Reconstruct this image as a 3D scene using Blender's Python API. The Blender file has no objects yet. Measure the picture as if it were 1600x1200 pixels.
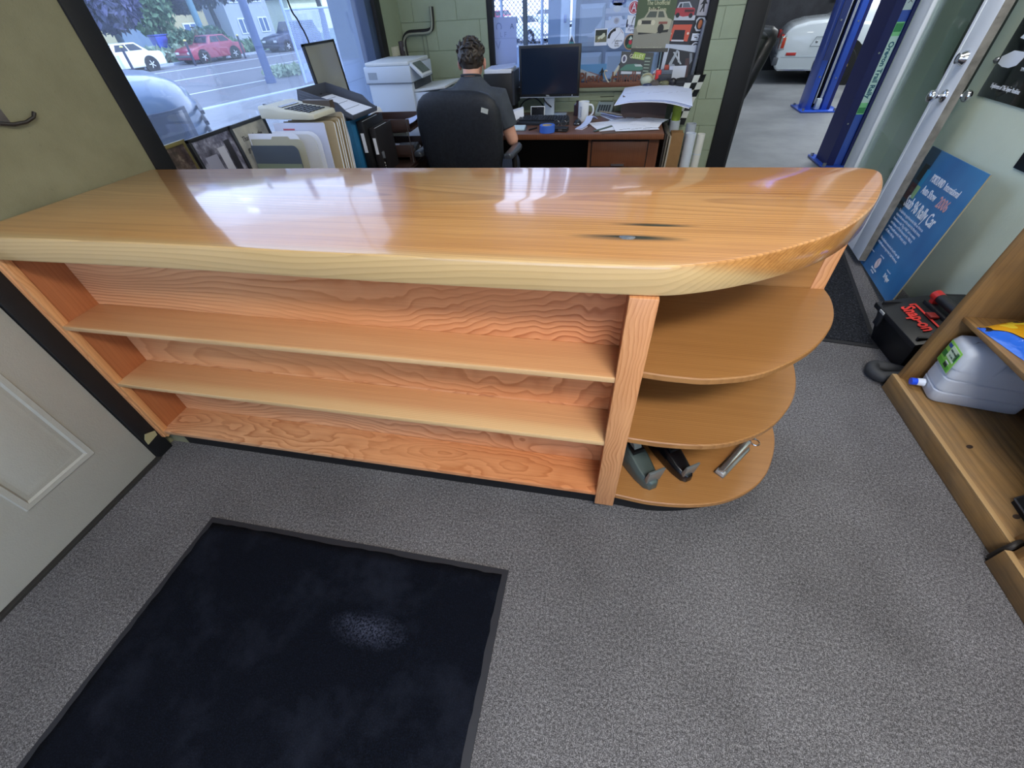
import bpy, bmesh, math, random
from mathutils import Vector, Matrix, Euler
random.seed(7)
PI = math.pi
S = bpy.context.scene
C = S.collection

# ------------------------------------------------------------------ camera, world, sun, exposure
def look_cam():
    f, pitch, roll, yaw = 645.0, .752, -.063, -.2366
    cy, sy, cp, sp = math.cos(yaw), math.sin(yaw), math.cos(pitch), math.sin(pitch)
    fw = Vector((sy * cp, cy * cp, -sp)); r = Vector((cy, -sy, 0)); u = r.cross(fw)
    cr, sr = math.cos(roll), math.sin(roll)
    r2 = cr * r + sr * u; u2 = -sr * r + cr * u
    cd = bpy.data.cameras.new('camera'); cd.sensor_width = 36; cd.lens = 36 * f / 1600
    cd.clip_start = .02; cd.clip_end = 300
    o = bpy.data.objects.new('camera', cd); C.objects.link(o)
    M = Matrix((r2, u2, -fw)).transposed().to_4x4(); M.translation = Vector((0, 0, 1.547))
    o.matrix_world = M; S.camera = o
look_cam()
S.view_settings.view_transform = 'Standard'; S.view_settings.look = 'None'
S.view_settings.gamma = 1; S.view_settings.use_curve_mapping = False
S.view_settings.exposure = 0.8
w = bpy.data.worlds.new('sky'); S.world = w; w.use_nodes = True
wn = w.node_tree; wb = wn.nodes['Background']
SKY_STRENGTH = 2.05
tc = wn.nodes.new('ShaderNodeTexCoord'); sx = wn.nodes.new('ShaderNodeSeparateXYZ'); wr = wn.nodes.new('ShaderNodeValToRGB')
wn.links.new(tc.outputs['Generated'], sx.inputs[0]); wn.links.new(sx.outputs['Z'], wr.inputs[0]); wn.links.new(wr.outputs[0], wb.inputs[0])
wr.color_ramp.elements[0].position = 0.0; wr.color_ramp.elements[0].color = (.82, .90, 1.0, 1)
wr.color_ramp.elements[1].position = .7; wr.color_ramp.elements[1].color = (.62, .77, 1.0, 1)
wb.inputs[1].default_value = SKY_STRENGTH
sun = bpy.data.lights.new('sun', 'SUN'); sun.energy = 2.2; sun.angle = .03; sun.color = (1, .95, .88)
so = bpy.data.objects.new('sun', sun); C.objects.link(so); so.rotation_euler = (0, math.radians(52), math.radians(4))
def area(name, loc, rot, sx_, sy_, power, col=(1, 1, 1)):
    l = bpy.data.lights.new(name, 'AREA'); l.shape = 'RECTANGLE'; l.size = sx_; l.size_y = sy_; l.energy = power; l.color = col
    o = bpy.data.objects.new(name, l); C.objects.link(o); o.location = loc; o.rotation_euler = rot
    return o
# ceiling fluorescents of the office (fixtures are built with the ceiling) and of the garage
area('office_lamp', (.8, -.75, 3.16), (0, 0, 0), 1.2, .5, 62, (1, .96, .9))
area('office_lamp', (1.2, 2.55, 3.16), (0, 0, 0), 1.2, .5, 20, (1, .97, .92))
area('garage_lamp', (3.6, 7.6, 3.9), (0, 0, 0), 2.4, .5, 85, (.93, .97, 1))
area('garage_lamp', (5.2, 10.2, 3.9), (0, 0, 0), 2.4, .5, 75, (.93, .97, 1))

# ------------------------------------------------------------------ helpers
def lin(h):
    h = h.lstrip('#'); c = [int(h[i:i + 2], 16) / 255 for i in (0, 2, 4)]
    return tuple((x / 12.92 if x <= .04045 else ((x + .055) / 1.055) ** 2.4) for x in c) + (1,)
MC = {}
def mat(hexc, rough=.6, metal=0, name=None, coat=0, emit=0, spec=.5, alpha=1):
    k = (hexc, rough, metal, coat, emit, spec, alpha)
    if k in MC: return MC[k]
    m = bpy.data.materials.new(name or 'mat_' + hexc); m.use_nodes = True
    b = m.node_tree.nodes['Principled BSDF']
    b.inputs['Base Color'].default_value = lin(hexc); b.inputs['Roughness'].default_value = rough
    b.inputs['Metallic'].default_value = metal; b.inputs['Coat Weight'].default_value = coat
    b.inputs['Specular IOR Level'].default_value = spec
    if emit:
        b.inputs['Emission Color'].default_value = lin(hexc); b.inputs['Emission Strength'].default_value = emit
    MC[k] = m
    return m
class N:
    """tiny node-tree writer"""
    def __init__(s, name):
        s.m = bpy.data.materials.new(name); s.m.use_nodes = True; s.t = s.m.node_tree
        s.b = s.t.nodes['Principled BSDF']; s.out = s.t.nodes['Material Output']
        s.tc = s.t.nodes.new('ShaderNodeTexCoord')
    def n(s, ty, **kw):
        x = s.t.nodes.new('ShaderNode' + ty)
        for k, v in kw.items(): setattr(x, k, v)
        return x
    def l(s, a, b): s.t.links.new(a, b)
    def setin(s, sock, v):
        if hasattr(v, 'is_linked') or hasattr(v, 'links'): s.l(v, sock)
        else: sock.default_value = v
    def math(s, op, a, b=0.0, c=None, clamp=False):
        x = s.n('Math', operation=op); x.use_clamp = clamp
        s.setin(x.inputs[0], a); s.setin(x.inputs[1], b)
        if c is not None: s.setin(x.inputs[2], c)
        return x.outputs[0]
    def mapping(s, scale=(1, 1, 1), loc=(0, 0, 0), rot=(0, 0, 0), src=None):
        x = s.n('Mapping'); s.l(src or s.tc.outputs['Object'], x.inputs[0])
        x.inputs['Scale'].default_value = scale; x.inputs['Location'].default_value = loc; x.inputs['Rotation'].default_value = rot
        return x.outputs[0]
    def noise(s, vec, scale=1, detail=2, rough=.5, dist=0):
        x = s.n('TexNoise'); s.l(vec, x.inputs['Vector']); x.inputs['Scale'].default_value = scale
        x.inputs['Detail'].default_value = detail; x.inputs['Roughness'].default_value = rough; x.inputs['Distortion'].default_value = dist
        return x.outputs['Fac']
    def ramp(s, fac, stops, interp='LINEAR'):
        x = s.n('ValToRGB'); s.l(fac, x.inputs[0]); r = x.color_ramp; r.interpolation = interp
        while len(r.elements) < len(stops): r.elements.new(.5)
        for e, (p, c) in zip(r.elements, stops):
            e.position = p; e.color = lin(c) if isinstance(c, str) else (c, c, c, 1)
        return x.outputs[0]
    def mix(s, fac, a, b, mode='MIX'):
        x = s.n('MixRGB', blend_type=mode)
        for i, v in ((0, fac), (1, a), (2, b)):
            if isinstance(v, str): v = lin(v)
            s.setin(x.inputs[i], v)
        return x.outputs[0]
    def bump(s, h, strength=.2, dist=.002):
        x = s.n('Bump'); s.l(h, x.inputs['Height']); x.inputs['Strength'].default_value = strength; x.inputs['Distance'].default_value = dist
        s.l(x.outputs[0], s.b.inputs['Normal']); return x
    def fin(s, col, rough=.5, coat=0, coat_rough=.1, spec=.5):
        s.setin(s.b.inputs['Base Color'], lin(col) if isinstance(col, str) else col); s.setin(s.b.inputs['Roughness'], rough)
        s.b.inputs['Coat Weight'].default_value = coat; s.b.inputs['Coat Roughness'].default_value = coat_rough
        s.b.inputs['Specular IOR Level'].default_value = spec
        return s.m

class G:
    def __init__(s): s.v = []; s.f = []
    def add(s, v, f):
        o = len(s.v); s.v += [tuple(x) for x in v]; s.f += [tuple(i + o for i in q) for q in f]; return s
    def box(s, x0, x1, y0, y1, z0, z1, M=None):
        v = [Vector((x, y, z)) for z in (z0, z1) for y in (y0, y1) for x in (x0, x1)]
        if M is not None: v = [M @ p for p in v]
        return s.add(v, [(0, 2, 3, 1), (4, 5, 7, 6), (0, 1, 5, 4), (2, 6, 7, 3), (0, 4, 6, 2), (1, 3, 7, 5)])
    def cbox(s, c, size, rot=(0, 0, 0)):
        M = Matrix.Translation(c) @ Euler(rot).to_matrix().to_4x4(); a, b, d = [q / 2 for q in size]
        return s.box(-a, a, -b, b, -d, d, M)
    def hexa(s, lo, hi):
        """two quads (4 pts each, same order) joined"""
        return s.add(list(lo) + list(hi), [(3, 2, 1, 0), (4, 5, 6, 7)] + [(i, (i + 1) % 4, (i + 1) % 4 + 4, i + 4) for i in range(4)])
    def prism(s, poly, ax, a, b):
        def P(p, h):
            return {'z': (p[0], p[1], h), 'y': (p[0], h, p[1]), 'x': (h, p[0], p[1])}[ax]
        n = len(poly); v = [P(p, a) for p in poly] + [P(p, b) for p in poly]
        return s.add(v, [tuple(range(n))[::-1], tuple(range(n, 2 * n))] + [(i, (i + 1) % n, (i + 1) % n + n, i + n) for i in range(n)])
    def loft(s, rings, cap=True, closed=True):
        n = len(rings[0]); v = [p for r in rings for p in r]; f = []
        for k in range(len(rings) - 1):
            for i in range(n if closed else n - 1):
                j = (i + 1) % n; f.append((k * n + i, k * n + j, (k + 1) * n + j, (k + 1) * n + i))
        if cap: f += [tuple(range(n))[::-1], tuple(range((len(rings) - 1) * n, len(rings) * n))]
        return s.add(v, f)
    def cyl(s, p0, p1, r0, r1=None, n=16, cap=True):
        p0, p1 = Vector(p0), Vector(p1); r1 = r0 if r1 is None else r1
        d = (p1 - p0).normalized(); a = d.orthogonal().normalized(); b = d.cross(a)
        R = lambda p, r: [p + r * (math.cos(t) * a + math.sin(t) * b) for t in [2 * PI * i / n for i in range(n)]]
        return s.loft([R(p0, r0), R(p1, r1)], cap)
    def tube(s, path, r, n=8, close=False):
        P = [Vector(p) for p in path]; rings = []; a = None
        for i, p in enumerate(P):
            d = (P[min(i + 1, len(P) - 1)] - P[max(i - 1, 0)]).normalized()
            a = d.orthogonal().normalized() if a is None else (a - d * a.dot(d)).normalized()
            b = d.cross(a); rr = r[i] if isinstance(r, (list, tuple)) else r
            rings.append([p + rr * (math.cos(t) * a + math.sin(t) * b) for t in [2 * PI * k / n for k in range(n)]])
        return s.loft(rings)
    def lathe(s, prof, c=(0, 0, 0), n=24, M=None):
        rings = []
        for r, z in prof:
            ring = [Vector((r * math.cos(2 * PI * i / n), r * math.sin(2 * PI * i / n), z)) for i in range(n)]
            rings.append([(M @ p if M is not None else p) + Vector(c) for p in ring])
        return s.loft(rings)
    def sphere(s, c, r, n=16, m=10, M=None):
        if not hasattr(r, '__len__'): r = (r, r, r)
        rings = []
        for k in range(m + 1):
            t = PI * (.001 + .998 * k / m)
            rings.append([Vector((r[0] * math.sin(t) * math.cos(2 * PI * i / n), r[1] * math.sin(t) * math.sin(2 * PI * i / n), -r[2] * math.cos(t))) for i in range(n)])
        rings = [[(M @ p if M is not None else p) + Vector(c) for p in q] for q in rings]
        return s.loft(rings)
    def quad(s, *p): return s.add(p, [tuple(range(len(p)))])
    def make(s, name, m, parent=None, bevel=0, seg=2, ang=35, smooth=True, loc=None, rot=None):
        bm = bmesh.new(); vs = [bm.verts.new(p) for p in s.v]
        for q in s.f:
            try: bm.faces.new([vs[i] for i in q])
            except ValueError: pass
        bmesh.ops.recalc_face_normals(bm, faces=bm.faces)
        if bevel:
            ed = [e for e in bm.edges if len(e.link_faces) == 2 and e.calc_face_angle(0) > math.radians(30)]
            bmesh.ops.bevel(bm, geom=ed, offset=bevel, segments=seg, profile=.5, affect='EDGES', clamp_overlap=True)
        me = bpy.data.meshes.new(name); bm.to_mesh(me); bm.free()
        if smooth:
            me.shade_smooth(); me.set_sharp_from_angle(angle=math.radians(ang))
        if m: me.materials.append(m)
        return link(name, me, parent, loc, rot)
def link(name, data, parent=None, loc=None, rot=None):
    o = bpy.data.objects.new(name, data); C.objects.link(o)
    if parent is not None: o.parent = parent
    if loc is not None: o.location = loc
    if rot is not None: o.rotation_euler = rot
    return o
def tag(o, label=None, cat=None, group=None, kind=None):
    if label: o['label'] = label
    if cat: o['category'] = cat
    if group: o['group'] = group
    if kind: o['kind'] = kind
    return o
def thing(name, label, cat, loc=(0, 0, 0), rz=0, group=None, rot=None):
    o = link(name, None, None, loc, rot or (0, 0, rz)); o.empty_display_size = .1
    return tag(o, label, cat, group)
def struct(o): o['kind'] = 'structure'; return o
def bx(name, m, parent, x0, x1, y0, y1, z0, z1, bevel=0, **k):
    return G().box(x0, x1, y0, y1, z0, z1).make(name, m, parent, bevel, **k)
def txt(body, size, m, parent, loc, rot, align='CENTER', sx=1.0, name='lettering', ext=.0006, shear=0, sp=1.0, off=0):
    cu = bpy.data.curves.new(name, 'FONT'); cu.body = body; cu.size = size; cu.align_x = align; cu.align_y = 'CENTER'
    cu.extrude = ext; cu.shear = shear; cu.resolution_u = 2; cu.space_character = sp; cu.offset = off
    cu.materials.append(m)
    tmp = bpy.data.objects.new('tmp', cu); me = bpy.data.meshes.new_from_object(tmp); bpy.data.objects.remove(tmp); bpy.data.curves.remove(cu); me.name = name
    if not me.materials: me.materials.append(m)
    o = link(name, me, parent, loc, rot); o.scale = (sx, 1, 1); return o
def dup(root, loc, rz, label, group=None):
    r = root.copy(); C.objects.link(r); r.location = loc; r.rotation_euler = (0, 0, rz)
    r['label'] = label
    if group: r['group'] = group
    for ch in list(root.children):
        c = ch.copy(); C.objects.link(c); c.parent = r
        for g in ch.children:
            d = g.copy(); C.objects.link(d); d.parent = c
    return r
FR = (PI / 2, 0, 0)            # flat things upright, facing -Y
WR = (PI / 2, 0, -PI / 2)      # upright, facing -X
# ------------------------------------------------------------------ materials
def wood(name, light, mid, dark, ring=110, amp=4, across='y', along='x', pith=None, nsc=(.7, 3.2), seed=0, ripple=0, rip_x=None,
         rough=.35, coat=0, fibre=.16, contrast=1.0, bumpk=.05, stain=False, sap=None, w2k=.07, det=2.0, streak=.22, coat_ior=1.5, xgrad=None, rip_f=16.0, dirt=0, coat_rough=.08, width=.28):
    n = N(name); ob = n.tc.outputs['Object']; ax = 'xyz'
    sc = [nsc[1]] * 3; sc[ax.index(along)] = nsc[0]
    warp = n.noise(n.mapping(tuple(sc), (seed * 3.7, seed * 1.3, seed * 2.1)), 1, det, .45)
    warp2 = n.noise(n.mapping(tuple(q * 5 for q in sc), (seed, seed * 2.2, 4)), 1, 2, .5)
    sep = n.n('SeparateXYZ'); n.l(ob, sep.inputs[0])
    idx = {'x': 0, 'y': 1, 'z': 2}
    if pith:      # growth rings about an axis running along the board
        a, b = [q for q in 'xyz' if q != along]
        da = n.math('SUBTRACT', sep.outputs[idx[a]], pith[0]); db = n.math('SUBTRACT', sep.outputs[idx[b]], pith[1])
        r = n.math('SQRT', n.math('ADD', n.math('MULTIPLY', da, da), n.math('MULTIPLY', db, db)))
    else:
        r = sep.outputs[idx[across]]
    v = n.math('MULTIPLY', r, ring)
    v = n.math('MULTIPLY_ADD', warp, amp, v)
    v = n.math('MULTIPLY_ADD', warp2, amp * w2k, v)
    if ripple:
        rs = [3.0] * 3; rs[ax.index(along)] = rip_f
        rp = n.noise(n.mapping(tuple(rs), (seed, 5, 1)), 1, 1.2, .5)
        if rip_x is not None:
            k = n.n('MapRange'); n.l(sep.outputs[0], k.inputs[0]); k.inputs[1].default_value = rip_x[0]; k.inputs[2].default_value = rip_x[1]
            rp = n.math('MULTIPLY', n.math('SUBTRACT', rp, .5), k.outputs[0])
        v = n.math('MULTIPLY_ADD', rp, ripple, v)
    fr = n.math('FRACT', v)
    w2 = width
    f = n.ramp(fr, [(0, 0.0), (max(.02, .62 - w2), .12), (.62, .42), (.86, 1.0), (.93, .9), (1.0, 0.0)])
    fs = [170] * 3; fs[ax.index(along)] = 3.5
    fib = n.noise(n.mapping(tuple(fs), (seed, 0, 0)), 1, 3, .6)
    big = n.noise(n.mapping((.8 if along == 'x' else 2.2, 2.2, 2.2 if along != 'z' else .8), (seed * 5, 1, 2)), 1, 2)
    fade = n.noise(n.mapping(tuple(q * 1.7 for q in sc), (seed * 1.9, 3, seed)), 1, 2, .5)
    f2 = n.math('MULTIPLY', f, n.math('MULTIPLY', n.ramp(fade, [(.32, .35), (.62, 1.)]), contrast))
    col = n.mix(f2, light, dark)
    col = n.mix(n.math('MULTIPLY', n.ramp(big, [(.35, 0.0), (.7, 1.0)]), .55), col, mid)
    ss = [55] * 3; ss[ax.index(along)] = .9
    sk = n.noise(n.mapping(tuple(ss), (seed, 2, 7)), 1, 3, .65)
    col = n.mix(n.math('MULTIPLY', n.ramp(sk, [(.42, 0.), (.72, 1.)]), streak), col, dark)
    dk = n.math('MULTIPLY', n.math('SUBTRACT', .72, fib), fibre * 2, clamp=True)
    col = n.mix(dk, col, dark, 'MULTIPLY')
    if stain:
        # blue-black mineral streaks and the grey epoxy knot in the slab
        def blob(cx, cy, rx, ry, p=1.0):
            x = n.math('DIVIDE', n.math('SUBTRACT', sep.outputs[0], cx), rx)
            y = n.math('DIVIDE', n.math('SUBTRACT', sep.outputs[1], cy), ry)
            d = n.math('SQRT', n.math('ADD', n.math('MULTIPLY', x, x), n.math('ABSOLUTE', n.math('MULTIPLY', y, n.math('ABSOLUTE', y)))))
            return n.math('SUBTRACT', 1.0, d, clamp=True)
        k = n.math('MULTIPLY', n.noise(n.mapping((4, 110, 110)), 1, 2), 1.7)
        s1 = n.math('MULTIPLY', blob(.075, 1.072, .165, .022), k, clamp=True)
        s2 = n.math('MULTIPLY', blob(.14, 1.158, .13, .012), k, clamp=True)
        st = n.math('MULTIPLY', n.math('ADD', s1, s2, clamp=True), 1.5, clamp=True)
        col = n.mix(st, col, '#2b3128')
    if dirt:
        dn = n.noise(n.mapping((2.3, 2.3, 2.3), (seed, 9, 4)), 1, 5, .7)
        col = n.mix(n.math('MULTIPLY', n.ramp(dn, [(.40, 0.), (.66, 1.)]), dirt), col, '#5d554a')
    if xgrad:    # heartwood colour deepening along the board
        k = n.n('MapRange'); n.l(n.math('MULTIPLY_ADD', n.math('SUBTRACT', big, .5), .8, sep.outputs[0]), k.inputs[0]); k.inputs[1].default_value = xgrad[0]; k.inputs[2].default_value = xgrad[1]
        col = n.mix(n.math('MULTIPLY', k.outputs[0], xgrad[3]), col, xgrad[2], 'MULTIPLY')
    if sap:      # pale sapwood towards one edge of the board
        k = n.n('MapRange', interpolation_type='SMOOTHSTEP'); n.l(n.math('MULTIPLY_ADD', n.math('SUBTRACT', big, .5), sap[3] if len(sap) > 3 else .03, sep.outputs[1] if len(sap) < 5 else n.math('MULTIPLY_ADD', n.math('SUBTRACT', sep.outputs[2], 1.08), sap[4], sep.outputs[1])), k.inputs[0]); k.inputs[1].default_value = sap[0]; k.inputs[2].default_value = sap[1]
        k.inputs[3].default_value = 1; k.inputs[4].default_value = 0
        col = n.mix(n.math('MULTIPLY', k.outputs[0], .75), col, n.mix(n.math('MULTIPLY', f, .35), sap[2], '#b0905c'))
    if bumpk: n.bump(n.math('ADD', n.math('MULTIPLY', f, .4), fib), bumpk, .002)
    n.b.inputs['Coat IOR'].default_value = coat_ior
    return n.fin(col, rough, coat, coat_rough)

SLAB = wood('slab_fir', '#dca767', '#cb9049', '#935b27', ring=125, amp=15, pith=(1.36, .80), nsc=(.42, 2.2), seed=1, rough=.3, coat=1.0, coat_rough=.085, contrast=.62, stain=True, bumpk=.10, fibre=.26, coat_ior=1.62, streak=.42, xgrad=(-.4, .8, '#f0cfa2', .6), sap=(.895, .965, '#d9bf8c', .03, 1.6))
SHELF = wood('shelf_fir', '#d9a678', '#d09865', '#ab7043', sap=(.918, .935, '#e3c191', .01), ring=130, amp=4, nsc=(.4, 2.5), seed=2, rough=.4, coat=.25, contrast=.55, coat_rough=.2)
SHELF2 = wood('shelf_fir_sapwood', '#dbaa7c', '#d19a67', '#ab7043', sap=(.935, 1.0, '#e0bf8d', .05), ring=120, amp=4, nsc=(.4, 2.5), seed=7, rough=.4, coat=.25, contrast=.5, coat_rough=.2)
FLAME = wood('flame_fir', '#e4b083', '#d99a62', '#98501f', ring=34, amp=27, det=1.2, w2k=.06, across='z', nsc=(.75, 2.4), seed=17, ripple=3.2, rip_f=11, rip_x=(-1.3, -.1), xgrad=(-1.2, .2, '#f2c294', .75), rough=.4, coat=.3, contrast=.8, coat_rough=.2, width=.4)
FLAME2 = wood('flame_fir_knotty', '#e4b286', '#da9c67', '#9a5322', ring=30, amp=32, det=1.2, w2k=.05, across='z', nsc=(.9, 2.5), seed=8, ripple=2.6, rip_f=11, xgrad=(-1.0, .2, '#f2c294', .75), rip_x=(-1.7, -.3), rough=.4, coat=.3, contrast=.8, coat_rough=.2, width=.35)
BOTTOM = wood('bottom_fir_knot', '#e3b084', '#d99d6a', '#96501f', xgrad=(-1.2, .3, '#f4c79c', .75), ring=12, amp=24, det=1.4, nsc=(1.9, 5.2), seed=11, rough=.4, coat=.3, contrast=.75, coat_rough=.2, width=.4)
STILE = wood('stile_fir', '#dfa876', '#d08b54', '#a15c30', ring=95, amp=10, across='x', along='z', nsc=(3.6, 6), seed=5, rough=.4, coat=.3, contrast=.75, coat_rough=.2)
SIDE = wood('side_panel_fir', '#b06c40', '#a5623a', '#864823', ring=60, amp=4, across='y', along='z', nsc=(.8, 3), seed=6, rough=.45, coat=.2, contrast=.4, coat_rough=.25)
ENDSH = wood('end_shelf_fir', '#ab7b48', '#9f6d39', '#7b4c23', ring=120, amp=5, nsc=(.5, 2.6), seed=9, rough=.38, coat=.3, contrast=.5, coat_rough=.18)
DESKW = wood('desk_walnut_laminate', '#7a4a2e', '#6d3f27', '#4d2a19', ring=70, amp=4, across='x', along='z', nsc=(.7, 3), seed=4, rough=.45, contrast=.6)
DESKT = wood('desk_top_laminate', '#6f4a38', '#634132', '#4b3025', ring=60, amp=3, nsc=(.6, 3), seed=14, rough=.35, contrast=.45)
OLDW = wood('old_stained_plywood', '#a88250', '#977341', '#604524', ring=26, amp=5, streak=.5, dirt=.55, across='x', along='y', nsc=(1.2, 5), seed=12, rough=.6, contrast=.5, fibre=.25)
OLDWV = wood('old_stained_plywood_upright', '#a07a48', '#8a6637', '#5d4120', streak=.4, dirt=.4, ring=24, amp=6, across='y', along='z', nsc=(1.4, 4), seed=13, rough=.6, contrast=.5, fibre=.25)
TRAYW = wood('tray_dark_wood', '#3a2620', '#2e1d19', '#1d1210', ring=70, amp=3, across='z', seed=15, rough=.5, contrast=.5)
SIGNW = wood('sign_brown_wood', '#7a4a38', '#6a3f2b', '#4a2b1d', ring=90, amp=3, across='z', seed=16, rough=.6, contrast=.5)

def carpet():
    n = N('grey_loop_carpet')
    a = n.noise(n.mapping((1, 1, 1)), 330, 3, .65); b = n.noise(n.mapping((1, 1, 1)), 2.2, 3, .6); c = n.noise(n.mapping((1, 1, 1), (3, 3, 0)), 120, 2, .6)
    col = n.ramp(n.math('MULTIPLY_ADD', c, .35, n.math('MULTIPLY', a, .75)), [(.33, '#272627'), (.52, '#555457'), (.70, '#9b9a9e')])
    col = n.mix(n.math('MULTIPLY', n.ramp(b, [(.35, 0.), (.75, 1.)]), .35), col, '#514b47', 'MULTIPLY')
    n.bump(a, .5, .004); return n.fin(col, .95, spec=.15)
CARPET = carpet()
def matmat(name, c1, c2, c3, worn=None, sc=260):
    n = N(name); a = n.noise(n.mapping(), sc, 3, .7); b = n.noise(n.mapping(), 5, 3, .6)
    col = n.ramp(a, [(.3, c1), (.55, c2), (.78, c3)])
    if worn:
        sep = n.n('SeparateXYZ'); n.l(n.tc.outputs['Object'], sep.inputs[0])
        x = n.math('DIVIDE', n.math('SUBTRACT', sep.outputs[0], worn[0]), worn[2]); y = n.math('DIVIDE', n.math('SUBTRACT', sep.outputs[1], worn[1]), worn[3])
        d = n.math('SUBTRACT', 1.0, n.math('SQRT', n.math('ADD', n.math('MULTIPLY', x, x), n.math('MULTIPLY', y, y))), clamp=True)
        d = n.math('ADD', d, n.math('MULTIPLY', n.math('SUBTRACT', n.noise(n.mapping(), 17, 3, .6), .52), n.ramp(d, [(0., 0.), (.25, 1.2)])), clamp=True)
        k = n.math('MULTIPLY', d, n.ramp(n.noise(n.mapping(), 130, 3, .75), [(.40, 0.), (.62, 1.)]), clamp=True)
        col = n.mix(n.math('MULTIPLY', k, 1.0), col, '#474c60')
        col = n.mix(n.math('MULTIPLY', n.ramp(n.noise(n.mapping(), 3.5, 4, .7), [(.5, 0.), (.8, 1.)]), .16), col, '#4a5063')
    n.bump(a, .6, .004); return n.fin(col, .95, spec=.1)
def wallpaint(name, base, dirt, sc=6, amt=.35, rough=.55, speck=.5):
    n = N(name); a = n.noise(n.mapping(), sc, 5, .65); b = n.noise(n.mapping(), 38, 4, .7); g = n.noise(n.mapping(), 220, 2)
    col = n.mix(n.math('MULTIPLY', n.ramp(a, [(.4, 0.), (.75, 1.)]), amt), base, dirt)
    col = n.mix(n.math('MULTIPLY', n.ramp(b, [(.66, 0.), (.74, 1.)]), speck), col, dirt)
    n.bump(n.math('ADD', g, b), .18, .003); return n.fin(col, rough)
OLIVE = wallpaint('olive_plaster', '#77745a', '#5c583f', 5, .6, .6, .7)
GREENW = wallpaint('green_painted_block', '#94a088', '#7b8670', 4, .35, .45)
PALEW = wallpaint('pale_green_wall', '#d2ddcb', '#b7c3b2', 3, .3, .4, .25)
DOORW = wallpaint('door_off_white', '#a9a9a2', '#94948c', 2.5, .3, .4, .12)
BLACKT = wallpaint('black_painted_jamb', '#0a0b0f', '#14151a', 8, .5, .6, .2)
WHITEP = wallpaint('white_gloss_paint', '#e2e7ec', '#cdd5dc', 3, .25, .3, .1)
CEILM = wallpaint('ceiling_white', '#cfcfca', '#bdbdb6', 3, .3, .8, .1)
CONC = wallpaint('garage_concrete', '#84878b', '#5f6368', 1.3, .8, .45, .5)
DARKW = wallpaint('garage_dark_wall', '#2d2f36', '#494c54', 3, .6, .7, .6)
ASPH = wallpaint('asphalt', '#6c6f76', '#5c6068', .7, .5, .8, .2)
ASPL = wallpaint('concrete_lot', '#7e8186', '#6c7076', .6, .6, .8, .2)
GRASS = wallpaint('verge_grass', '#6f8a62', '#55704c', 1.5, .7, .9, .6)
BLUEW = wallpaint('exterior_blue_grey_wall', '#8093b0', '#6f83a2', 1.2, .5, .7, .2)
LIFTB = mat('#2a56c8', .35, 0, 'lift_blue', coat=.4); LIFTD = mat('#0b1660', .55, 0, 'lift_dark_blue')
BLACK = mat('#0e0f12', .5); BLACKG = mat('#0b0c10', .25); RUBBER = mat('#1b1c1f', .7); DGREY = mat('#33363c', .5)
CHROME = mat('#d8dade', .15, 1); STEEL = mat('#9a9da2', .35, 1); PAPER = mat('#dfe3ee', .8); PAPERB = mat('#b9c6ea', .8)
MANILA = mat('#b5a68a', .8); MANILA2 = mat('#9a8764', .8); WHITE = mat('#e6e8ea', .5); REDP = mat('#c92f2b', .4); PUTTY = mat('#c3c1b0', .5)
def glassm(name, tint='#f4f8ff', refl=.08, rough=0.0, haze=0):
    n = N(name); t = n.n('BsdfTransparent'); t.inputs[0].default_value = lin(tint); g = n.n('BsdfGlossy'); g.inputs['Roughness'].default_value = rough
    lw = n.n('LayerWeight'); lw.inputs[0].default_value = .25; m = n.n('MixShader')
    n.l(n.math('MULTIPLY_ADD', lw.outputs['Fresnel'], .35, refl * .5, clamp=True), m.inputs[0]); n.l(t.outputs[0], m.inputs[1]); n.l(g.outputs[0], m.inputs[2]); n.l(m.outputs[0], n.out.inputs[0])
    if haze:     # haze over the outdoor view, mixed into the pane as a pale veil
        h = n.n('BsdfTranslucent'); h.inputs[0].default_value = lin('#d3dcec'); m2 = n.n('MixShader'); n.l(n.math('MULTIPLY', n.ramp(n.noise(n.mapping(), 2.2, 4, .6), [(.3, .6), (.75, 1.)]), haze), m2.inputs[0]); n.l(m.outputs[0], m2.inputs[1]); n.l(h.outputs[0], m2.inputs[2]); n.l(m2.outputs[0], n.out.inputs[0])
    return n.m
GLASS = glassm('window_glass', '#eaf1ff'); GLASSH = glassm('hazy_window_glass', '#eaf1ff', haze=.065); CARGL = mat('#1a2230', .08, 0, 'car_glass', coat=.5)

# ------------------------------------------------------------------ setting: floor, walls, ceiling
LX = -1.985; BY = 4.62; RX = 2.03; CZ = 3.25; FY = -2.2
struct(bx('floor', CARPET, None, LX - .2, RX + .25, FY - .1, BY + .08, -.12, 0, smooth=False))
struct(bx('ceiling', CEILM, None, LX - .3, RX + .3, FY - .2, BY + .25, CZ, CZ + .12, smooth=False))
# left wall: solid piece with the hook between the door and the window, slightly out of square
W = G(); W.prism([(-2.0, .93), (-1.905, 1.61), (-2.2, 1.61), (-2.2, .93)], 'z', 0, CZ); struct(W.make('wall_left', OLIVE, None, smooth=False))
G0 = G()
G0.prism([(LX, FY), (LX, -.12), (LX - .2, -.12), (LX - .2, FY)], 'z', 0, CZ)
G0.box(LX - .2, LX, -.12, .86, 2.08, CZ)
struct(G0.make('wall_left', OLIVE, None, smooth=False))
G0 = G(); G0.box(-2.15, -1.93, 1.61, BY + .1, 0, .70); G0.box(-2.15, -1.93, 1.61, BY + .1, 3.05, CZ); G0.box(-2.15, -1.93, 4.24, BY + .1, .70, 3.05)
struct(G0.make('wall_left', GREENW, None, smooth=False))
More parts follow.
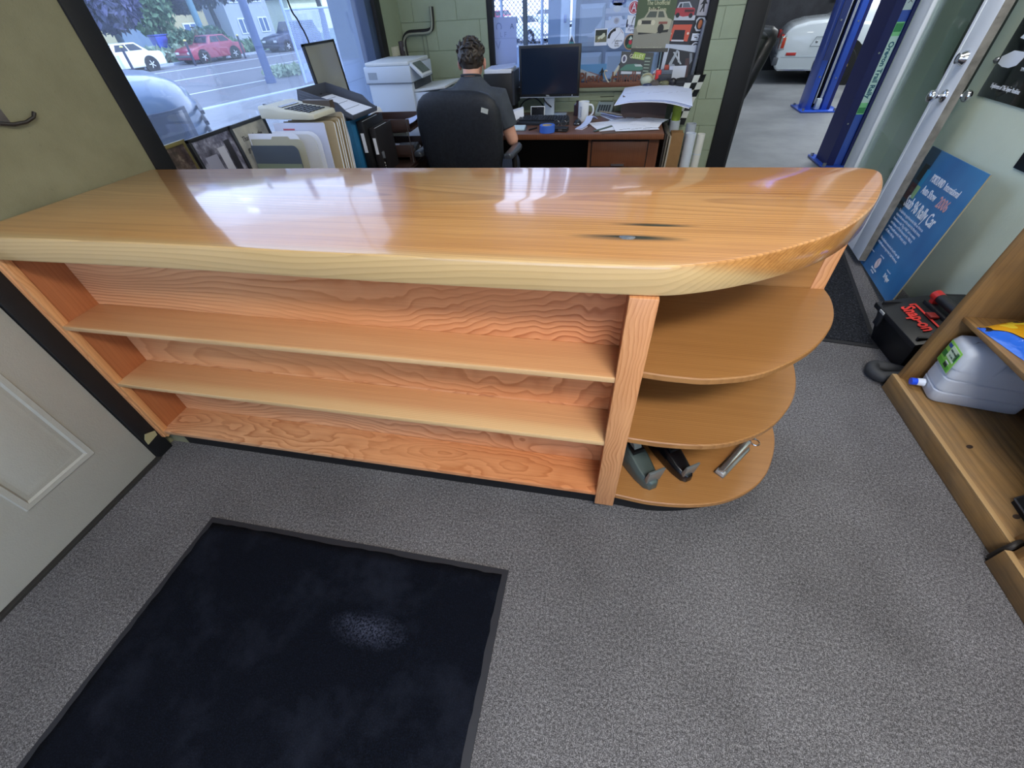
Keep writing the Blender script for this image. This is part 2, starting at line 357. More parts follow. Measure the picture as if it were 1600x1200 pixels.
# back wall: painted blocks laid in courses around the window and the doorway
def block_wall(name, rects, y0, y1, m, bw=.40, bh=.203, z0=0, facing=-1):
    core = G()
    for (a, b, c, d) in rects: core.box(a, b, y0 + .006, y1, c, d)
    root = struct(core.make(name, m, None, smooth=False))
    cache = {}
    for (a, b, c, d) in rects:
        k0 = int(math.floor((c - z0) / bh))
        for k in range(k0, int(math.ceil((d - z0) / bh))):
            zz0, zz1 = max(c, z0 + k * bh), min(d, z0 + (k + 1) * bh)
            if zz1 - zz0 < .01: continue
            off = (k % 2) * bw / 2; j0 = int(math.floor((a - off) / bw))
            for j in range(j0, int(math.ceil((b - off) / bw)) + 1):
                xa, xb = max(a, off + j * bw), min(b, off + (j + 1) * bw)
                if xb - xa < .02: continue
                g = .0016; key = (round(xb - xa, 3), round(zz1 - zz0, 3))
                if key not in cache:
                    hx, hz = (xb - xa) / 2 - g, (zz1 - zz0) / 2 - g
                    q = G().box(-hx, hx, 0, .012, -hz, hz).make('block', m, root, bevel=.0022, seg=1, loc=((xa + xb) / 2, y0, (zz0 + zz1) / 2)); cache[key] = q.data
                else:
                    link('block', cache[key], root, ((xa + xb) / 2, y0, (zz0 + zz1) / 2))
    return root
WX0, WX1, WZ0, WZ1 = -1.13, .735, .92, 3.05
DX0, DX1 = 1.10, 2.00
block_wall('wall_back', [(-1.93, WX0, 0, CZ), (WX0, WX1, 0, WZ0), (WX1, .945, 0, CZ), (WX0, WX1, WZ1, CZ), (.945, RX + .2, 2.2, CZ)], BY, BY + .2, GREENW)
# right wall
wrp = [(RX + .045 * (1 - math.sin(t)), 3.40 + .045 * (math.cos(t) if True else 0) - .045) for t in [PI / 2 * i / 6 for i in range(7)]]
g = G(); g.prism([(RX, FY), (RX + .30, FY), (RX + .30, 3.43)] + [(RX + .04 - .04 * math.cos(t), 3.39 + .04 * math.sin(t)) for t in [PI / 2 - PI / 2 * i / 6 for i in range(7)]], 'z', 0, CZ); struct(g.make('wall_right', PALEW, None))
struct(bx('wall_right', PALEW, None, 2.42, 2.5, 3.43, BY, 0, CZ, smooth=False))
struct(bx('floor', CARPET, None, RX + .25, 2.5, 3.43, BY + .08, -.12, 0, smooth=False)); struct(bx('ceiling', CEILM, None, RX + .3, 2.5, 3.4, BY + .25, CZ, CZ + .1, smooth=False))
# front wall behind the camera, with a shop window
G0 = G(); G0.box(LX - .2, RX + .2, FY - .2, FY, 0, .30); G0.box(LX - .2, RX + .2, FY - .2, FY, 2.6, CZ); G0.box(LX - .2, -1.8, FY - .2, FY, .30, 2.6); G0.box(1.9, RX + .2, FY - .2, FY, .30, 2.6)
struct(G0.make('wall_front', OLIVE, None, smooth=False))
wf = struct(bx('window_3', GLASS, None, -1.8, 1.9, FY - .1, FY - .094, .30, 2.6, smooth=False))
g = G(); g.box(-1.8, 1.9, FY - .13, FY - .06, .30, .36); g.box(-1.8, 1.9, FY - .13, FY - .06, 2.54, 2.6)
for x in (-1.8, .02, 1.84): g.box(x, x + .06, FY - .13, FY - .06, .30, 2.6)
g.make('window_frame', BLACKT, wf)

# left window (to the street): black posts, pane, sill
w1 = struct(bx('window_1', GLASSH, None, -2.02, -2.014, 1.69, 4.02, .70, 3.02, smooth=False))
P = G(); P.prism([(-1.895, 1.60), (-1.895, 1.69), (-2.1, 1.69), (-2.1, 1.60)], 'z', .70, 3.05); P.make('window_post', BLACKT, w1, bevel=.004)
bx('window_frame', mat('#3c4b66', .45), w1, -2.06, -1.945, 4.02, 4.13, .70, 3.05, bevel=.004)
bx('window_post', BLACKT, w1, -2.06, -1.915, 4.13, 4.235, .70, 3.05, bevel=.004)
bx('window_frame', BLACKT, w1, -2.06, -1.93, 1.69, 4.02, 2.99, 3.05)
bx('window_sill', BLACKT, w1, -2.1, -1.80, 1.60, 4.23, .66, .70, bevel=.004)
# back window over the desk
w2 = struct(bx('window_2', GLASS, None, WX0 + .03, .68, BY + .075, BY + .081, WZ0 + .02, WZ1, smooth=False))
bx('window_frame', BLACKT, w2, WX0, WX0 + .045, BY - .004, BY + .12, WZ0, WZ1, bevel=.003)
bx('window_frame', BLACKT, w2, .675, WX1, BY - .004, BY + .12, WZ0, WZ1, bevel=.003)
bx('window_frame', BLACKT, w2, WX0, WX1, BY + .02, BY + .12, WZ1 - .05, WZ1)
bx('window_sill', mat('#7d8672', .6), w2, WX0, WX1, BY - .035, BY + .12, WZ0 - .03, WZ0, bevel=.004)
bx('mullion', mat('#5c6c84', .5), w2, -.828, -.795, BY + .05, BY + .11, WZ0, WZ1, bevel=.003)
bx('bottom_rail', mat('#54617c', .5), w2, WX0 + .045, .675, BY + .05, BY + .11, WZ0, WZ0 + .05, bevel=.003)

# doorway to the garage: black jamb
t1 = struct(G().box(.945, DX0, BY - .025, BY + .23, 0, 2.2).make('trim_1', BLACKT, None, bevel=.004))
bx('jamb_edge', mat('#2a2b2e', .6), t1, DX0, DX0 + .03, BY + .03, BY + .21, 0, 2.2, bevel=.003)
struct(G().box(.945, RX + .2, BY - .02, BY + .23, 2.12, 2.2).make('trim_2', BLACKT, None))
struct(G().box(2.02, 2.10, 4.205, 4.30, 0, 2.2).make('trim_7', WHITEP, None, bevel=.004))
# left entrance door in its black frame
d1 = struct(G().box(-2.03, -1.985, -.10, .845, .012, 2.05).make('door_1', DOORW, None, bevel=.003))
def raised_panel(ya, yb, za, zb):
    g = G(); x = -1.985
    def ring(d, h): return [(x + h, ya + d, za + d), (x + h, yb - d, za + d), (x + h, yb - d, zb - d), (x + h, ya + d, zb - d)]
    g.loft([ring(0, -.002), ring(.004, .007), ring(.022, .007), ring(.030, -.001), ring(.040, -.001), ring(.062, .006)], cap=True)
    return g.make('door_panel', DOORW, d1, ang=25)
raised_panel(.42, .70, .235, .93); raised_panel(.03, .33, .235, .93); raised_panel(.42, .70, 1.1, 1.85); raised_panel(.03, .33, 1.1, 1.85)
G().cyl((-1.99, -.03, 1.0), (-1.93, -.03, 1.0), .012).sphere((-1.92, -.03, 1.0), .028).make('door_knob', CHROME, d1)
struct(G().box(-2.1, -1.972, .848, .925, 0, 2.1).make('trim_3', BLACKT, None, bevel=.003))
struct(G().box(-2.1, -1.972, -.18, -.105, 0, 2.1).make('trim_4', BLACKT, None, bevel=.003))
struct(G().box(-2.1, -1.972, -.10, .848, 2.055, 2.12).make('trim_5', BLACKT, None, bevel=.003))
struct(G().box(-2.06, -1.965, -.10, .85, 0, .010).make('trim_6', mat('#2a2826', .7), None))
tag(G().prism([(0, 0), (.055, .006), (.06, .03), (.02, .05), (.004, .03)], 'x', 0, .004).make('paint_chip', mat('#9a9470', .8), bpy.data.objects['trim_3'], loc=(-1.972, .852, .10)), None)
# skirting strip seen under the counter's left end
bs = struct(G().box(-2.0, -1.90, .955, .97, .0, .085).make('baseboard_left', mat('#7c7a60', .7), None))
# ceiling light fixtures (behind and above the camera)
for i, (x, y, lb) in enumerate(((.8, -.75, 'long fluorescent ceiling light above the front floor'), (1.2, 2.55, 'long fluorescent ceiling light above the right end of the counter'))):
    cl = thing('ceiling_light', lb, 'ceiling light', (x, y, CZ))
    bx('housing', WHITE, cl, -.64, .64, -.28, .28, -.05, 0, bevel=.005)
    bx('diffuser', mat('#fff6e8', .5, emit=1.2), cl, -.6, .6, -.25, .25, -.07, -.05)
# ------------------------------------------------------------------ reception counter
ct = thing('reception_counter', 'long golden fir reception counter with open front shelves and a rounded right end', 'counter', (0, 0, 0))
def smooth_closed(pts, n):
    """Catmull-Rom through an open list of 2-D points"""
    out = []
    for i in range(len(pts) - 1):
        p0, p1, p2, p3 = pts[max(i - 1, 0)], pts[i], pts[i + 1], pts[min(i + 2, len(pts) - 1)]
        for k in range(n):
            t = k / n
            out.append(tuple(.5 * (2 * b + (c - a) * t + (2 * a - 5 * b + 4 * c - d) * t * t + (3 * b - a - 3 * c + d) * t ** 3) for a, b, c, d in zip(p0, p1, p2, p3)))
    out.append(pts[-1]); return out
front = [(-1.985, .905), (-1.80, .905), (-1.5, .911), (-1.15, .914), (-.72, .911), (-.36, .913), (-.04, .917), (.10, .921), (.175, .927), (.245, .947), (.32, .978), (.40, 1.02), (.485, 1.075), (.575, 1.142), (.665, 1.237), (.748, 1.355), (.814, 1.478), (.853, 1.568), (.872, 1.63), (.866, 1.672), (.83, 1.692)]
back = [(.74, 1.693), (.12, 1.676), (-.5, 1.652), (-1.13, 1.629), (-1.60, 1.604), (-1.91, 1.585)]
outline = smooth_closed(front, 4) + back
def inset(poly, d):
    n = len(poly); out = []
    for i in range(n):
        a, b, c = Vector(poly[i - 1]), Vector(poly[i]), Vector(poly[(i + 1) % n])
        n1 = Vector((-(b - a).y, (b - a).x)); n2 = Vector((-(c - b).y, (c - b).x))
        if n1.length: n1.normalize()
        if n2.length: n2.normalize()
        m = (n1 + n2); m = m.normalized() if m.length else n1
        out.append((b.x + m.x * d, b.y + m.y * d))
    return out
zt, zb_ = 1.08, .997
rings = []
for d, z in ((.010, zb_), (.003, zb_ + .004), (0, zb_ + .010), (0, zt - .008), (.0012, zt - .0035), (.004, zt - .0008), (.008, zt)):
    rings.append([(x, y, z) for x, y in inset(outline, d)])
top = G().loft(rings).make('countertop', SLAB, ct, ang=28)
tag(top, 'thick glossy slab with honey grain and dark mineral streaks')
# grey epoxy plug of the knot, flush in the slab
kn = N('grey_epoxy_knot'); kc = kn.ramp(kn.noise(kn.mapping(), 420, 3, .7), [(.35, '#4a5058'), (.7, '#7d858e')]); kn.bump(kn.noise(kn.mapping(), 300, 3), .3, .002)
KNOT = kn.fin(kc, .35)
kp = [(.072 + .0205 * math.cos(t) * (1 + .12 * math.sin(3 * t)), 1.072 + .013 * math.sin(t) * (1 + .1 * math.cos(2 * t)), ) for t in [2 * PI * i / 28 for i in range(28)]]
kr = [[(x, y, 1.0795) for x, y in kp], [(x, y, 1.0812) for x, y in inset(kp, .0012)]]
tag(G().loft(kr).make('knot', KNOT, top, ang=60), 'grey filled knot')
FYc = .92
# carcase
bx('stile', STILE, ct, .0875, .160, .915, .937, .05, .997, bevel=.003)
bx('divider', SIDE, ct, .0955, .152, .937, 1.08, .085, .997)
bx('stile', STILE, ct, -1.993, -1.955, .917, .945, .075, .997, bevel=.004)
bx('side_panel', SIDE, ct, -1.993, -1.945, .945, 1.095, .075, .997, bevel=.002)
bx('edge_strip', wood('strip_fir', '#d9a06a', '#d2935c', '#ab6c3c', ring=60, amp=8, across='y', along='z', nsc=(3, 5), seed=21, rough=.4, contrast=.6), ct, -1.956, -1.938, .921, .949, .079, .997, bevel=.003)
bx('back_board', FLAME, ct, -1.95, .098, 1.078, 1.098, .735, .997)
bx('back_board', FLAME, ct, -1.95, .098, 1.0785, 1.098, .44, .7345)
bx('back_board', FLAME2, ct, -1.95, .098, 1.0785, 1.098, .10, .4395)
bx('shelf', SHELF, ct, -1.945, .0965, .921, 1.078, .705, .725, bevel=.0025)
bx('shelf', SHELF2, ct, -1.945, .0965, .921, 1.078, .411, .431, bevel=.0025)
bx('bottom_shelf', BOTTOM, ct, -1.955, .0965, .923, 1.078, .098, .120, bevel=.0025)
bx('toe_kick', BLACK, ct, -1.90, .18, .955, .972, 0, .098)
# curved toe kick under the rounded end
g = G(); arc = [(.18, .955), (.3, .95), (.42, .968), (.53, 1.005), (.63, 1.07), (.71, 1.16), (.76, 1.27), (.78, 1.37)]
arc = smooth_closed(arc, 3); g.loft([[(x, y, 0), (x, y, .098), (x - .012, y + .016, .098), (x - .012, y + .016, 0)] for x, y in arc]); g.make('toe_kick', BLACK, ct)
# rear side: office-facing panel, end edge visible under the slab
bx('rear_panel', SIDE, ct, -1.93, .155, 1.50, 1.525, .0, .997)
bx('end_panel', ENDSH, ct, .155, .755, 1.478, 1.502, .03, .997, bevel=.002)
bx('end_post', STILE, ct, .755, .80, 1.476, 1.530, .0, .997, bevel=.004)
bx('inner_panel', SIDE, ct, .115, .152, 1.08, 1.50, .05, .997)
# rounded end shelves
def end_shelf(z, pts, th, m):
    ol = smooth_closed(pts, 5) + [(pts[-1][0] - .02, 1.476), (.153, 1.476)]
    rings = [[(x, y, zz) for x, y in inset(ol, d)] for d, zz in ((.003, z - th), (0, z - th + .004), (0, z - .004), (.003, z))]
    return G().loft(rings).make('end_shelf', m, ct, ang=30)
end_shelf(.745, [(.153, .938), (.20, .932), (.26, .929), (.345, .933), (.468, .969), (.566, 1.033), (.657, 1.116), (.731, 1.215), (.776, 1.307), (.80, 1.405), (.80, 1.476)], .024, ENDSH)
end_shelf(.462, [(.153, .927), (.20, .924), (.28, .922), (.40, .933), (.503, .966), (.616, 1.041), (.701, 1.142), (.755, 1.247), (.785, 1.37), (.79, 1.476)], .026, ENDSH)
end_shelf(.122, [(.153, .925), (.20, .92), (.30, .913), (.44, .926), (.56, .962), (.662, 1.025), (.737, 1.105), (.79, 1.208), (.822, 1.31), (.83, 1.40), (.825, 1.476)], .026, ENDSH)

# ------------------------------------------------------------------ on the lowest end shelf
ZS = .122
def tape_dispenser(name, label, loc, rz, body_m, s=1.0, core=True):
    t = thing(name, label, 'tape dispenser', loc, rz)
    rings = []
    for x, hw, h in ((-.085, .018, .03), (-.075, .030, .058), (-.03, .033, .070), (.02, .032, .056), (.055, .029, .042), (.085, .022, .036), (.098, .010, .028)):
        rings.append([(x * s, -hw * s, 0), (x * s, -hw * s, h * .72 * s), (x * s, -hw * .72 * s, h * s), (x * s, hw * .72 * s, h * s), (x * s, hw * s, h * .72 * s), (x * s, hw * s, 0)])
    G().loft(rings).make('body', body_m, t, bevel=.003 * s)
    M = Matrix.Rotation(PI / 2, 4, 'X')
    bx('well', BLACK, t, -.055 * s, .015 * s, -.017 * s, .017 * s, .05 * s, .0712 * s)
    if core:
        G().lathe([(.012 * s, -.011 * s), (.030 * s, -.011 * s), (.030 * s, .011 * s), (.012 * s, .011 * s), (.012 * s, -.011 * s)], (-.02 * s, 0, .062 * s), 20, M).make('tape_roll', mat('#8d8f86', .3), t)
    G().hexa([(.078 * s, -.021 * s, .030 * s), (.090 * s, -.021 * s, .026 * s), (.090 * s, .021 * s, .026 * s), (.078 * s, .021 * s, .030 * s)],
             [(.090 * s, -.024 * s, .080 * s), (.096 * s, -.024 * s, .080 * s), (.096 * s, .024 * s, .080 * s), (.090 * s, .024 * s, .080 * s)]).make('cutter', mat('#8a9598', .35, .6), t, bevel=.001)
    return t
tape_dispenser('tape_dispenser', 'grey-green metallic tape dispenser beside the counter stile', (.228, 1.090, ZS), math.radians(-58), mat('#4d5a58', .35, .3, 'grey_green_metal'), 1.45)
tape_dispenser('tape_dispenser', 'smaller black tape dispenser behind the grey-green one', (.372, 1.130, ZS), math.radians(-56), BLACKG, 1.25)
st = thing('stapler', 'silver stapler lying on the lowest rounded shelf', 'stapler', (.630, 1.165, ZS), math.radians(51))
g = G(); g.prism([(-.115, -.021), (.09, -.021), (.105, -.012), (.105, .012), (.09, .021), (-.115, .021)], 'z', 0, .008); g.make('base', STEEL, st, bevel=.003)
g = G(); g.loft([[(x, -hw, z0), (x, -hw * .8, z1), (x, hw * .8, z1), (x, hw, z0)] for x, hw, z0, z1 in ((-.108, .011, .016, .03), (-.04, .012, .016, .036), (.05, .013, .014, .044), (.1, .013, .014, .043), (.112, .009, .018, .035))])
g.make('arm', mat('#b9bec4', .22, .9), st, bevel=.003)
bx('magazine', STEEL, st, -.110, .098, -.009, .009, .007, .016, bevel=.002)
G().cbox((-.102, 0, .012), (.022, .034, .018)).make('anvil', mat('#c8ced4', .3, .7), st, bevel=.004)
kr_ = thing('key_ring', 'small steel key ring on the lowest shelf behind the stapler', 'key ring', (.735, 1.272, ZS + .002))
G().tube([(.017 * math.cos(t), .017 * math.sin(t), .001) for t in [2 * PI * i / 22 for i in range(22)]], .0024, 6).make('ring', CHROME, kr_)
G().tube([(.0, .014, .003), (.006, .03, .004), (.010, .05, .004)], .0035, 6).make('key', STEEL, kr_)

# ------------------------------------------------------------------ mats
fm = thing('floor_mat', 'large black entrance mat with rubber border and pale worn patch', 'mat', (0, 0, 0))
MATF = matmat('black_mat_pile', '#04050a', '#0a0e18', '#1b2130', (-.635, .335, .15, .062))
g = G(); g.prism([(-1.485, .615), (-.205, .615), (-.205, -1.3), (-1.485, -1.3)], 'z', 0, .006); g.make('border', mat('#23252e', .75), fm, bevel=.003)
pile = G(); nx, ny = 40, 60
pv = []
for j in range(ny + 1):
    for i in range(nx + 1):
        ex = random.uniform(-.003, .003) if i in (0, nx) else 0; ey = random.uniform(-.003, .003) if j in (0, ny) else 0
        pv.append((-1.462 + 1.233 * i / nx + ex, -1.275 + 1.867 * j / ny + ey, .0085))
pf = [(j * (nx + 1) + i, j * (nx + 1) + i + 1, (j + 1) * (nx + 1) + i + 1, (j + 1) * (nx + 1) + i) for j in range(ny) for i in range(nx)]
pile.add(pv, pf); o = pile.make('pile', MATF, fm); so_ = o.modifiers.new('s', 'SOLIDIFY'); so_.thickness = .005; so_.offset = -1
f2 = thing('floor_mat', 'small speckled black mat beyond the counter rounded end', 'mat', (0, 0, 0))
MAT2 = matmat('speckled_black_mat', '#0b0c0f', '#24262b', '#5b5e66', None, 150)
G().prism([(.45, 2.34), (1.615, 2.19), (1.86, 3.45), (.62, 3.60)], 'z', 0, .006).make('border', mat('#1b1c20', .8), f2, bevel=.002)
G().prism([(.475, 2.365), (1.593, 2.222), (1.83, 3.425), (.645, 3.57)], 'z', .002, .010).make('pile', MAT2, f2)

# ------------------------------------------------------------------ hook on the left wall
hk = thing('wall_hook', 'rusty metal coat hook on the olive wall above the counter', 'hook', (-1.957, 1.215, 1.345), math.radians(8))
g = G(); g.prism([(-.045, -.025), (.03, -.030), (.045, -.012), (.045, .022), (.02, .032), (-.045, .028)], 'x', 0, .005); g.make('plate', mat('#6f6a68', .5, .5), hk, bevel=.0015)
G().tube([(.004, -.005, -.022), (.02, .02, -.030), (.032, .055, -.030), (.036, .085, -.022), (.036, .098, -.010)], [.006, .006, .005, .005, .006], 8).make('prong', mat('#33302f', .5, .6), hk)
for y, z in ((-.025, .012), (-.018, -.012)): G().cyl((.004, y, z), (.008, y, z), .006, n=10).make('screw', BLACK, hk)

# ------------------------------------------------------------------ right side: glazed white door, knobs
dr = thing('glazed_door', 'white glazed door standing open against the right wall', 'door', (1.972, 4.20, 0))
v = Vector((1.875, 3.200, 0)) - Vector((1.972, 4.20, 0)); Wd = v.length; dr.rotation_euler = (0, 0, math.atan2(v.y, v.x))
def dbox(nm, m, x0, x1, z0, z1, y0=-.0225, y1=.0225, bev=.004): return bx(nm, m, dr, x0, x1, y0, y1, z0, z1, bevel=bev)
sw = .165
dbox('stile', WHITEP, 0, sw, .045, 2.1); dbox('stile', WHITEP, Wd - sw, Wd, .045, 2.1)
dbox('rail', WHITEP, sw, Wd - sw, .045, .30); dbox('rail', WHITEP, sw, Wd - sw, 1.95, 2.1)
for (a, b, c, d) in ((sw, sw + .03, .30, 1.95), (Wd - sw - .03, Wd - sw, .30, 1.95), (sw + .03, Wd - sw - .03, .30, .33), (sw + .03, Wd - sw - .03, 1.92, 1.95)):
    bx('glazing_bead', WHITEP, dr, a, b, -.0265, .0265, c, d, bevel=.006)
bx('pane', glassm('door_glass', '#e4ece8', .22, .02), dr, sw + .02, Wd - sw - .02, -.003, .003, .32, 1.93)
bx('door_edge', wallpaint('dirty_door_edge', '#8a877e', '#3a3630', 9, .8, .6, .9), dr, Wd - .001, Wd + .0015, -.021, .021, .05, 2.1)
# which face looks to the camera: local -y
sg = -1
def knob(y, zc, xk):
    G().lathe([(.033, 0), (.033, .004), (.026, .012), (.012, .016), (.011, .034), (.018, .040), (.028, .050), (.031, .062), (.026, .074), (.012, .080), (0.001, .081)], (xk, y, zc), 24, Matrix.Rotation(PI / 2 if y < 0 else -PI / 2, 4, 'X')).make('door_knob', CHROME, dr, ang=60)
for s_ in (-1, 1): knob(.0225 * s_, 1.02, Wd - .07)
G().lathe([(.036, 0), (.035, .010), (.026, .022), (.024, .034), (.001, .035)], (Wd - .075, -.0225, 1.19), 24, Matrix.Rotation(PI / 2, 4, 'X')).make('deadbolt', CHROME, dr)
G().cbox((Wd - .075, -.0585, 1.19), (.008, .003, .026)).make('turn_piece', STEEL, dr)

# ------------------------------------------------------------------ auto-show sign board leaning on the right wall
sb = thing('sign_board', 'blue printed car show board leaning on the pale green wall', 'sign', (1.79, 2.60, 0))
b0, b1 = Vector((1.790, 2.58, .055)), Vector((1.922, 3.34, .002)); ax_ = (b1 - b0).normalized()
up_ = Vector((.092, .08, .715)); up_ = (up_ - ax_ * up_.dot(ax_)).normalized(); nrm = (-ax_).cross(up_)
if nrm.x > 0: nrm = -nrm
# local frame: x to the reader's right (towards the camera), y up the board, z out of it
sb.matrix_world = Matrix((-ax_, up_, nrm)).transposed().to_4x4(); sb.location = b1
bw, bh = (b1 - b0).length, .745
SB = N('sign_blue_print')
c_ = SB.ramp(SB.noise(SB.mapping((3, 2, 1)), 1, 2), [(.3, '#2b66a2'), (.7, '#4187bf')])
SB.fin(c_, .35, .3)
bx('board', SB.m, sb, 0, bw, 0, bh, -.006, .0, smooth=False)
bx('board_edge', mat('#a39c82', .7), sb, bw, bw + .003, 0, bh, -.006, .0005, smooth=False)
bx('print_panel', mat('#2c4a68', .4), sb, .0, .15, .39, bh, .0002, .0006, smooth=False)
for q, cc in (((.125, .175, .60, .70), '#2e8fc4'), ((.13, .18, .52, .60), '#8fb98a'), ((.06, .125, .62, .72), '#15161c'), ((.05, .12, .50, .60), '#5d2c38'), ((.03, .14, .455, .475), '#1a1b20'), ((.075, .118, .545, .575), '#8a8a86')):
    bx('print_photo', mat(cc, .4), sb, q[0] * 1.109, q[1] * 1.109, q[2] * 0.914, q[3] * 0.914, .0008, .0012, smooth=False)
TW = mat('#dfe6f2', .5); TWB = mat('#b7c7e2', .5)
txt('PORTLAND', .056, TW, sb, (.345, .614, .001), (0, 0, 0), sx=.62, off=.001); txt('International', .052, TW, sb, (.555, .614, .001), (0, 0, 0), sx=.72)
txt('Auto Show', .062, TW, sb, (.345, .545, .001), (0, 0, 0), sx=.75); txt('2006', .08, mat('#c79aa0', .5), sb, (.565, .54, .001), (0, 0, 0), sx=.85, off=.0012)
txt('Saab 96 Rally Car', .092, TW, sb, (.375, .45, .001), (0, 0, 0), sx=.76, off=.0012)
para = ['This Saab is the rugged two-stroke Rally car driven to', 'victory in the snow and the mud of the Nordic forests.', 'It was known as the "King of Rally" and won events', 'across Europe and North America in the 1960s. It', 'ran with a small crew and a V4 motor, and it', 'still rallies to this day.', '', 'The car has been restored and raced by our club', 'and can be seen on stage in the Pacific Northwest.']
for i, s_ in enumerate(para):
    if s_: txt(s_, .0235, TWB, sb, (.12, .390 - .0262 * i, .001), (0, 0, 0), 'LEFT', sx=.86)
txt('courtesy of', .014, TWB, sb, (0.144, 0.114, .001), (0, 0, 0)); txt('sponsored by', .013, TWB, sb, (0.322, 0.137, .001), (0, 0, 0)); txt('in support of', .013, TWB, sb, (0.521, 0.114, .001), (0, 0, 0))
g = G()
for r_ in (.034, .024, .015): g.lathe([(r_ - .004, 0), (r_, 0), (r_, .001), (r_ - .004, .001), (r_ - .004, 0)], (0.322, 0.090, .0006), 24)
g.make('round_logo', mat('#e6d9e0', .5), sb)
txt('Sports Car Club', .015, TW, sb, (0.322, 0.048, .001), (0, 0, 0)); txt('of Portland', .014, TW, sb, (0.322, 0.031, .001), (0, 0, 0))
txt('Dr Pepper', .036, TW, sb, (0.543, 0.080, .001), (0, 0, 0), sx=.62, off=.001)

# ------------------------------------------------------------------ tool box
tb = thing('tool_box', 'black plastic tool box with red lettering on its sloped lid', 'tool box', (1.765, 2.15, 0), math.radians(3))
hx, hy = .19, .185
g = G(); g.hexa([(-hx + .045, -hy + .05, 0), (hx, -hy + .05, 0), (hx, hy - .03, 0), (-hx + .045, hy - .03, 0)], [(-hx, -hy, .2), (hx, -hy, .2), (hx, hy, .2), (-hx, hy, .2)])
g.make('body', BLACK, tb, bevel=.008)
g = G(); g.prism([(-hx - .015, .185), (-hx - .015, .215), (.02, .268), (hx, .268), (hx, .2), (-hx, .2)], 'y', -hy - .012, hy + .012); g.make('lid', mat('#15161a', .45), tb, bevel=.006)
la = math.atan2(.053, hx + .035)
lr = Euler((0, -la, 0)).to_matrix() @ Euler((0, 0, -PI / 2)).to_matrix(); le = lr.to_euler()
RED = mat('#d8362f', .5)
txt('Snap-on', .078, RED, tb, (-.112, .0, .2435), le, sx=.88, off=.0022, ext=.0012)
g = G(); n_ = Vector((-math.sin(la), 0, math.cos(la)))
for a, b, c, d in ((-.125, .145, .040, .049), (-.125, -.116, .020, .049), (.136, .145, -.006, .049)):
    g.box(a, b, c, d, -.0008, .0012)
gl = g.make('logo_bar', RED, tb); gl.rotation_euler = le; gl.location = (-.112, 0, .2435)
bx('lid_recess', mat('#1b1c20', .5), tb, -.03, hx - .01, -hy + .03, hy - .05, .255, .276, bevel=.004)
for k in (-1, 1): bx('lid_rib', mat('#121317', .4), tb, -hx + .0, .02, k * (hy - .02) - .006, k * (hy - .02) + .006, .21, .24, bevel=.003)
g = G(); g.tube([(.0, -.085, .312), (.0, .085, .312)], .024, 14); g.make('handle_grip', mat('#1d1e22', .5), tb)
for a, b in ((-.125, -.085), (.085, .125)):
    G().tube([(.0, a, .31), (.0, b, .312)], .0265, 14).make('handle_end', REDP, tb)
    G().cbox((.0, (a + b) / 2, .285), (.04, .03, .055)).make('handle_foot', REDP, tb, bevel=.005)
G().cbox((-.055, .0, .262), (.04, .05, .012)).make('latch_badge', mat('#8c2724', .5), tb, bevel=.003)
G().cbox((-hx - .012, .11, .165), (.012, .042, .085)).make('latch', mat('#24262b', .35), tb, bevel=.004)
G().cbox((-hx - .012, .11, .203), (.016, .042, .014)).make('latch_hasp', mat('#b9bcc0', .4, .5), tb, bevel=.002)
bx('side_grip', BLACK, tb, .08, hx + .055, hy - .02, hy + .06, .20, .255, bevel=.012)
hs = thing('hose', 'thick dark grey hose looped on the carpet by the tool box', 'hose', (0, 0, 0))
hp = [(1.86, 1.96, .05), (1.74, 1.955, .038), (1.63, 1.96, .032), (1.545, 1.985, .032), (1.497, 1.99, .032), (1.475, 1.945, .032), (1.497, 1.905, .032), (1.55, 1.905, .034), (1.62, 1.905, .045), (1.70, 1.90, .06), (1.80, 1.90, .075)]
sp_ = [Vector(p) for p in hp]
def cr3(pts, n=6):
    out = []
    for i in range(len(pts) - 1):
        p0, p1, p2, p3 = pts[max(i - 1, 0)], pts[i], pts[i + 1], pts[min(i + 2, len(pts) - 1)]
        for k in range(n):
            t = k / n; out.append(.5 * (2 * p1 + (p2 - p0) * t + (2 * p0 - 5 * p1 + 4 * p2 - p3) * t * t + (3 * p1 - p0 - 3 * p2 + p3) * t ** 3))
    out.append(pts[-1]); return out
G().tube(cr3(sp_), .030, 14).make('hose_body', mat('#2b2d31', .65), hs)

# ------------------------------------------------------------------ low plywood shelf units along the right wall
def shelf_unit(label, y0, y1, xf, far_panel=True):
    u = thing('shelf_unit', label, 'shelf unit', (0, 0, 0))
    bx('base_rail', OLDW, u, xf, xf + .022, y0, y1, 0, .09, bevel=.003)
    bx('base_board', OLDW, u, xf + .016, RX - .005, y0, y1, .075, .094, bevel=.002)
    bx('rail_edge', mat('#a8895e', .6), u, xf + .001, xf + .021, y0, y1, .0895, .0945, bevel=.001)
    for a in (y0 + .002, y1 - .030):
        g = G(); g.prism([(xf + .024, .094), (xf + .055, .86), (xf + .10, .90), (RX - .005, .90), (RX - .005, .094)], 'y', a, a + .028); g.make('side_panel', OLDWV, u, bevel=.002)
    bx('back_panel', OLDWV, u, RX - .02, RX - .005, y0 + .03, y1 - .03, .094, .90)
    bx('middle_shelf', OLDW, u, xf + .075, RX - .02, y0 + .03, y1 - .030, .438, .458, bevel=.002)
    bx('top_shelf', OLDW, u, xf + .10, RX - .02, y0 + .03, y1 - .030, .862, .88, bevel=.002)
    return u
u1 = shelf_unit('worn brown plywood shelf unit holding the jug and plastic bags', .965, 1.858, 1.497)
u2 = shelf_unit('worn brown plywood shelf unit nearest the camera at the right edge', -.10, .940, 1.462)
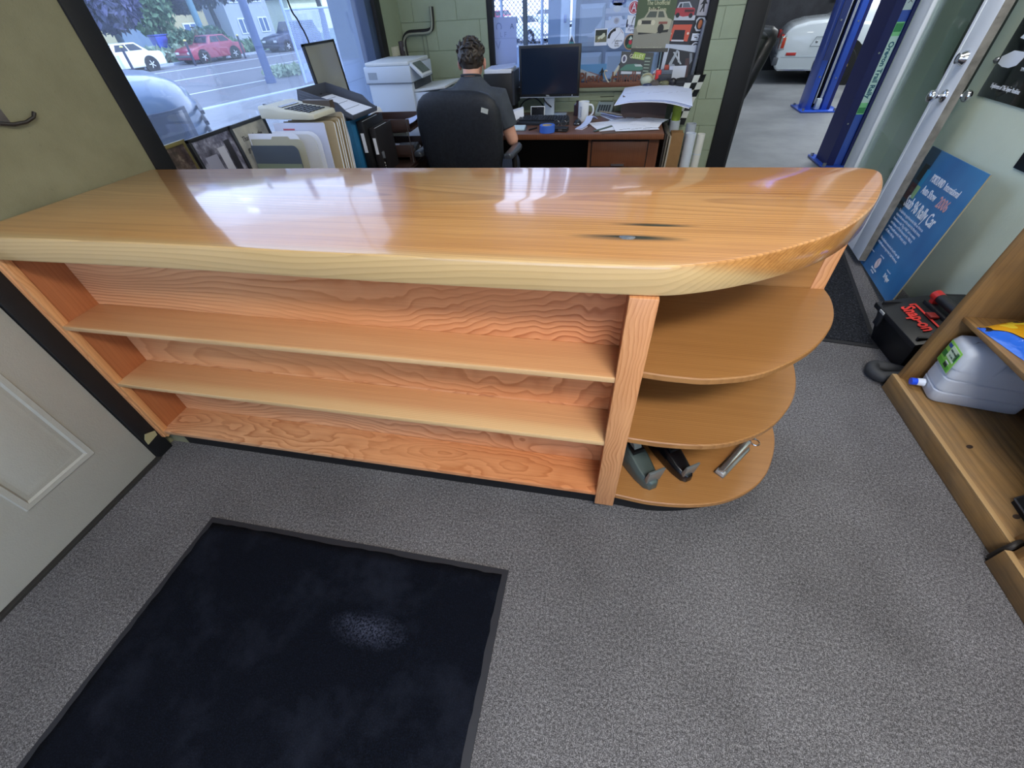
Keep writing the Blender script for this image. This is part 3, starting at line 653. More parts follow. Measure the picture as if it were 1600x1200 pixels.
for x, y in ((1.60, 1.41), (1.58, 1.085)):
    G().sphere((x, y, .0945), (.016, .009, .0012), 12, 6, Matrix.Rotation(.5, 3, 'Z')).make('wood_knot', mat('#33241a', .7), u1)
cb = thing('cable', 'black rubber cable running over the seam between the shelf units', 'cable', (0, 0, 0))
G().tube(cr3([Vector(p) for p in ((1.478, .952, .012), (1.482, .953, .06), (1.492, .955, .100), (1.53, .972, .105), (1.60, .962, .104), (1.72, .955, .104))], 6), .0105, 10).make('cable_body', mat('#26221f', .6), cb)
bc = thing('zip_case', 'black fabric case on the base board of the shelf unit', 'case', (1.565, 1.02, .0945), math.radians(-14))
g = G(); pl = [(.0, .13), (.02, .02), (.06, .0), (.30, .02), (.30, .17), (.05, .17)]
g.loft([[(x, y, 0) for x, y in pl], [(x, y, .02) for x, y in pl], [(x, y, .05) for x, y in inset(pl, .012)], [(x, y, .058) for x, y in inset(pl, .03)]]); g.make('case_body', mat('#101114', .85), bc)
G().tube([(x, y, .022) for x, y in inset(pl, -.002)] + [(inset(pl, -.002)[0][0], inset(pl, -.002)[0][1], .022)], .004, 6).make('piping', mat('#3a3c42', .5), bc)

# water jug
jm = N('jug_plastic'); jm.b.inputs['Transmission Weight'].default_value = .35; jm.b.inputs['Subsurface Weight'].default_value = .0
JUG = jm.fin('#e4ecf8', .32); jm.b.inputs['IOR'].default_value = 1.2
jg = thing('water_jug', 'large translucent water jug with green label and blue tap', 'jug', (1.573, 1.745, .0945), math.radians(-9))
def rrect(w0, w1, r, n=5):
    out = []
    for cx, cy, a in ((w1[0] - r, w1[1] - r, 0), (w0[0] + r, w1[1] - r, 90), (w0[0] + r, w0[1] + r, 180), (w1[0] - r, w0[1] + r, 270)):
        for k in range(n + 1):
            t = math.radians(a + 90 * k / n); out.append((cx + r * math.cos(t), cy + r * math.sin(t)))
    return out
rings = []
for z, d in ((0, .012), (.01, .003), (.06, 0), (.064, .006), (.070, .006), (.074, 0), (.13, 0), (.134, .006), (.140, .006), (.144, 0), (.20, 0), (.222, .008), (.232, .03)):
    rings.append([(x, y, z) for x, y in rrect((d, -.075 + d), (.335 - d, .075 - d), .03)])
G().loft(rings).make('body', JUG, jg, ang=50)
rings = []
for z, d in ((.19, .0), (.26, .0), (.283, .008), (.295, .028), (.297, .05)):
    rings.append([(x, y, z) for x, y in rrect((-.004 + d, -.078 + d), (.155 - d, .078 - d), .03)])
G().loft(rings).make('shoulder', JUG, jg, ang=50)
G().tube(cr3([Vector(p) for p in ((.14, 0, .27), (.20, 0, .262), (.27, 0, .258), (.315, 0, .22))]), .016, 10).make('handle', JUG, jg)
G().cyl((-.002, .02, .035), (-.03, .02, .033), .019, .017).make('spout', mat('#dde6f5', .3), jg)
G().cyl((-.028, .02, .033), (-.052, .02, .031), .017).make('tap_cap', mat('#1d4fe0', .35), jg)
lb = bx('label', mat('#8fd05a', .5), jg, -.0062, -.0042, -.055, .055, .155, .262, bevel=.0005)
for y0, y1, z0, z1, cc in ((-.05, .05, .157, .18, '#5fae3c'), (-.045, .02, .20, .255, '#dbeed0'), (-.03, .0, .165, .19, '#e8eee8'), (.02, .052, .19, .215, '#2e7d3a'), (.025, .05, .235, .25, '#2f4ea8'), (-.05, -.03, .21, .25, '#3f8f46')):
    bx('label_print', mat(cc, .5), lb, -.0072, -.0060, y0, y1, z0, z1)
txt('SPRING WATER', .011, mat('#3c5a48', .6), lb, (-.0076, -.012, .235), WR, sx=.7); txt('2.5 GAL', .010, mat('#3c5a48', .6), lb, (-.0076, -.012, .215), WR)
g = G()
for k in range(6): g.box(-.0078, -.0070, -.029 + .005 * k, -.0265 + .005 * k, .167, .186)
g.make('barcode', BLACK, lb)

# plastic bags on the middle shelf
def bag(name, label, loc, size, stops, rz, seed, wsc):
    n = N('bag_print_%d' % seed)
    b_ = n.noise(n.mapping((wsc, wsc * .8, wsc), (seed, seed * 2, 0)), 1, 1.0, .4, .8)
    c_ = n.ramp(b_, stops, 'CONSTANT'); n.bump(n.noise(n.mapping(), 26, 3), .5, .01); n.fin(c_, .15, .6, .05)
    t = thing(name, label, 'bag', loc, rz)
    random.seed(seed); nu, nv = 26, 20; rings = []
    vtx = []; fcs = []
    for sgn in (1, -1):
        base = len(vtx)
        for j in range(nv + 1):
            for i in range(nu + 1):
                u, v_ = i / nu * 2 - 1, j / nv * 2 - 1
                h = max(0, (1 - abs(u) ** 2.6)) ** .6 * max(0, (1 - abs(v_) ** 2.6)) ** .6
                wob = .006 * math.sin(7 * u + seed) * math.cos(6 * v_ + seed) * h
                zz = size[2] * (h + 0) + wob if sgn > 0 else -.0
                vtx.append((u * size[0] * (1 - .05 * abs(v_)), v_ * size[1] * (1 - .06 * abs(u)), max(zz, .001) if sgn > 0 else 0))
        for j in range(nv):
            for i in range(nu):
                a = base + j * (nu + 1) + i; fcs.append((a, a + 1, a + nu + 2, a + nu + 1))
    G().add(vtx, fcs).make('bag_body', n.m, t, ang=80)
    return t
bag('snack_bag', 'glossy yellow and blue plastic bag on the middle plywood shelf', (1.79, 1.60, .459), (.185, .205, .075), [(0, '#2f6fe0'), (.40, '#2a66d8'), (.44, '#14151a'), (.47, '#e0a21a'), (.55, '#f0d23a'), (.62, '#14151a'), (.645, '#d98b1e')], .25, 3, 6.5)
bag('snack_bag', 'glossy white and green plastic bag nearer on the middle shelf', (1.80, 1.20, .459), (.17, .16, .06), [(0, '#d8dce6'), (.42, '#e6e9f2'), (.5, '#1b1c20'), (.53, '#6ab04a'), (.6, '#d7d94a'), (.66, '#e6e9f2')], -.1, 9, 8)

# posters on the right wall
pb = thing('poster', 'glossy black poster with white emblem on the right wall', 'poster', (RX - .004, 3.30, 1.02))
bx('sheet', mat('#0d0e14', .15, coat=.5), pb, -.002, .002, -.50, -.02, .0, .75, bevel=.0008)
g = G()
cpts = [(-.13 - .01, .30), (-.05, .16), (-.06, .13), (-.20, .12), (-.23, .15), (-.215, .18), (-.16, .19)]
g.prism([(-.035, .145), (-.035, .175), (-.10, .205), (-.20, .205), (-.19, .175), (-.175, .15), (-.13, .135), (-.08, .135)], 'x', -.0035, -.0022)
g.prism([(-.085, .255), (-.15, .34), (-.32, .36), (-.34, .30), (-.30, .26), (-.23, .24), (-.20, .225), (-.17, .245)], 'x', -.0035, -.0022)
g.make('emblem', mat('#dbe4f2', .4), pb)
G().lathe([(.0, 0), (.06, 0), (.06, .0012), (0.001, .0012)], (-.0036, -.17, .48), 20, Matrix.Rotation(-PI / 2, 4, 'Y')).make('round_emblem', mat('#c9d2de', .4), pb)
txt('Explorers of The Super Realities', .028, TW, pb, (-.0035, -.20, .055), WR, sx=.62)
txt('TM', .02, TW, pb, (-.0035, -.235, .14), WR)
pc = thing('poster', 'black notice with white band low on the right wall', 'poster', (RX - .003, 2.62, .80), 0)
bx('sheet', mat('#10121a', .3), pc, -.002, .002, -.26, .10, 0, .14); bx('band', mat('#d7e0ee', .4), pc, -.002, .002, -.26, .055, .141, .20)
txt('2', .035, TW, pc, (-.0032, .04, .075), WR)
pin = thing('wall_pin', 'brass round hook screwed to the wall beside the black poster', 'hook', (RX, 3.30, 1.175))
G().lathe([(.016, 0), (.012, .008), (.006, .012), (.001, .018)], (0, 0, 0), 14, Matrix.Rotation(-PI / 2, 4, 'Y')).make('pin_head', STEEL, pin)
# ------------------------------------------------------------------ office: left side table with files, trays, printer
sd = thing('side_table', 'dark wooden side table along the street window behind the counter', 'table', (0, 0, 0))
bx('table_top', TRAYW, sd, -1.79, -1.335, 1.75, 3.46, .695, .72, bevel=.003)
for x in (-1.76, -1.36):
    for y in (1.78, 3.42): bx('leg', TRAYW, sd, x - .02, x + .02, y - .02, y + .02, 0, .695)
ps = thing('printer_stand', 'dark low cabinet under the office printer in the corner', 'cabinet', (0, 0, 0))
bx('body', TRAYW, ps, -1.78, -1.22, 3.50, 4.22, 0, .70, bevel=.003); bx('door', TRAYW, ps, -1.76, -1.24, 3.488, 3.50, .05, .68, bevel=.002)
G().cyl((-1.30, 3.488, .4), (-1.30, 3.47, .4), .012).make('knob', STEEL, ps)

def print_mat(name, seed, c1, c2, c3, sc=9):
    n = N(name); b_ = n.noise(n.mapping((1, 1, 1), (seed, seed, 0)), sc, 4, .7); return n.fin(n.ramp(b_, [(.34, c1), (.5, c2), (.68, c3)]), .35, .4)
PH1 = print_mat('photo_dark_brown', 1, '#241d1b', '#4a3c36', '#8a7d72', 14); PH2 = print_mat('photo_violet_grey', 2, '#20202c', '#5d5c6e', '#a5a6b8', 12); PH3 = print_mat('photo_handwritten', 3, '#8f8f86', '#a3a299', '#b4b3a8', 9)
def leaning_frame(label, y0, y1, xb, zt_, fm_, pm, z0=.70, fw=.016, lean=.10, mid=None):
    h = zt_ - z0
    f = thing('picture_frame', label, 'picture frame', (xb + lean * h, (y0 + y1) / 2, z0), 0, rot=(0, -math.asin(lean), 0))
    w_ = (y1 - y0) / 2
    for n_, a in (('frame_side', (-w_, -w_ + fw, 0, h)), ('frame_side', (w_ - fw, w_, 0, h)), ('frame_rail', (-w_, w_, h - fw, h)), ('frame_rail', (-w_, w_, 0, fw))):
        bx(n_, fm_, f, -.012, .008, a[0], a[1], a[2], a[3], bevel=.002)
    bx('picture', pm, f, -.010, .001, -w_ + fw * .9, w_ - fw * .9, fw * .9, h - fw * .9, smooth=False)
    if mid: mid(f, w_, h)
    return f
leaning_frame('gold framed dark photo nearest the window post', 1.695, 1.886, -1.99, 1.128, mat('#7d7346', .45, .3), PH1)
def ph2(f, w_, h):
    for q, c in (((-.10, -.02, .22, .34), '#8d8ea2'), ((.0, .05, .20, .36), '#b3b4c4'), ((.06, .10, .18, .38), '#2a2a33'), ((-.12, .12, .17, .185), '#c9cad6')):
        bx('print_detail', mat(c, .4), f, .0012, .0018, q[0], q[1], q[2], q[3], smooth=False)
leaning_frame('black framed grey photo in the middle of the sill', 1.855, 2.150, -1.945, 1.130, mat('#14151b', .4), PH2, mid=ph2)
def ph3(f, w_, h):
    for k in range(3): txt(('Thanks for the', 'great work on', 'my old car')[k], .035, mat('#3c3c40', .7), f, (.002, -.01, h - .075 - .05 * k), (PI / 2, 0, PI / 2), shear=.2, sx=.8)
leaning_frame('dark framed handwritten note beside the file folders', 2.135, 2.425, -1.94, 1.130, mat('#2c3138', .4), PH3, mid=ph3)
# tall mirror-like frame leaning on the glass
mr = thing('mirror', 'thin black framed mirror leaning on the street window', 'mirror', (-1.80, 3.07, .70), 0, rot=(0, -.075, 0))
bx('glass', mat('#8d8d80', .12, 0, coat=.6), mr, -.006, .001, -.175, .175, .0, .695, smooth=False)  # beige face colour stands for the room wall reflected in the mirror
for a in ((-.185, -.173, 0, .70), (.173, .185, 0, .70), (-.185, .185, .69, .702), (-.185, .185, 0, .012)): bx('frame_strip', BLACK, mr, -.01, .006, a[0], a[1], a[2], a[3])

# file folders standing in a row (each one a thing)
def folder(label, y, x0, x1, zt_, m, lean=.12, th=.004, r=.03, tab=None, cat='folder', sheets=None):
    h = zt_ - .72
    o = thing('file_folder' if cat == 'folder' else 'paper_sheaf', label, cat, ((x0 + x1) / 2, y, .7255), rot=(-lean, 0, 0), group=None)
    w_ = (x1 - x0) / 2
    pl = [(-w_, 0), (w_, 0)] + [(w_ - r + r * math.cos(t), h - r + r * math.sin(t)) for t in (0, .4, .8, 1.2, PI / 2)]
    if tab: pl += [(tab[1], h), (tab[1] - .01, h + .012), (tab[0] + .01, h + .012), (tab[0], h)]
    pl += [(-w_, h)]
    G().prism(pl, 'y', 0, th).make('cover', m, o, smooth=False)
    G().prism([(p[0] * .97, p[1] * .985) for p in pl], 'y', th, th + (sheets or .006)).make('pages', PAPER if cat == 'folder' else m, o, smooth=False)
    return o
fo = folder('slate grey folder at the front of the file row', 2.10, -1.853, -1.577, 1.035, mat('#4d5866', .6), th=.003)
bx('band', mat('#7d8a78', .6), fo, -.135, .135, -.001, .0, .19, .23)
folder('cream tabbed folder right behind the slate grey one', 2.125, -1.86, -1.555, 1.058, mat('#a9a897', .7), tab=(-.03, .08))
folder('white sheaf with blue print sticking out on the left', 2.165, -1.90, -1.60, 1.075, PAPER, cat='papers')
folder('pale folder with a curled corner in the file row', 2.19, -1.80, -1.52, 1.066, mat('#c6c8cc', .7), r=.05)
folder('white sheaf leaning behind the pale curled folder', 2.23, -1.80, -1.52, 1.072, PAPER, cat='papers', r=.06)
fo = folder('tall bright white sheaf with red print at its top', 2.285, -1.82, -1.51, 1.10, mat('#c8cfe6', .7), cat='papers', r=.008)
bx('red_print', mat('#b7616e', .7), fo, -.10, -.03, -.001, 0, .345, .353)
for k, (y, x0, x1, z, m_, lb) in enumerate(((2.345, -1.80, -1.495, 1.095, MANILA, 'first manila folder behind the tall white sheaf'), (2.40, -1.81, -1.51, 1.09, MANILA2, 'dark tan folder, second behind the white sheaf'), (2.45, -1.82, -1.525, 1.093, MANILA, 'third manila folder under the calculator'), (2.50, -1.83, -1.535, 1.088, mat('#8f7d5e', .8), 'brown folder under the calculator right end'), (2.56, -1.85, -1.555, 1.10, MANILA, 'thick manila folder next to the blue binder'), (2.61, -1.87, -1.575, 1.11, mat('#b5a88c', .8), 'last pale folder in the file row before the binder'))):
    folder(lb, y, x0, x1, z, m_, lean=.14, th=.006, sheets=.018, r=.012)
ca = thing('calculator', 'putty coloured desk calculator lying on top of the file folders', 'calculator', (-1.715, 2.435, 1.118), math.radians(-8))
rings = []
for x, z1, hw in ((-.185, .040, .085), (-.175, .058, .10), (-.10, .064, .105), (-.02, .046, .108), (.15, .030, .105), (.18, .022, .09)):
    rings.append([(x, -hw, 0), (x, -hw, z1 * .8), (x, -hw * .93, z1), (x, hw * .93, z1), (x, hw, z1 * .8), (x, hw, 0)])
G().loft(rings).make('case', PUTTY, ca, bevel=.004)
G().hexa([(-.155, -.075, .058), (-.03, -.075, .046), (-.03, .06, .046), (-.155, .06, .058)], [(-.155, -.075, .0655), (-.03, -.075, .0515), (-.03, .06, .0515), (-.155, .06, .0655)]).make('display', mat('#3c424e', .2), ca)
kg = G()
for i in range(6):
    for j in range(5): kg.box(-.008 + .028 * i, .012 + .028 * i, -.085 + .028 * j, -.065 + .028 * j, .030, .0475 - .0025 * i)
kg.make('keys', mat('#2b3038', .5), ca)
bx('paper_slot', mat('#4a4038', .5), ca, -.02, .165, .08, .115, .02, .058)
# dark letter tray on the binders
lt = thing('letter_tray', 'dark grey plastic letter tray tilted on top of the binders', 'tray', (0, 0, 0))
A, Bq, Cq, Dq = Vector((-1.84, 2.655, 1.17)), Vector((-1.86, 2.955, 1.175)), Vector((-1.53, 2.93, 1.085)), Vector((-1.50, 2.64, 1.075))
ux, uy = (Dq - A), (Bq - A); un = ux.cross(uy).normalized()
lt.matrix_world = Matrix((ux.normalized(), (uy - ux.normalized() * uy.dot(ux.normalized())).normalized(), un)).transposed().to_4x4(); lt.location = A
L_, W_ = ux.length, uy.length; TG = mat('#4d525e', .5)
bx('tray_floor', TG, lt, 0, L_, 0, W_, -.022, -.016)
for y in (0, W_ - .005):
    G().prism([(0, -.022), (L_, -.022), (L_, .0), (L_ - .05, .012), (L_ - .10, .040), (0, .042)], 'y', y, y + .005).make('tray_side', TG, lt)
bx('tray_back', TG, lt, 0, .005, 0, W_, -.022, .042); bx('tray_lip', TG, lt, L_ - .004, L_, 0, W_, -.022, .004)
for z in (-.004, .010, .024): bx('side_rib', mat('#5b606b', .5), lt, .015, .10, -.004, 0, z, z + .004)
pp = thing('paper', 'white forms lying in the dark grey letter tray', 'paper', (0, 0, 0)); pp.matrix_world = lt.matrix_world.copy(); pp.location = A
bx('sheets', PAPER, pp, .06, L_ - .01, .03, W_ - .03, -.0155, -.004)
for k in range(3): bx('form_line', mat('#5b6170', .7), pp, .10 + .08 * k, .104 + .08 * k, .05, W_ - .06, -.004, -.0036)
def binder(label, x, y0, y1, zt_, m_, sp=None, w_=.07, lean=-.12):
    o = thing('ring_binder', label, 'binder', (x, y0, .72), rot=(0, lean, 0))
    h = zt_ - .72
    bx('cover', m_, o, 0, .004, 0, y1 - y0, 0, h, bevel=.001); bx('cover', m_, o, w_ - .004, w_, 0, y1 - y0, 0, h, bevel=.001); bx('spine', m_, o, 0, w_, -.003, .002, 0, h, bevel=.001)
    bx('pages', PAPER, o, .006, w_ - .006, .01, y1 - y0 - .01, .005, h - .01)
    if sp: bx('spine_label', sp, o, w_ * .25, w_ * .75, -.004, -.003, h * .45, h * .8)
binder('teal blue ring binder under the dark letter tray', -1.635, 2.67, 2.92, 1.045, mat('#1f5f8a', .5), w_=.085, lean=0)
binder('black ring binder with white spine label right of the teal binder', -1.540, 2.72, 3.0, 1.03, BLACK, PAPER, w_=.045, lean=0)
binder('second black ring binder beside the wooden letter tray', -1.485, 2.76, 3.0, .985, mat('#1c1a1d', .5), PAPER, w_=.04, lean=0)
o = thing('storage_box', 'dark upright box on the side table under the grey letter tray', 'box', (0, 0, 0)); bx('box_body', TRAYW, o, -1.79, -1.70, 2.70, 2.93, .72, 1.09, bevel=.003); bx('box_lid', BLACK, o, -1.793, -1.697, 2.697, 2.933, 1.09, 1.10)
# two-tier wooden letter tray
wt = thing('letter_tray', 'two tier dark wooden letter tray beside the office chair', 'tray', (-1.68, 3.03, .72), math.radians(2))
for z in (.03, .185):
    bx('tray_floor', TRAYW, wt, 0, .345, 0, .27, z, z + .012)
    bx('tray_side', TRAYW, wt, 0, .345, 0, .012, z, z + .075, bevel=.002); bx('tray_side', TRAYW, wt, 0, .345, .258, .27, z, z + .075, bevel=.002)
    bx('tray_back', TRAYW, wt, 0, .012, .012, .258, z, z + .075)
for y in (-.003, .273): G().cyl((.33, y, .0), (.33, y, .262), .0035, n=8).make('rod', STEEL, wt)
for y in (.002, .268): G().cyl((.03, y, .0), (.03, y, .19), .005, n=8).make('rod', BLACK, wt)
for x in (.0, .305): bx('foot', TRAYW, wt, x, x + .04, 0, .27, 0, .03)
pp = thing('paper', 'white paper with curled edge in the upper wooden tray', 'paper', (-1.60, 3.06, .9185), math.radians(4))
cv = [(.30 * i / 10, .012 * (i / 10) + .035 * max(0, (i - 5) / 5) ** 2) for i in range(11)]
G().loft([[(x, .0, z), (x, .21, z + .02 * (x / .3)), (x, .21, z + .02 * (x / .3) + .003), (x, 0, z + .003)] for x, z in cv]).make('sheet', PAPERB, pp)
pp = thing('paper', 'white paper scraps in the lower wooden tray', 'paper', (-1.62, 3.08, .7635), 0)
bx('sheet', PAPER, pp, 0, .25, 0, .18, 0, .012); G().cbox((.12, .06, .02), (.10, .12, .012), (.2, .1, .3)).make('scrap', PAPERB, pp)
kb0 = thing('phone_handset', 'black desk phone in the lower wooden tray near the chair', 'phone', (-1.43, 3.14, .763), math.radians(12))
bx('phone_body', mat('#26282c', .45), kb0, -.06, .08, -.09, .09, 0, .04, bevel=.008); bx('keys', mat('#4a4d54', .5), kb0, -.03, .06, -.07, .03, .04, .045)
rm = thing('remote_control', 'small black and silver remote standing on the side table', 'remote control', (-1.46, 2.80, .72), rot=(.15, 0, .5))
bx('body', BLACKG, rm, -.019, .019, -.010, .010, 0, .13, bevel=.005); bx('top_shell', mat('#6d737c', .35, .4), rm, -.0192, .0192, -.0105, .0105, .09, .131, bevel=.004)
for i in range(3):
    for j in range(2): G().cbox((-.007 + .014 * j, -.0105, .03 + .018 * i), (.008, .003, .008)).make('button', mat('#a7a9ad', .5), rm)
cbx = thing('cable', 'black cable coil on the side table by the remote', 'cable', (-1.46, 2.58, .727))
G().tube([((.09 - .004 * k / 8) * math.cos(k * .35), (.06) * math.sin(k * .35), .006 * (k / 18)) for k in range(54)], .006, 6).make('cable_body', BLACK, cbx)
wb2 = thing('paper_bin', 'white plastic magazine holder by the printer', 'holder', (-1.70, 3.34, .72))
g = G(); g.prism([(-.06, 0), (.05, 0), (.05, .12), (.02, .20), (-.02, .27), (-.06, .28)], 'y', 0, .10); g.make('holder_body', WHITE, wb2, bevel=.003)
mg = thing('desk_gadget', 'small cream and black desk gadget at the printer foot', 'gadget', (-1.56, 3.36, .72), .2)
bx('gadget_body', PUTTY, mg, -.06, .06, -.04, .04, 0, .12, bevel=.008); bx('gadget_top', BLACK, mg, -.055, .055, -.035, .035, .12, .15, bevel=.01)
G().cyl((.06, 0, .06), (.09, 0, .06), .028).make('gadget_roll', BLACK, mg)
# printer
pr = thing('printer', 'pale grey office printer in the corner by the window', 'printer', (-1.90, 3.70, .70))
PRB = mat('#b6c2d2', .5, 0, 'printer_plastic'); PRW = mat('#c2c8cc', .5)
bx('body', PRB, pr, 0, .36, 0, .46, .0, .40, bevel=.008); bx('scanner', PRB, pr, -.012, .37, -.012, .47, .40, .505, bevel=.008)
bx('scanner_lid', PRW, pr, .0, .36, 0, .45, .505, .53, bevel=.01); bx('seam', mat('#5c6570', .6), pr, -.013, .371, -.013, .471, .398, .402)
bx('lower_body', PRB, pr, .36, .62, .02, .44, .0, .335, bevel=.006)
g = G(); g.prism([(.36, .335), (.62, .355), (.62, .372), (.36, .352)], 'y', .02, .44); g.make('output_tray', PRW, pr, bevel=.003)
bx('output_slot', mat('#3a3f46', .6), pr, .3605, .375, .05, .40, .352, .40)
g = G(); g.hexa([(.365, .0, .505), (.455, .0, .425), (.455, .20, .425), (.365, .20, .505)], [(.375, .0, .525), (.467, .0, .445), (.467, .20, .445), (.375, .20, .525)]); g.make('control_panel', PRW, pr, bevel=.004)
g = G(); g.hexa([(.385, .02, .515), (.455, .02, .455), (.455, .18, .455), (.385, .18, .515)], [(.388, .02, .5195), (.458, .02, .4595), (.458, .18, .4595), (.388, .18, .5195)]); g.make('screen', mat('#4a5556', .15), pr)
bx('handle_notch', mat('#8a96a6', .5), pr, .02, .09, -.0135, -.011, .425, .47)

# outlet, plugs and surface conduit in the corner
ol = thing('wall_outlet', 'cream wall outlet box with plug beside the window frame', 'outlet', (-1.93, 4.36, 1.21))
bx('box', PUTTY, ol, 0, .035, -.05, .05, -.07, .07, bevel=.006); G().cbox((.05, .01, -.01), (.04, .03, .03)).make('plug', BLACK, ol, bevel=.004); G().cbox((.05, .0, -.05), (.045, .03, .026)).make('plug', WHITE, ol, bevel=.004)
G().tube(cr3([Vector(p) for p in ((.06, 0, -.05), (.10, -.02, -.055), (.12, -.06, -.12), (.10, -.10, -.25), (.06, -.14, -.40))]), .006, 8).make('cord', WHITE, ol)
o2 = thing('wall_outlet', 'dark switch box higher beside the corner', 'outlet', (-1.93, 4.52, 1.25)); bx('box', mat('#4b4650', .5), o2, 0, .03, -.03, .03, -.055, .055, bevel=.004); G().cbox((.034, 0, 0), (.01, .014, .03)).make('switch', mat('#8b8d92', .4), o2)
cd = thing('conduit', 'black and grey cable bundle bent along the green corner wall', 'cable', (0, 0, 0))
P0 = [(-1.615, 4.60, 1.52), (-1.625, 4.60, 1.40), (-1.66, 4.595, 1.365), (-1.78, 4.595, 1.36), (-1.86, 4.595, 1.355), (-1.905, 4.595, 1.32), (-1.913, 4.59, 1.25), (-1.905, 4.59, 1.10), (-1.90, 4.58, .7)]
G().tube(cr3([Vector(p) for p in P0]), .017, 10).make('cable_sheath', mat('#15161a', .6), cd)
G().tube(cr3([Vector((x - .0, y - .020, z + (.0 if i < 2 else -.012))) for i, (x, y, z) in enumerate(P0)]), .009, 8).make('conductor', mat('#8d9389', .5), cd)
c3 = thing('cable', 'thin grey wire pair running down the green block wall', 'cable', (0, 0, 0))
for dx in (0, .035): G().tube([(-1.74 + dx, 4.613, 1.33), (-1.735 + dx, 4.613, 1.1), (-1.72 + dx, 4.613, .6)], .005, 6).make('wire', mat('#7b8475', .6), c3)

# ------------------------------------------------------------------ desk
dk = thing('desk', 'brown wood-veneer desk with drawers under the back window', 'desk', (0, 0, 0))
bx('desk_top', DESKT, dk, -1.21, .405, 3.685, 4.52, .715, .75, bevel=.004)
bx('front_edge', DESKW, dk, -1.21, .405, 3.679, 3.686, .712, .7495, bevel=.001)
bx('pedestal', DESKW, dk, -.155, .385, 3.75, 4.48, .02, .715)
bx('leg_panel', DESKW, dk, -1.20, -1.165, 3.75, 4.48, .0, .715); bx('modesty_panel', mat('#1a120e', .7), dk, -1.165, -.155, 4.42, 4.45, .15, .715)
for z0, z1 in ((.505, .688), (.30, .49), (.05, .285)):
    d_ = bx('drawer', DESKW, dk, -.125, .300, 3.735, 3.752, z0, z1, bevel=.003); G().cbox((.0875, 3.728, z0 + .015), (.10, .012, .012)).make('pull', STEEL, d_)
bx('drawer_gap', BLACK, dk, -.133, .308, 3.7485, 3.7505, .04, .696)
# monitor
mo = thing('monitor', 'black flat monitor with silver foot on the desk', 'monitor', (-.545, 4.30, .75), math.radians(-1))
bx('housing', mat('#15171b', .45), mo, -.256, .256, -.004, .045, .148, .502, bevel=.006); bx('screen', mat('#1b2536', .12, coat=.3), mo, -.238, .238, -.0055, -.003, .172, .484)
bx('lower_bezel', mat('#aab3bf', .35, .4), mo, -.256, .256, -.008, .02, .146, .152)
txt('DELL', .014, mat('#cfd4da', .4), mo, (-.01, -.0075, .161), FR); G().cyl((.20, -.004, .161), (.20, -.009, .161), .004, n=10).make('power_button', mat('#c9d6e6', .4), mo)
for k in range(4): G().cbox((.12 + .018 * k, -.0055, .161), (.007, .003, .003)).make('button', mat('#50555c', .4), mo)
bx('neck', mat('#b9c3cf', .35, .4), mo, -.045, .045, .02, .05, .01, .30, bevel=.006); bx('foot', mat('#b3bcc8', .35, .4), mo, -.15, .15, -.09, .12, 0, .014, bevel=.008)
G().tube(cr3([Vector(p) for p in ((-.06, .05, .17), (-.04, .02, .12), (.0, .0, .09), (.02, .03, .07))]), .006, 8).make('cable', BLACK, mo)
kb = thing('keyboard', 'black curved keyboard in front of the monitor', 'keyboard', (-.565, 4.06, .751), math.radians(-3))
g = G(); arcp = [(-.235, -.06), (-.12, -.085), (0, -.09), (.12, -.085), (.235, -.06), (.215, .075), (.1, .105), (0, .11), (-.1, .105), (-.215, .075)]
g.loft([[(x, y, 0) for x, y in arcp], [(x, y, .016 + .02 * (y + .09) / .2) for x, y in arcp], [(x, y, .019 + .02 * (y + .09) / .2) for x, y in inset(arcp, .006)]]); g.make('body', mat('#1e2127', .5), kb)
kg = G()
for j in range(5):
    for i in range(18): kg.cbox((-.195 + .023 * i, -.035 + .024 * j - .0000, .032 + .0024 * j), (.018, .018, .008), (.12, 0, 0))
kg.make('keys', mat('#2d323b', .45), kb)
for k in range(6): G().cbox((-.08 + .028 * k, .093, .040), (.014, .007, .004)).make('hot_key', mat('#8f96a2', .4), kb)
wr2 = thing('tablet_stand', 'white framed black panel standing behind the keyboard', 'stand', (-.635, 4.225, .75), rot=(-.2, 0, 0))
bx('frame', WHITE, wr2, -.062, .062, 0, .010, .025, .095, bevel=.003); bx('panel', BLACKG, wr2, -.056, .056, -.0015, .001, .030, .090); bx('dot', CHROME, wr2, -.003, .003, -.003, -.001, .078, .083); bx('leg', WHITE, wr2, -.03, .03, .01, .03, 0, .05)
tp = thing('tape_roll', 'blue masking tape roll on the desk front', 'tape roll', (-.487, 3.755, .7505))
G().lathe([(.040, 0), (.060, 0), (.0605, .048), (.040, .048), (.040, 0)], n=32).make('tape', mat('#3d6ccf', .6), tp); G().lathe([(.037, .001), (.040, .001), (.040, .047), (.037, .047), (.037, .001)], n=32).make('core', mat('#b8a98c', .7), tp)
np_ = thing('note_pad', 'white note pad on the desk beside the man', 'note pad', (-.735, 3.86, .7505), .08)
bx('cover', mat('#4a5464', .6), np_, -.055, .062, -.075, .075, 0, .004); bx('sheets', mat('#c6dbe6', .7), np_, -.055, .05, -.072, .072, .004, .014)
pn = thing('pen', 'black pen lying between the note pad and tape', 'pen', (-.615, 3.83, .757), .9); G().cyl((-.04, 0, 0), (.045, 0, 0), .0055, n=10).make('barrel', BLACK, pn); G().cyl((.045, 0, 0), (.058, 0, 0), .005, .001, n=10).make('tip', STEEL, pn)
wl = thing('wallet', 'black wallet beside the blue tape roll', 'wallet', (-.385, 3.785, .7505), -.1); bx('flap', BLACK, wl, -.06, .06, -.04, .04, 0, .014, bevel=.004); bx('flap', mat('#1a1b1f', .5), wl, -.055, .06, -.038, .04, .014, .026, bevel=.005); bx('badge', STEEL, wl, -.01, .02, -.0415, -.039, .008, .02)
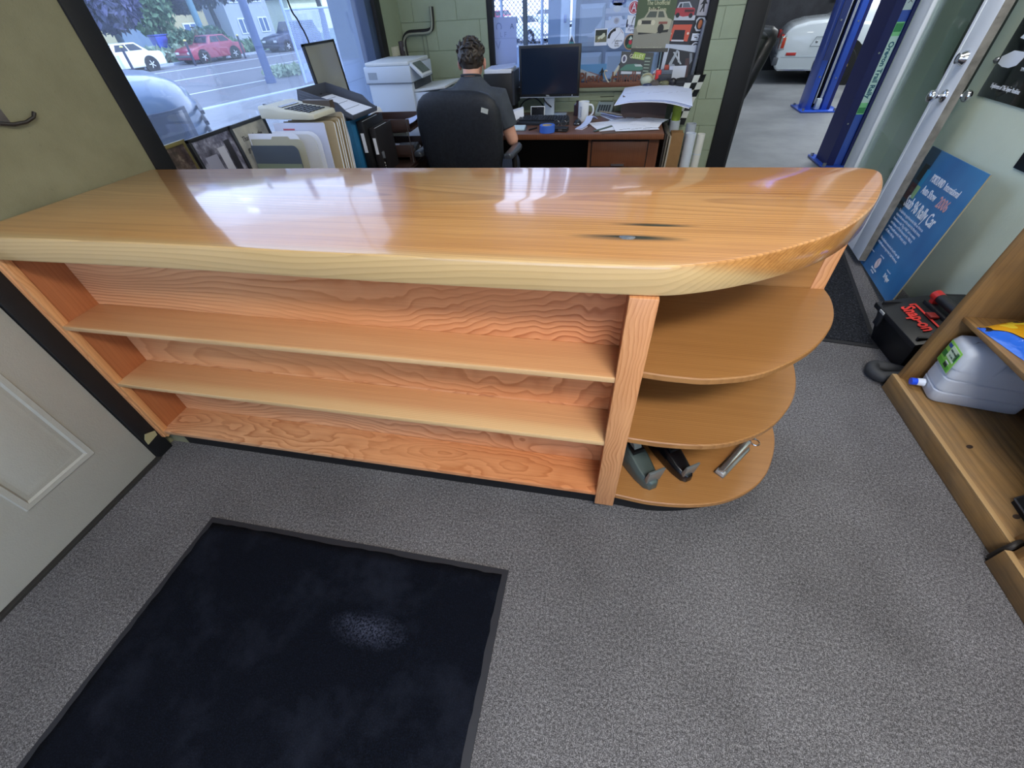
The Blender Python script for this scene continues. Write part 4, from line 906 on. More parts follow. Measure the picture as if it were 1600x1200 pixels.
ge = thing('eyeglasses', 'thin rimmed eyeglasses lying on the keyboard edge', 'eyeglasses', (-.405, 3.93, .752), -.15)
for x in (-.03, .03): G().tube([(x + .024 * math.cos(t), .0, .024 + .02 * math.sin(t)) for t in [2 * PI * i / 18 for i in range(19)]], .002, 6).make('rim', STEEL, ge)
for x in (-.055, .055): G().tube([(x, 0, .03), (x, .06, .028), (x * .9, .11, .015)], .002, 6).make('temple', STEEL, ge)
ms = thing('computer_mouse', 'black computer mouse with silver side right of the keyboard', 'mouse', (-.268, 4.01, .7505), -.1)
G().sphere((0, 0, .004), (.032, .055, .032), 16, 10).make('shell', mat('#202329', .35), ms); G().cbox((0, -.042, .010), (.045, .016, .012)).make('front_band', STEEL, ms, bevel=.004); G().cbox((0, .02, .034), (.006, .02, .006)).make('wheel', BLACK, ms)
mu = thing('mug', 'tall white mug with dark lettering on the desk', 'mug', (-.232, 4.14, .7505), -.15)
G().lathe([(.001, .006), (.040, .0), (.043, .006), (.044, .135), (.0435, .138), (.040, .135), (.039, .012), (.001, .010)], n=32).make('cup', mat('#dfe4ea', .25), mu)
G().tube(cr3([Vector(p) for p in ((.042, 0, .115), (.068, 0, .112), (.082, 0, .085), (.078, 0, .055), (.055, 0, .032), (.042, 0, .030))]), .0075, 10).make('handle', mat('#dfe4ea', .25), mu)
txt('GARAGE', .020, mat('#56678c', .5), mu, (-.012, -.0428, .07), (PI / 2, -PI / 2, 0), ext=.0008)
gl2 = thing('glass_jar', 'dark little bottle behind the white mug', 'bottle', (-.30, 4.36, .7505)); G().lathe([(.001, 0), (.03, 0), (.03, .08), (.012, .095), (.012, .11), (.001, .11)], n=20).make('bottle_body', mat('#3a2c33', .2), gl2)
rc = thing('receipt', 'crumpled white receipt stack on the desk by the mug', 'paper', (-.185, 3.98, .7505), math.radians(-20))
G().loft([[(-.028, y, z), (.028, y, z + .004), (.028, y, z + .008), (-.028, y, z + .004)] for y, z in ((-.16, .004), (-.08, .006), (0, .02), (.05, .05), (.10, .035), (.15, .012))]).make('slips', PAPERB, rc); bx('stub', mat('#d9d4e6', .7), rc, -.032, .03, -.17, -.06, 0, .004)
cu2 = thing('desk_calculator', 'grey printing calculator against the wall behind the mug', 'calculator', (-.06, 4.40, .75), -.12)
G().prism([(-.10, 0), (.10, 0), (.10, .08), (.06, .08), (-.10, .025)], 'x', -.07, .07).make('case', mat('#7f8a86', .5), cu2, bevel=.004); kg = G()
for i in range(5):
    for j in range(4): kg.cbox((-.045 + .022 * i, -.075 + .026 * j, .034 + .0089 * j), (.016, .016, .012), (.33, 0, 0))
kg.make('keys', mat('#2d3436', .5), cu2); bx('display', mat('#394a44', .2), cu2, -.055, .055, .065, .095, .08, .0815); G().tube([(-.06, .08, .115), (.06, .08, .118)], .003, 6).make('paper_bar', BLACK, cu2)
# papers and clipboards on the right part of the desk
def sheet(label, x, y, w_, h_, rz, z, m_, lines=0, cat='paper', extra=None):
    o = thing('paper' if cat == 'paper' else cat, label, cat, (x, y, z), rz)
    bx('sheet', m_, o, -w_ / 2, w_ / 2, -h_ / 2, h_ / 2, 0, .0018, smooth=False)
    for k in range(lines): bx('print_line', mat('#6a7184', .7), o, -w_ * .4, w_ * (.1 + .3 * random.random()), h_ * .38 - k * h_ * .11, h_ * .38 - k * h_ * .11 + .004, .0018, .0022, smooth=False)
    if extra: extra(o)
    return o
def clipm(o):
    bx('clip', STEEL, o, -.05, .05, .12, .145, .002, .010, bevel=.002); G().cyl((0, .14, .012), (0, .165, .014), .018, n=14).make('clip_ring', STEEL, o)
sheet('brown clipboard under the papers at the desk front', .03, 3.87, .26, .34, .25, .7505, mat('#5b4433', .6), cat='clipboard')
sheet('white form on the left of the paper pile', -.02, 3.93, .23, .30, .35, .7526, PAPER, 3)
o = thing('ruler', 'green-grey ruler on the left paper', 'ruler', (-.03, 3.85, .7555), math.radians(52)); bx('blade', mat('#4e5f58', .5), o, -.14, .14, -.014, .014, 0, .003)
sheet('clipboard with a steel clip on the paper pile', .10, 4.06, .24, .32, -.35, .7545, mat('#d4d7de', .6), 2, 'clipboard', clipm)
sheet('white drawing sheet with a black graph line on the paper pile', .19, 3.87, .33, .24, .16, .7570, PAPER, 0, extra=lambda o: [bx('graph_line', mat('#3b3f4a', .6), o, -.13 + .03 * k, -.105 + .03 * k, -.085 + .012 * (k % 3), -.078 + .012 * (k % 3), .0018, .0024) for k in range(9)])
sheet('white form under the organiser edge at the right', .30, 4.03, .22, .28, -.5, .7592, PAPER, 3)
sheet('small white slip at the right edge of the desk', .335, 3.90, .10, .16, -.25, .7615, PAPER, 1)
mgz = thing('magazine', 'stack of mail beside the brown organiser box', 'mail', (-.0, 4.24, .7505), .5)
for k in range(4): G().cbox((.01 * k, .008 * k, .004 + .008 * k), (.10, .24, .006), (0, .05 * k, .1 * k)).make('envelope', (PAPER, mat('#8d8fa6', .7), PAPERB, mat('#a99b86', .7))[k], mgz)
og = thing('organiser_box', 'brown paper organiser box on the right end of the desk', 'box', (.08, 4.18, .7505))
BRN = mat('#4f3f3c', .65)
bx('box_side', BRN, og, 0, .36, 0, .012, 0, .145); bx('box_side', BRN, og, 0, .36, .30, .312, 0, .145); bx('box_end', BRN, og, 0, .012, .012, .30, 0, .145); bx('box_end', BRN, og, .348, .36, .012, .30, 0, .145); bx('box_lid', BRN, og, 0, .36, 0, .312, .145, .157)
dp = thing('drawings', 'large white plan sheets draped over the organiser box', 'drawings', (0, 0, 0))
for k in range(3):
    rings = []
    for i in range(15):
        t = i / 14; x0 = .015 + .56 * t; sag = .9105 + .005 * k - .022 * max(0, (t - .62) / .38) ** 1.5 - .012 * max(0, (.20 - t) / .2)
        yf = 3.99 - .10 * t + .012 * k; yb = 4.545
        rings.append([(x0 + .0 + .012 * k, yf, sag - .020 + .016 * math.sin(PI * t)), (x0 + .08, yb, sag + .008), (x0 + .08, yb, sag + .0105), (x0 + .012 * k, yf, sag - .0175 + .016 * math.sin(PI * t))])
    G().loft(rings).make('plan_sheet', (PAPER, PAPERB, mat('#cdd6ee', .75))[k], dp, ang=60)
g = G()
for k in range(9): g.cbox((.12 + .055 * k, 4.2 + .03 * (k % 3), .9265), (.05, .002, .0006), (0, 0, .4 * (k % 4)))
dp2 = g.make('pencil_marks', mat('#8b95ad', .8), dp)
# black file holder left of the monitor
fh = thing('file_holder', 'black desk file holder topped with white papers by the man', 'holder', (-1.11, 4.26, .75))
bx('holder_box', BLACK, fh, 0, .25, 0, .26, 0, .325, bevel=.004); bx('holder_flap', mat('#2b2f37', .5), fh, .25, .268, .0, .26, .10, .34)
pp = thing('paper', 'white paper stack on the black file holder', 'paper', (-1.10, 4.27, 1.077), 0); bx('sheets', PAPER, pp, .0, .235, 0, .24, 0, .028, bevel=.002); G().cbox((.13, .12, .034), (.22, .22, .003), (.04, -.06, .1)).make('top_sheet', PAPERB, pp)
kl = thing('pen_cup', 'black wire tray of silver pens and clips beside the monitor', 'pen tray', (-.75, 4.43, .92))
bx('tray', BLACK, kl, -.08, .07, -.05, .05, 0, .04)
for k in range(6): G().cyl((-.07 + .022 * k, .01, .02), (-.07 + .022 * k + random.uniform(-.02, .02), .02, .09 + .02 * random.random()), .006, n=8).make('pen', (STEEL, PAPER, BLACK)[k % 3], kl)
pp = thing('tissue_pack', 'white tissue pack on the desk behind the note pad', 'tissue pack', (-.80, 4.14, .7505), .4); G().loft([[(-.05, -.06, 0), (.05, -.06, 0), (.05, .06, 0), (-.05, .06, 0)], [(-.05, -.055, .05), (.045, -.06, .05), (.05, .06, .055), (-.045, .055, .05)], [(-.035, -.03, .08), (.05, -.035, .10), (.06, .03, .10), (-.03, .03, .085)]]).make('pack', PAPER, pp)
cbm = thing('cable', 'black computer cable curving behind the monitor', 'cable', (0, 0, 0)); G().tube(cr3([Vector(p) for p in ((-.86, 4.50, .76), (-.80, 4.51, .84), (-.70, 4.52, .86), (-.62, 4.50, .80), (-.60, 4.48, .757))]), .006, 8).make('cable_body', BLACK, cbm)

# right of the desk
def tube_(label, x, y, r, z, m_, inner=None, name='mailing_tube'):
    o = thing(name, label, 'tube', (x, y, 0)); G().lathe([(r - .004, .0), (r, 0), (r, z), (r - .004, z), (r - .004, 0)], n=24).make('wall', m_, o)
    G().cyl((0, 0, z - .15), (0, 0, z - .149), r - .004, n=24).make('plug', inner or mat('#8d9296', .7), o)
    G().lathe([(r, z * .78), (r + .001, z * .78), (r + .001, z * .79), (r, z * .79)], n=24).make('tape_band', mat('#c3ccd6', .5), o)
tube_('wide white mailing tube standing in front beside the cardboard box', .645, 4.00, .041, .685, mat('#c5cdd8', .55))
tube_('grey mailing tube just behind the wide white tube', .650, 4.105, .040, .73, mat('#a3aab2', .6))
tube_('slim cream mailing tube with black opening, rightmost', .728, 4.02, .031, .675, mat('#cfcfc6', .6), BLACK)
tube_('white mailing tube holding the lime green roll', .525, 4.16, .040, .745, mat('#c9d0d6', .6))
o = thing('paper_roll', 'lime green paper roll standing in a white tube', 'paper roll', (.525, 4.16, .60)); G().lathe([(.001, 0), (.033, 0), (.035, .265), (.028, .267), (.027, .24), (.001, .24)], n=20).make('roll', wallpaint('lime_paper', '#9db23c', '#6d8524', 18, .6, .6, .4), o)
o = thing('cardboard_box', 'tall narrow cardboard box standing right of the desk', 'box', (.535, 3.98, 0)); CB = wallpaint('cardboard', '#8d6a42', '#6f5232', 12, .4, .75, .2)
bx('box_front', CB, o, -.048, .048, -.045, -.040, 0, .64); bx('box_front', CB, o, -.048, .048, .040, .045, 0, .70); bx('box_side', CB, o, -.048, -.043, -.04, .04, 0, .70); bx('box_side', CB, o, .043, .048, -.04, .04, 0, .69); bx('flap', CB, o, -.046, .046, -.0465, -.0445, .64, .70)
for k, (x, m_, lb) in enumerate(((.415, mat('#2c2724', .7), 'dark sheet standing in for the shadow at the desk side'), (.437, mat('#6d665c', .7), 'grey cardboard panel between the desk and the box'), (.462, mat('#a59d8f', .7), 'pale cardboard panel next to the tall box'))):  # first, dark board takes the place of the black shadow beside the desk
    o = thing('panel', lb, 'panel', (x, 3.84 + .03 * k, 0), rot=(0, .02, 0)); bx('board', m_, o, 0, .012, 0, .5, 0, .72 - .02 * k)
fg = thing('flag', 'black and white checkered flag hanging on the block wall', 'flag', (.60, 4.52, 1.0))
nx_, nz_ = 3, 7; vs_w, vs_b = G(), G()
for i in range(nx_):
    for j in range(nz_):
        def P_(a, b): return (.05 * a - .014 * b + .004 * math.sin(b), -.02 * math.sin(a * 1.3 + b * .3), -.052 * b)
        (vs_w if (i + j) % 2 else vs_b).hexa([P_(i, j), P_(i + 1, j), P_(i + 1, j + 1), P_(i, j + 1)], [tuple(Vector(P_(i, j)) + Vector((0, .003, 0))), tuple(Vector(P_(i + 1, j)) + Vector((0, .003, 0))), tuple(Vector(P_(i + 1, j + 1)) + Vector((0, .003, 0))), tuple(Vector(P_(i, j + 1)) + Vector((0, .003, 0)))])
vs_w.make('white_checks', mat('#c9ccc6', .8), fg, smooth=False); vs_b.make('black_checks', BLACK, fg, smooth=False)

# ------------------------------------------------------------------ things on the window sill
SZ = .9205
ws = thing('wooden_sign', 'brown carved wooden lettering sign on the window sill', 'sign', (-.05, 4.60, SZ))
bx('sign_base', SIGNW, ws, -.43, .287, -.018, .018, 0, .036, bevel=.002)
t_ = txt('Please', .105, SIGNW, ws, (-.155, 0, .066), FR, sx=.80, ext=.010, off=.0022); t_ = txt('Handle', .105, SIGNW, ws, (.145, 0, .066), FR, sx=.84, ext=.010, off=.0022)
def card(name, label, cat, x0, x1, z0, z1, m_, y=4.672, rot=0, prints=(), th=.0016, outline=None, tilt=0):
    cx, cz = (x0 + x1) / 2, (z0 + z1) / 2
    o = thing(name, label, cat, (cx, y, cz), rot=(tilt, rot, 0)); hw, hh = (x1 - x0) / 2, (z1 - z0) / 2
    pl = outline(hw, hh) if outline else [(-hw, -hh), (hw, -hh), (hw, hh), (-hw, hh)]
    G().prism(pl, 'y', 0, th).make('backing', m_, o, smooth=False)
    k = 1
    for q in prints:
        if q[0] == 't': txt(q[1], q[2], q[3], o, (q[4], -.0012, q[5]), FR, sx=q[6] if len(q) > 6 else 1)
        else:
            G().prism([(p[0] * hw, p[1] * hh) for p in q[1]], 'y', -.0004 * k, 0).make(q[2] if len(q) > 2 else 'print', q[0], o, smooth=False); k += 1
    return o
def ell(hw, hh, n=26): return [(hw * math.cos(2 * PI * i / n), hh * math.sin(2 * PI * i / n)) for i in range(n)]
def uell(cx, cz, a, b, n=22): return [(cx + a * math.cos(2 * PI * i / n), cz + b * math.sin(2 * PI * i / n)) for i in range(n)]
def rc_(a, b, c, d): return [(a, c), (b, c), (b, d), (a, d)]
Wm, Bk, Nv = mat('#d5dceb', .5), mat('#17181e', .5), mat('#2a3a86', .5)
def plate(hw, hh): return [(-hw, -hh), (hw, -hh), (hw, hh * .25), (hw * .55, hh * .25), (hw * .35, hh), (-hw * .35, hh), (-hw * .55, hh * .25), (-hw, hh * .25)]
card('window_sticker', 'blue oval sticker at the window top', 'sticker', -.085, .03, 1.455, 1.505, mat('#4a5f9e', .4), outline=ell, prints=(('t', 'RALLY CLUB', .016, Wm, 0, 0, .9),))
card('window_sticker', 'pale rally plate sticker, upper of the two', 'sticker', -.129, .054, 1.392, 1.474, mat('#a9bce0', .5), outline=plate, prints=((mat('#b9c7de', .5), uell(0, .1, .34, .5)), (mat('#93a7cf', .5), rc_(-.98, .98, -.98, -.55))))
card('window_sticker', 'pale rally plate sticker with round grey emblem, lower of the two', 'sticker', -.126, .059, 1.318, 1.400, mat('#b4c6e8', .5), outline=plate, prints=((mat('#a3a9bd', .5), uell(0, .1, .24, .5)), (mat('#8f93a8', .5), uell(0, .1, .13, .28)), ('t', 'RALLYE', .014, mat('#8fa0c6', .5), .06, -.022)))
card('window_sticker', 'red oval sticker with a white letter A', 'sticker', .051, .144, 1.396, 1.483, Wm, outline=ell, prints=((mat('#a8283e', .4), uell(0, 0, .86, .86)), (mat('#d8c5cf', .4), uell(0, 0, .70, .72)), (mat('#a8283e', .4), uell(0, 0, .64, .66)), ('t', 'A', .072, Wm, 0, 0, .8)))
card('window_sticker', 'white Pelican Parts sticker with bird drawing', 'sticker', .050, .145, 1.280, 1.392, Wm, rot=.06, prints=((Bk, [(-.12, .05), (.0, .1), (.05, .45), (.18, .75), (.35, .82), (.12, .88), (-.02, .6), (-.1, .3)], 'bird'), (Bk, rc_(-.05, 0, -.15, .05)), (Bk, rc_(-.25, .25, -.2, -.14)), ('t', 'Pelican', .028, Nv, 0, -.012), ('t', 'Parts', .028, Nv, 0, -.036)))
card('window_sticker', 'white round California Rally Series sticker', 'sticker', -.102, .045, 1.180, 1.322, Wm, outline=ell, prints=((Bk, [(-.92, .0), (-.88, .32), (-.65, .65), (-.3, .88), (-.05, .93), (-.05, .66), (-.3, .60), (-.52, .42), (-.62, .2), (-.64, .0)], 'arc'), (mat('#7f8aa6', .5), [(-.4, -.5), (-.36, -.5), (.55, .6), (.51, .6)]), (mat('#8a3a4e', .5), [(.4, .85), (.46, .82), (.82, .42), (.76, .42)]), ('t', 'California', .017, Bk, .025, -.018), ('t', 'Rally', .017, Bk, .014, -.034), ('t', 'Series', .017, Bk, .016, -.050)))
card('window_sticker', 'green and black oval sticker with orange rim', 'sticker', .046, .152, 1.169, 1.276, mat('#b08a66', .5), outline=ell, prints=((mat('#10231c', .4), uell(0, 0, .86, .86)), (mat('#2f6e4a', .4), [(-.6, -.5), (.0, .1), (.6, -.45), (.4, -.7), (-.3, -.75)]), (mat('#b9cbb9', .4), [(-.3, .3), (.0, .72), (.25, .4), (.05, .2)]), (mat('#b3263a', .4), uell(.0, -.05, .26, .3))))
card('photo_print', 'small photo of a pale car on a track taped to the window', 'photo', -.205, -.098, 1.206, 1.318, Wm, prints=((mat('#2c342c', .5), rc_(-.9, .9, .2, .85)), (mat('#6a6a52', .5), rc_(-.9, .9, -.6, .2)), (mat('#c9cdb5', .5), [(-.5, -.25), (-.5, .0), (.1, .25), (.3, .45), (.6, .45), (.65, .1), (.2, -.2)], 'car_shape'), (mat('#9a8a66', .5), [(-.7, -.6), (-.5, -.6), (.1, -.1), (-.05, -.1)])))
card('poster', 'vintage poster of a white rally car on the window', 'poster', .118, .424, 1.150, 1.52, mat('#6b7a56', .5), y=4.665, rot=.03, prints=(
    (mat('#4c5c40', .5), rc_(-1, 1, -.1, 1)), (mat('#7d9187', .5), rc_(-.5, .6, .75, 1)), (mat('#8b8a7d', .5), [(-1, -1), (1, -1), (1, .1), (-1, -.15)]), (mat('#5a4b3c', .5), rc_(-.3, .1, .35, .5)), (mat('#2d2f2c', .5), [(-.75, -.38), (.8, -.3), (.85, -.05), (-.75, -.1)]),
    (mat('#aeab93', .5), [(-.9, -.15), (-.85, .12), (-.55, .2), (-.35, .45), (.45, .45), (.68, .18), (.9, .12), (.85, -.2), (.3, -.26), (.2, -.34), (-.8, -.3)], 'car_shape'), (mat('#51584f', .5), [(-.46, .2), (-.3, .4), (.08, .4), (.06, .2)]), (mat('#51584f', .5), [(.16, .2), (.16, .4), (.38, .4), (.52, .2)]),
    (mat('#3a3a38', .5), rc_(-.65, -.15, -.02, .1)), (mat('#cfcab0', .5), uell(-.75, .03, .11, .09)), (mat('#cfcab0', .5), uell(-.05, .03, .11, .09)), (mat('#8a5348', .5), rc_(.25, .7, -.02, .06)), (mat('#1e1f20', .5), uell(.4, -.18, .16, .16)),
    (mat('#4b4a44', .5), rc_(-1, 1, -1, -.86)), ('t', 'The Unofficial', .040, mat('#cfcfa8', .5), .01, .125, .8), ('t', 'Rally Team', .040, mat('#cfcfa8', .5), .01, .085, .8), ('t', 'There are many ways to go rallying this year', .014, mat('#c9c9b0', .5), -.01, -.155, .85), ('t', 'and every one of them is sideways', .014, mat('#c9c9b0', .5), -.02, -.173, .85)))
bb = thing('back_panel', 'black panel behind the posters at the window right end', 'panel', (0, 0, 0)); bx('board', mat('#1d2029', .5), bb, .372, .674, 4.676, 4.684, .925, 2.0, smooth=False)
card('photo_print', 'photo of a red old saloon car, upper of two', 'photo', .398, .592, 1.345, 1.50, mat('#3a3d45', .4), rot=.04, prints=((mat('#b9bec9', .5), rc_(-1, 1, -1, -.6)),
    (mat('#a8323c', .4), [(-.85, -.5), (-.88, -.15), (-.5, .0), (.1, -.02), (.7, .0), (.85, -.1), (.85, -.6), (.0, -.72)], 'car_shape'), (mat('#b4b9c4', .4), [(-.62, -.02), (-.5, .4), (.3, .45), (.6, .0)]), (mat('#30343d', .4), [(-.5, .0), (-.4, .3), (-.25, .32), (-.25, .0)]), (mat('#5b6672', .4), [(-.18, .0), (-.18, .34), (.25, .36), (.46, .02)]), (mat('#1a1b20', .4), uell(-.45, -.6, .16, .2)), (mat('#1a1b20', .4), uell(.6, -.62, .16, .2)), (mat('#4a1d22', .4), rc_(.05, .78, -.35, -.15))))
card('photo_print', 'photo of an orange car front with open bonnet, lower of two', 'photo', .385, .585, 1.195, 1.335, mat('#2b2d34', .4), rot=.05, prints=((mat('#c9553e', .4), [(-.8, -.7), (-.55, .75), (.9, .8), (.8, -.75), (.5, -.7), (.45, .3), (-.4, .3), (-.5, -.7)], 'car_shape'), (mat('#1b1c21', .4), [(-.5, -.6), (-.35, .3), (.4, .3), (.5, -.6)]), (mat('#c9c9d2', .4), rc_(-.5, .5, -.75, -.6)), (mat('#e2cabb', .4), uell(-.68, -.05, .09, .12)), (mat('#e2cabb', .4), uell(.72, .0, .09, .12))))
BF = [(-.1, .95), (.12, .98), (.2, .75), (.3, .6), (.55, .3), (.8, .2), (.75, .08), (.4, .12), (.28, .0), (.3, -.35), (.45, -.85), (.2, -.9), (.05, -.4), (-.2, -.6), (-.45, -.95), (-.65, -.85), (-.35, -.4), (-.2, .05), (-.5, .05), (-.75, -.1), (-.8, .02), (-.45, .3), (-.25, .6), (-.15, .7)]
card('window_sticker', 'grey sticker with a black walking ape-man silhouette', 'sticker', .598, .676, 1.368, 1.50, mat('#a9a8b2', .5), rot=.05, prints=((Bk, [(a * .8, b * .75) for a, b in BF], 'silhouette'),))
card('window_sticker', 'black badge sticker with orange centre', 'sticker', .600, .676, 1.272, 1.362, mat('#b9bec9', .5), rot=.05, outline=lambda a, b: [(a * x, b * y) for x, y in ((-1, .5), (-.6, .9), (.6, .9), (1, .5), (.8, 0), (1, -.5), (.5, -1), (-.5, -1), (-1, -.5), (-.8, 0))], prints=((Bk, uell(0, 0, .78, .8)), (mat('#b5683f', .5), uell(0, -.05, .4, .62))))
card('window_sticker', 'white rectangular rally plate sticker above the round one', 'sticker', .592, .676, 1.212, 1.258, Wm, rot=.05, prints=((mat('#6f7684', .5), [(-.8, .3), (0, .7), (.8, .2), (.8, .1), (0, .55), (-.8, .2)]), (Bk, rc_(-.5, .1, -.2, .1)), ('t', 'RALLY', .014, Bk, .015, -.012)))
card('window_sticker', 'white round black-ringed sticker by the window frame', 'sticker', .596, .674, 1.115, 1.203, Wm, outline=ell, prints=((mat('#454a55', .5), uell(0, 0, .84, .84)), (Wm, uell(0, 0, .58, .58)), (mat('#c5c9d4', .5), rc_(-.95, .95, -.16, .16)), ('t', 'EMWEST', .016, Bk, 0, 0)))
card('window_sticker', 'teal mountain triangle sticker above the monitor', 'sticker', -.441, -.361, 1.215, 1.288, Wm, outline=lambda a, b: [(-a, -b), (a, -b), (0, b)], prints=((mat('#3f4a66', .5), [(-.7, -.85), (.7, -.85), (0, .7)]), (mat('#3f9aa5', .5), [(-.7, -.85), (.7, -.85), (.3, -.3), (0, -.5), (-.3, -.2)])))
pw = card('paper_notice', 'blue-white notice taped to the window by the man', 'paper', -1.105, -.885, 1.10, 1.425, mat('#9fb3ea', .7), y=4.665, rot=.02, prints=(('t', 'C', .075, mat('#7689c6', .7), -.05, .105), ('t', 'A', .05, mat('#5b6aa0', .7), .07, .10), ('t', 'L F', .05, mat('#8294cf', .7), -.01, .045), (mat('#8093cf', .7), rc_(-.85, .95, .12, .135)), ('t', 'V', .085, mat('#8294cf', .7), -.06, -.03)))
pw.children[1].rotation_euler = (PI / 2, PI / 2, 0)
card('postcard', 'blue beach postcard standing on the sill behind the sign', 'postcard', -.33, -.082, .965, 1.083, mat('#4f86b8', .5), y=4.635, tilt=-.12, prints=((mat('#9aa3ad', .5), [(-1, -1), (1, -1), (.6, -.5), (-1, .6)]), (mat('#7c5a5e', .5), [(-.2, .15), (.6, -.35), (.55, -.45), (-.3, .1)])))
fg2 = card('figurine', 'little black ape-man figurine on the wooden sign', 'figurine', -.145, -.088, .985, 1.06, BLACK, y=4.596, outline=lambda a, b: [(a * x, b * y) for x, y in BF], th=.010)
an = thing('antler_pick', 'small white hooked bone ornament on the sill', 'ornament', (-.07, 4.575, SZ + .036)); G().tube(cr3([Vector(p) for p in ((.02, 0, .0), (.0, .0, .02), (-.022, 0, .06), (-.02, 0, .085), (.0, .0, .08))]), [.006] * 25, 8).make('bone', mat('#c9bfae', .5), an)
an = thing('toy_plane', 'pale toy airplane tail leaning on the window', 'toy', (.005, 4.62, 1.03), rot=(0, .6, 0)); bx('wing', mat('#c4c2b0', .5), an, -.012, .012, -.006, .006, -.07, .09, bevel=.002); bx('wing_mark', BLACK, an, -.013, .013, -.007, .007, .045, .06); bx('strut', BLACK, an, .012, .05, -.004, .004, -.03, -.022); bx('strut', BLACK, an, .012, .04, -.004, .004, .01, .016); bx('foot', mat('#8d8a80', .6), an, .0, .05, -.01, .01, -.09, -.05)
gu = card('toy_package', 'green blister card of a toy racing car on the sill', 'package', .03, .300, .965, 1.158, mat('#10160f', .3), y=4.61, tilt=-.14, rot=.06, prints=((mat('#8aa63a', .4), [(-.35, .55), (.45, .45), (.5, .9), (-.2, 1)]), (mat('#26352c', .4), rc_(.48, .98, -.8, .75)), ('t', 'GULLEY', .040, mat('#e1dcb8', .4), -.005, .066, .82), (mat('#c9cbd2', .4), uell(-.78, .48, .17, .3)), (mat('#383a5c', .4), uell(-.78, .48, .09, .2)), (mat('#2f6b57', .35), [(-.95, -.25), (-.6, .1), (.0, .18), (.4, .1), (.5, -.2), (.3, -.3), (-.9, -.35)], 'car_shape'), (mat('#a9b6b4', .35), [(-.1, .12), (.3, .15), (.45, .0), (.0, -.02)]), (mat('#b7bcc4', .35), [(-.85, -.4), (.4, -.38), (.4, -.55), (-.85, -.6)])))
for k in range(6): bx('print_line', mat('#9db0a0', .5), gu, .07, .115, -.0012, -.0006, .055 - .022 * k, .060 - .022 * k, smooth=False)
sk = thing('ornament', 'pale ribbed shell-like ornament on the sill end of the sign', 'ornament', (.275, 4.59, SZ)); G().sphere((0, 0, .045), (.058, .035, .052), 16, 10).make('shell', mat('#b9c0ab', .5), sk); G().tube([(.05 * math.cos(t), -.034, .05 + .04 * math.sin(t)) for t in [.3 + .25 * i for i in range(10)]], .004, 6).make('shell_rib', mat('#a69a6a', .5), sk)
sk = thing('ornament', 'dark blue glass dish on the sill', 'ornament', (.285, 4.545, SZ)); G().sphere((0, 0, .014), (.042, .02, .014), 14, 8).make('dish', mat('#2a3557', .3), sk)
sk = thing('toy_skittle', 'cream wooden skittle leaning on the sill', 'toy', (.325, 4.595, SZ), rot=(0, .25, 0)); G().lathe([(.001, 0), (.014, 0), (.019, .04), (.017, .08), (.010, .10), (.013, .12), (.001, .13)], n=16).make('pin', mat('#c9c8b6', .5), sk); G().lathe([(.0165, .078), (.018, .08), (.017, .086), (.0155, .086)], n=16).make('band', mat('#c4763f', .5), sk)
tt = thing('toy_truck', 'dark toy truck with red cab on the sill', 'toy', (.415, 4.575, SZ + .03)); bx('bed', mat('#30333a', .5), tt, -.05, .06, -.03, .03, .012, .055, bevel=.003); bx('cab', REDP, tt, -.075, -.03, -.028, .028, .012, .085, bevel=.006); bx('cargo', mat('#59606c', .5), tt, -.03, .06, -.028, .028, .055, .085, bevel=.003); bx('roof_box', mat('#9c3f2c', .5), tt, -.01, .025, -.02, .02, .085, .118, bevel=.003); bx('stripe', mat('#b9c0d2', .5), tt, .03, .06, -.029, .029, .085, .11)
for x in (-.05, .035): G().cyl((x, -.034, .01), (x, .034, .01), .018).make('wheel_pair', BLACK, tt)
bx('stand', mat('#4a4641', .6), tt, -.07, .06, -.03, .03, -.03, -.008)
sk = thing('toy_car', 'red and white toy car leaning behind the toy truck', 'toy', (.345, 4.63, SZ + .065), rot=(0, -.5, 0)); bx('car_body', mat('#9a2f3c', .4), sk, -.04, .045, -.02, .02, 0, .025, bevel=.006); bx('car_roof', mat('#c9c9d2', .4), sk, -.01, .03, -.017, .017, .025, .04, bevel=.005); bx('prop', mat('#4d4a44', .6), sk, -.04, .02, -.02, .02, -.06, 0)
sk = thing('ornament', 'brown rock specimen on the sill below the toy truck', 'ornament', (.345, 4.55, SZ)); G().sphere((0, 0, .022), (.042, .022, .03), 9, 6).make('rock', mat('#57504c', .8), sk, smooth=False)
sk = thing('ornament', 'small olive elephant figurine on the sill', 'ornament', (.43, 4.545, SZ)); G().sphere((0, 0, .026), (.034, .018, .018), 12, 8).sphere((-.034, 0, .028), (.014, .012, .014), 10, 6).make('figure_body', mat('#6b6a4e', .6), sk)
for x in (-.02, .02): bx('leg', mat('#6b6a4e', .6), sk, x - .008, x + .008, -.012, .012, 0, .018)
G().tube([(-.045, 0, .028), (-.055, 0, .015), (-.058, 0, .004)], .005, 6).make('trunk', mat('#6b6a4e', .6), sk)
sk = thing('ornament', 'dark purple-brown ball ornament on the sill', 'ornament', (.492, 4.55, SZ)); G().sphere((0, 0, .030), (.032, .024, .030), 16, 10).make('ball', mat('#1d1a20', .35), sk)
sk = thing('glasses_case', 'black zipped glasses case at the sill right end', 'case', (.590, 4.555, SZ)); G().loft([[(x, -.028 * k, .030 - .028 * k), (x, .028 * k, .030 - .028 * k), (x, .03 * k, .030 + .02 * k), (x, 0, .030 + .030 * k), (x, -.03 * k, .030 + .02 * k)] for x, k in ((-.078, .35), (-.07, .8), (-.04, 1), (.04, 1), (.07, .8), (.078, .35))]).make('shell', mat('#131418', .6), sk); bx('zip', mat('#2f3238', .5), sk, -.07, .07, -.0305, -.026, .030, .034)
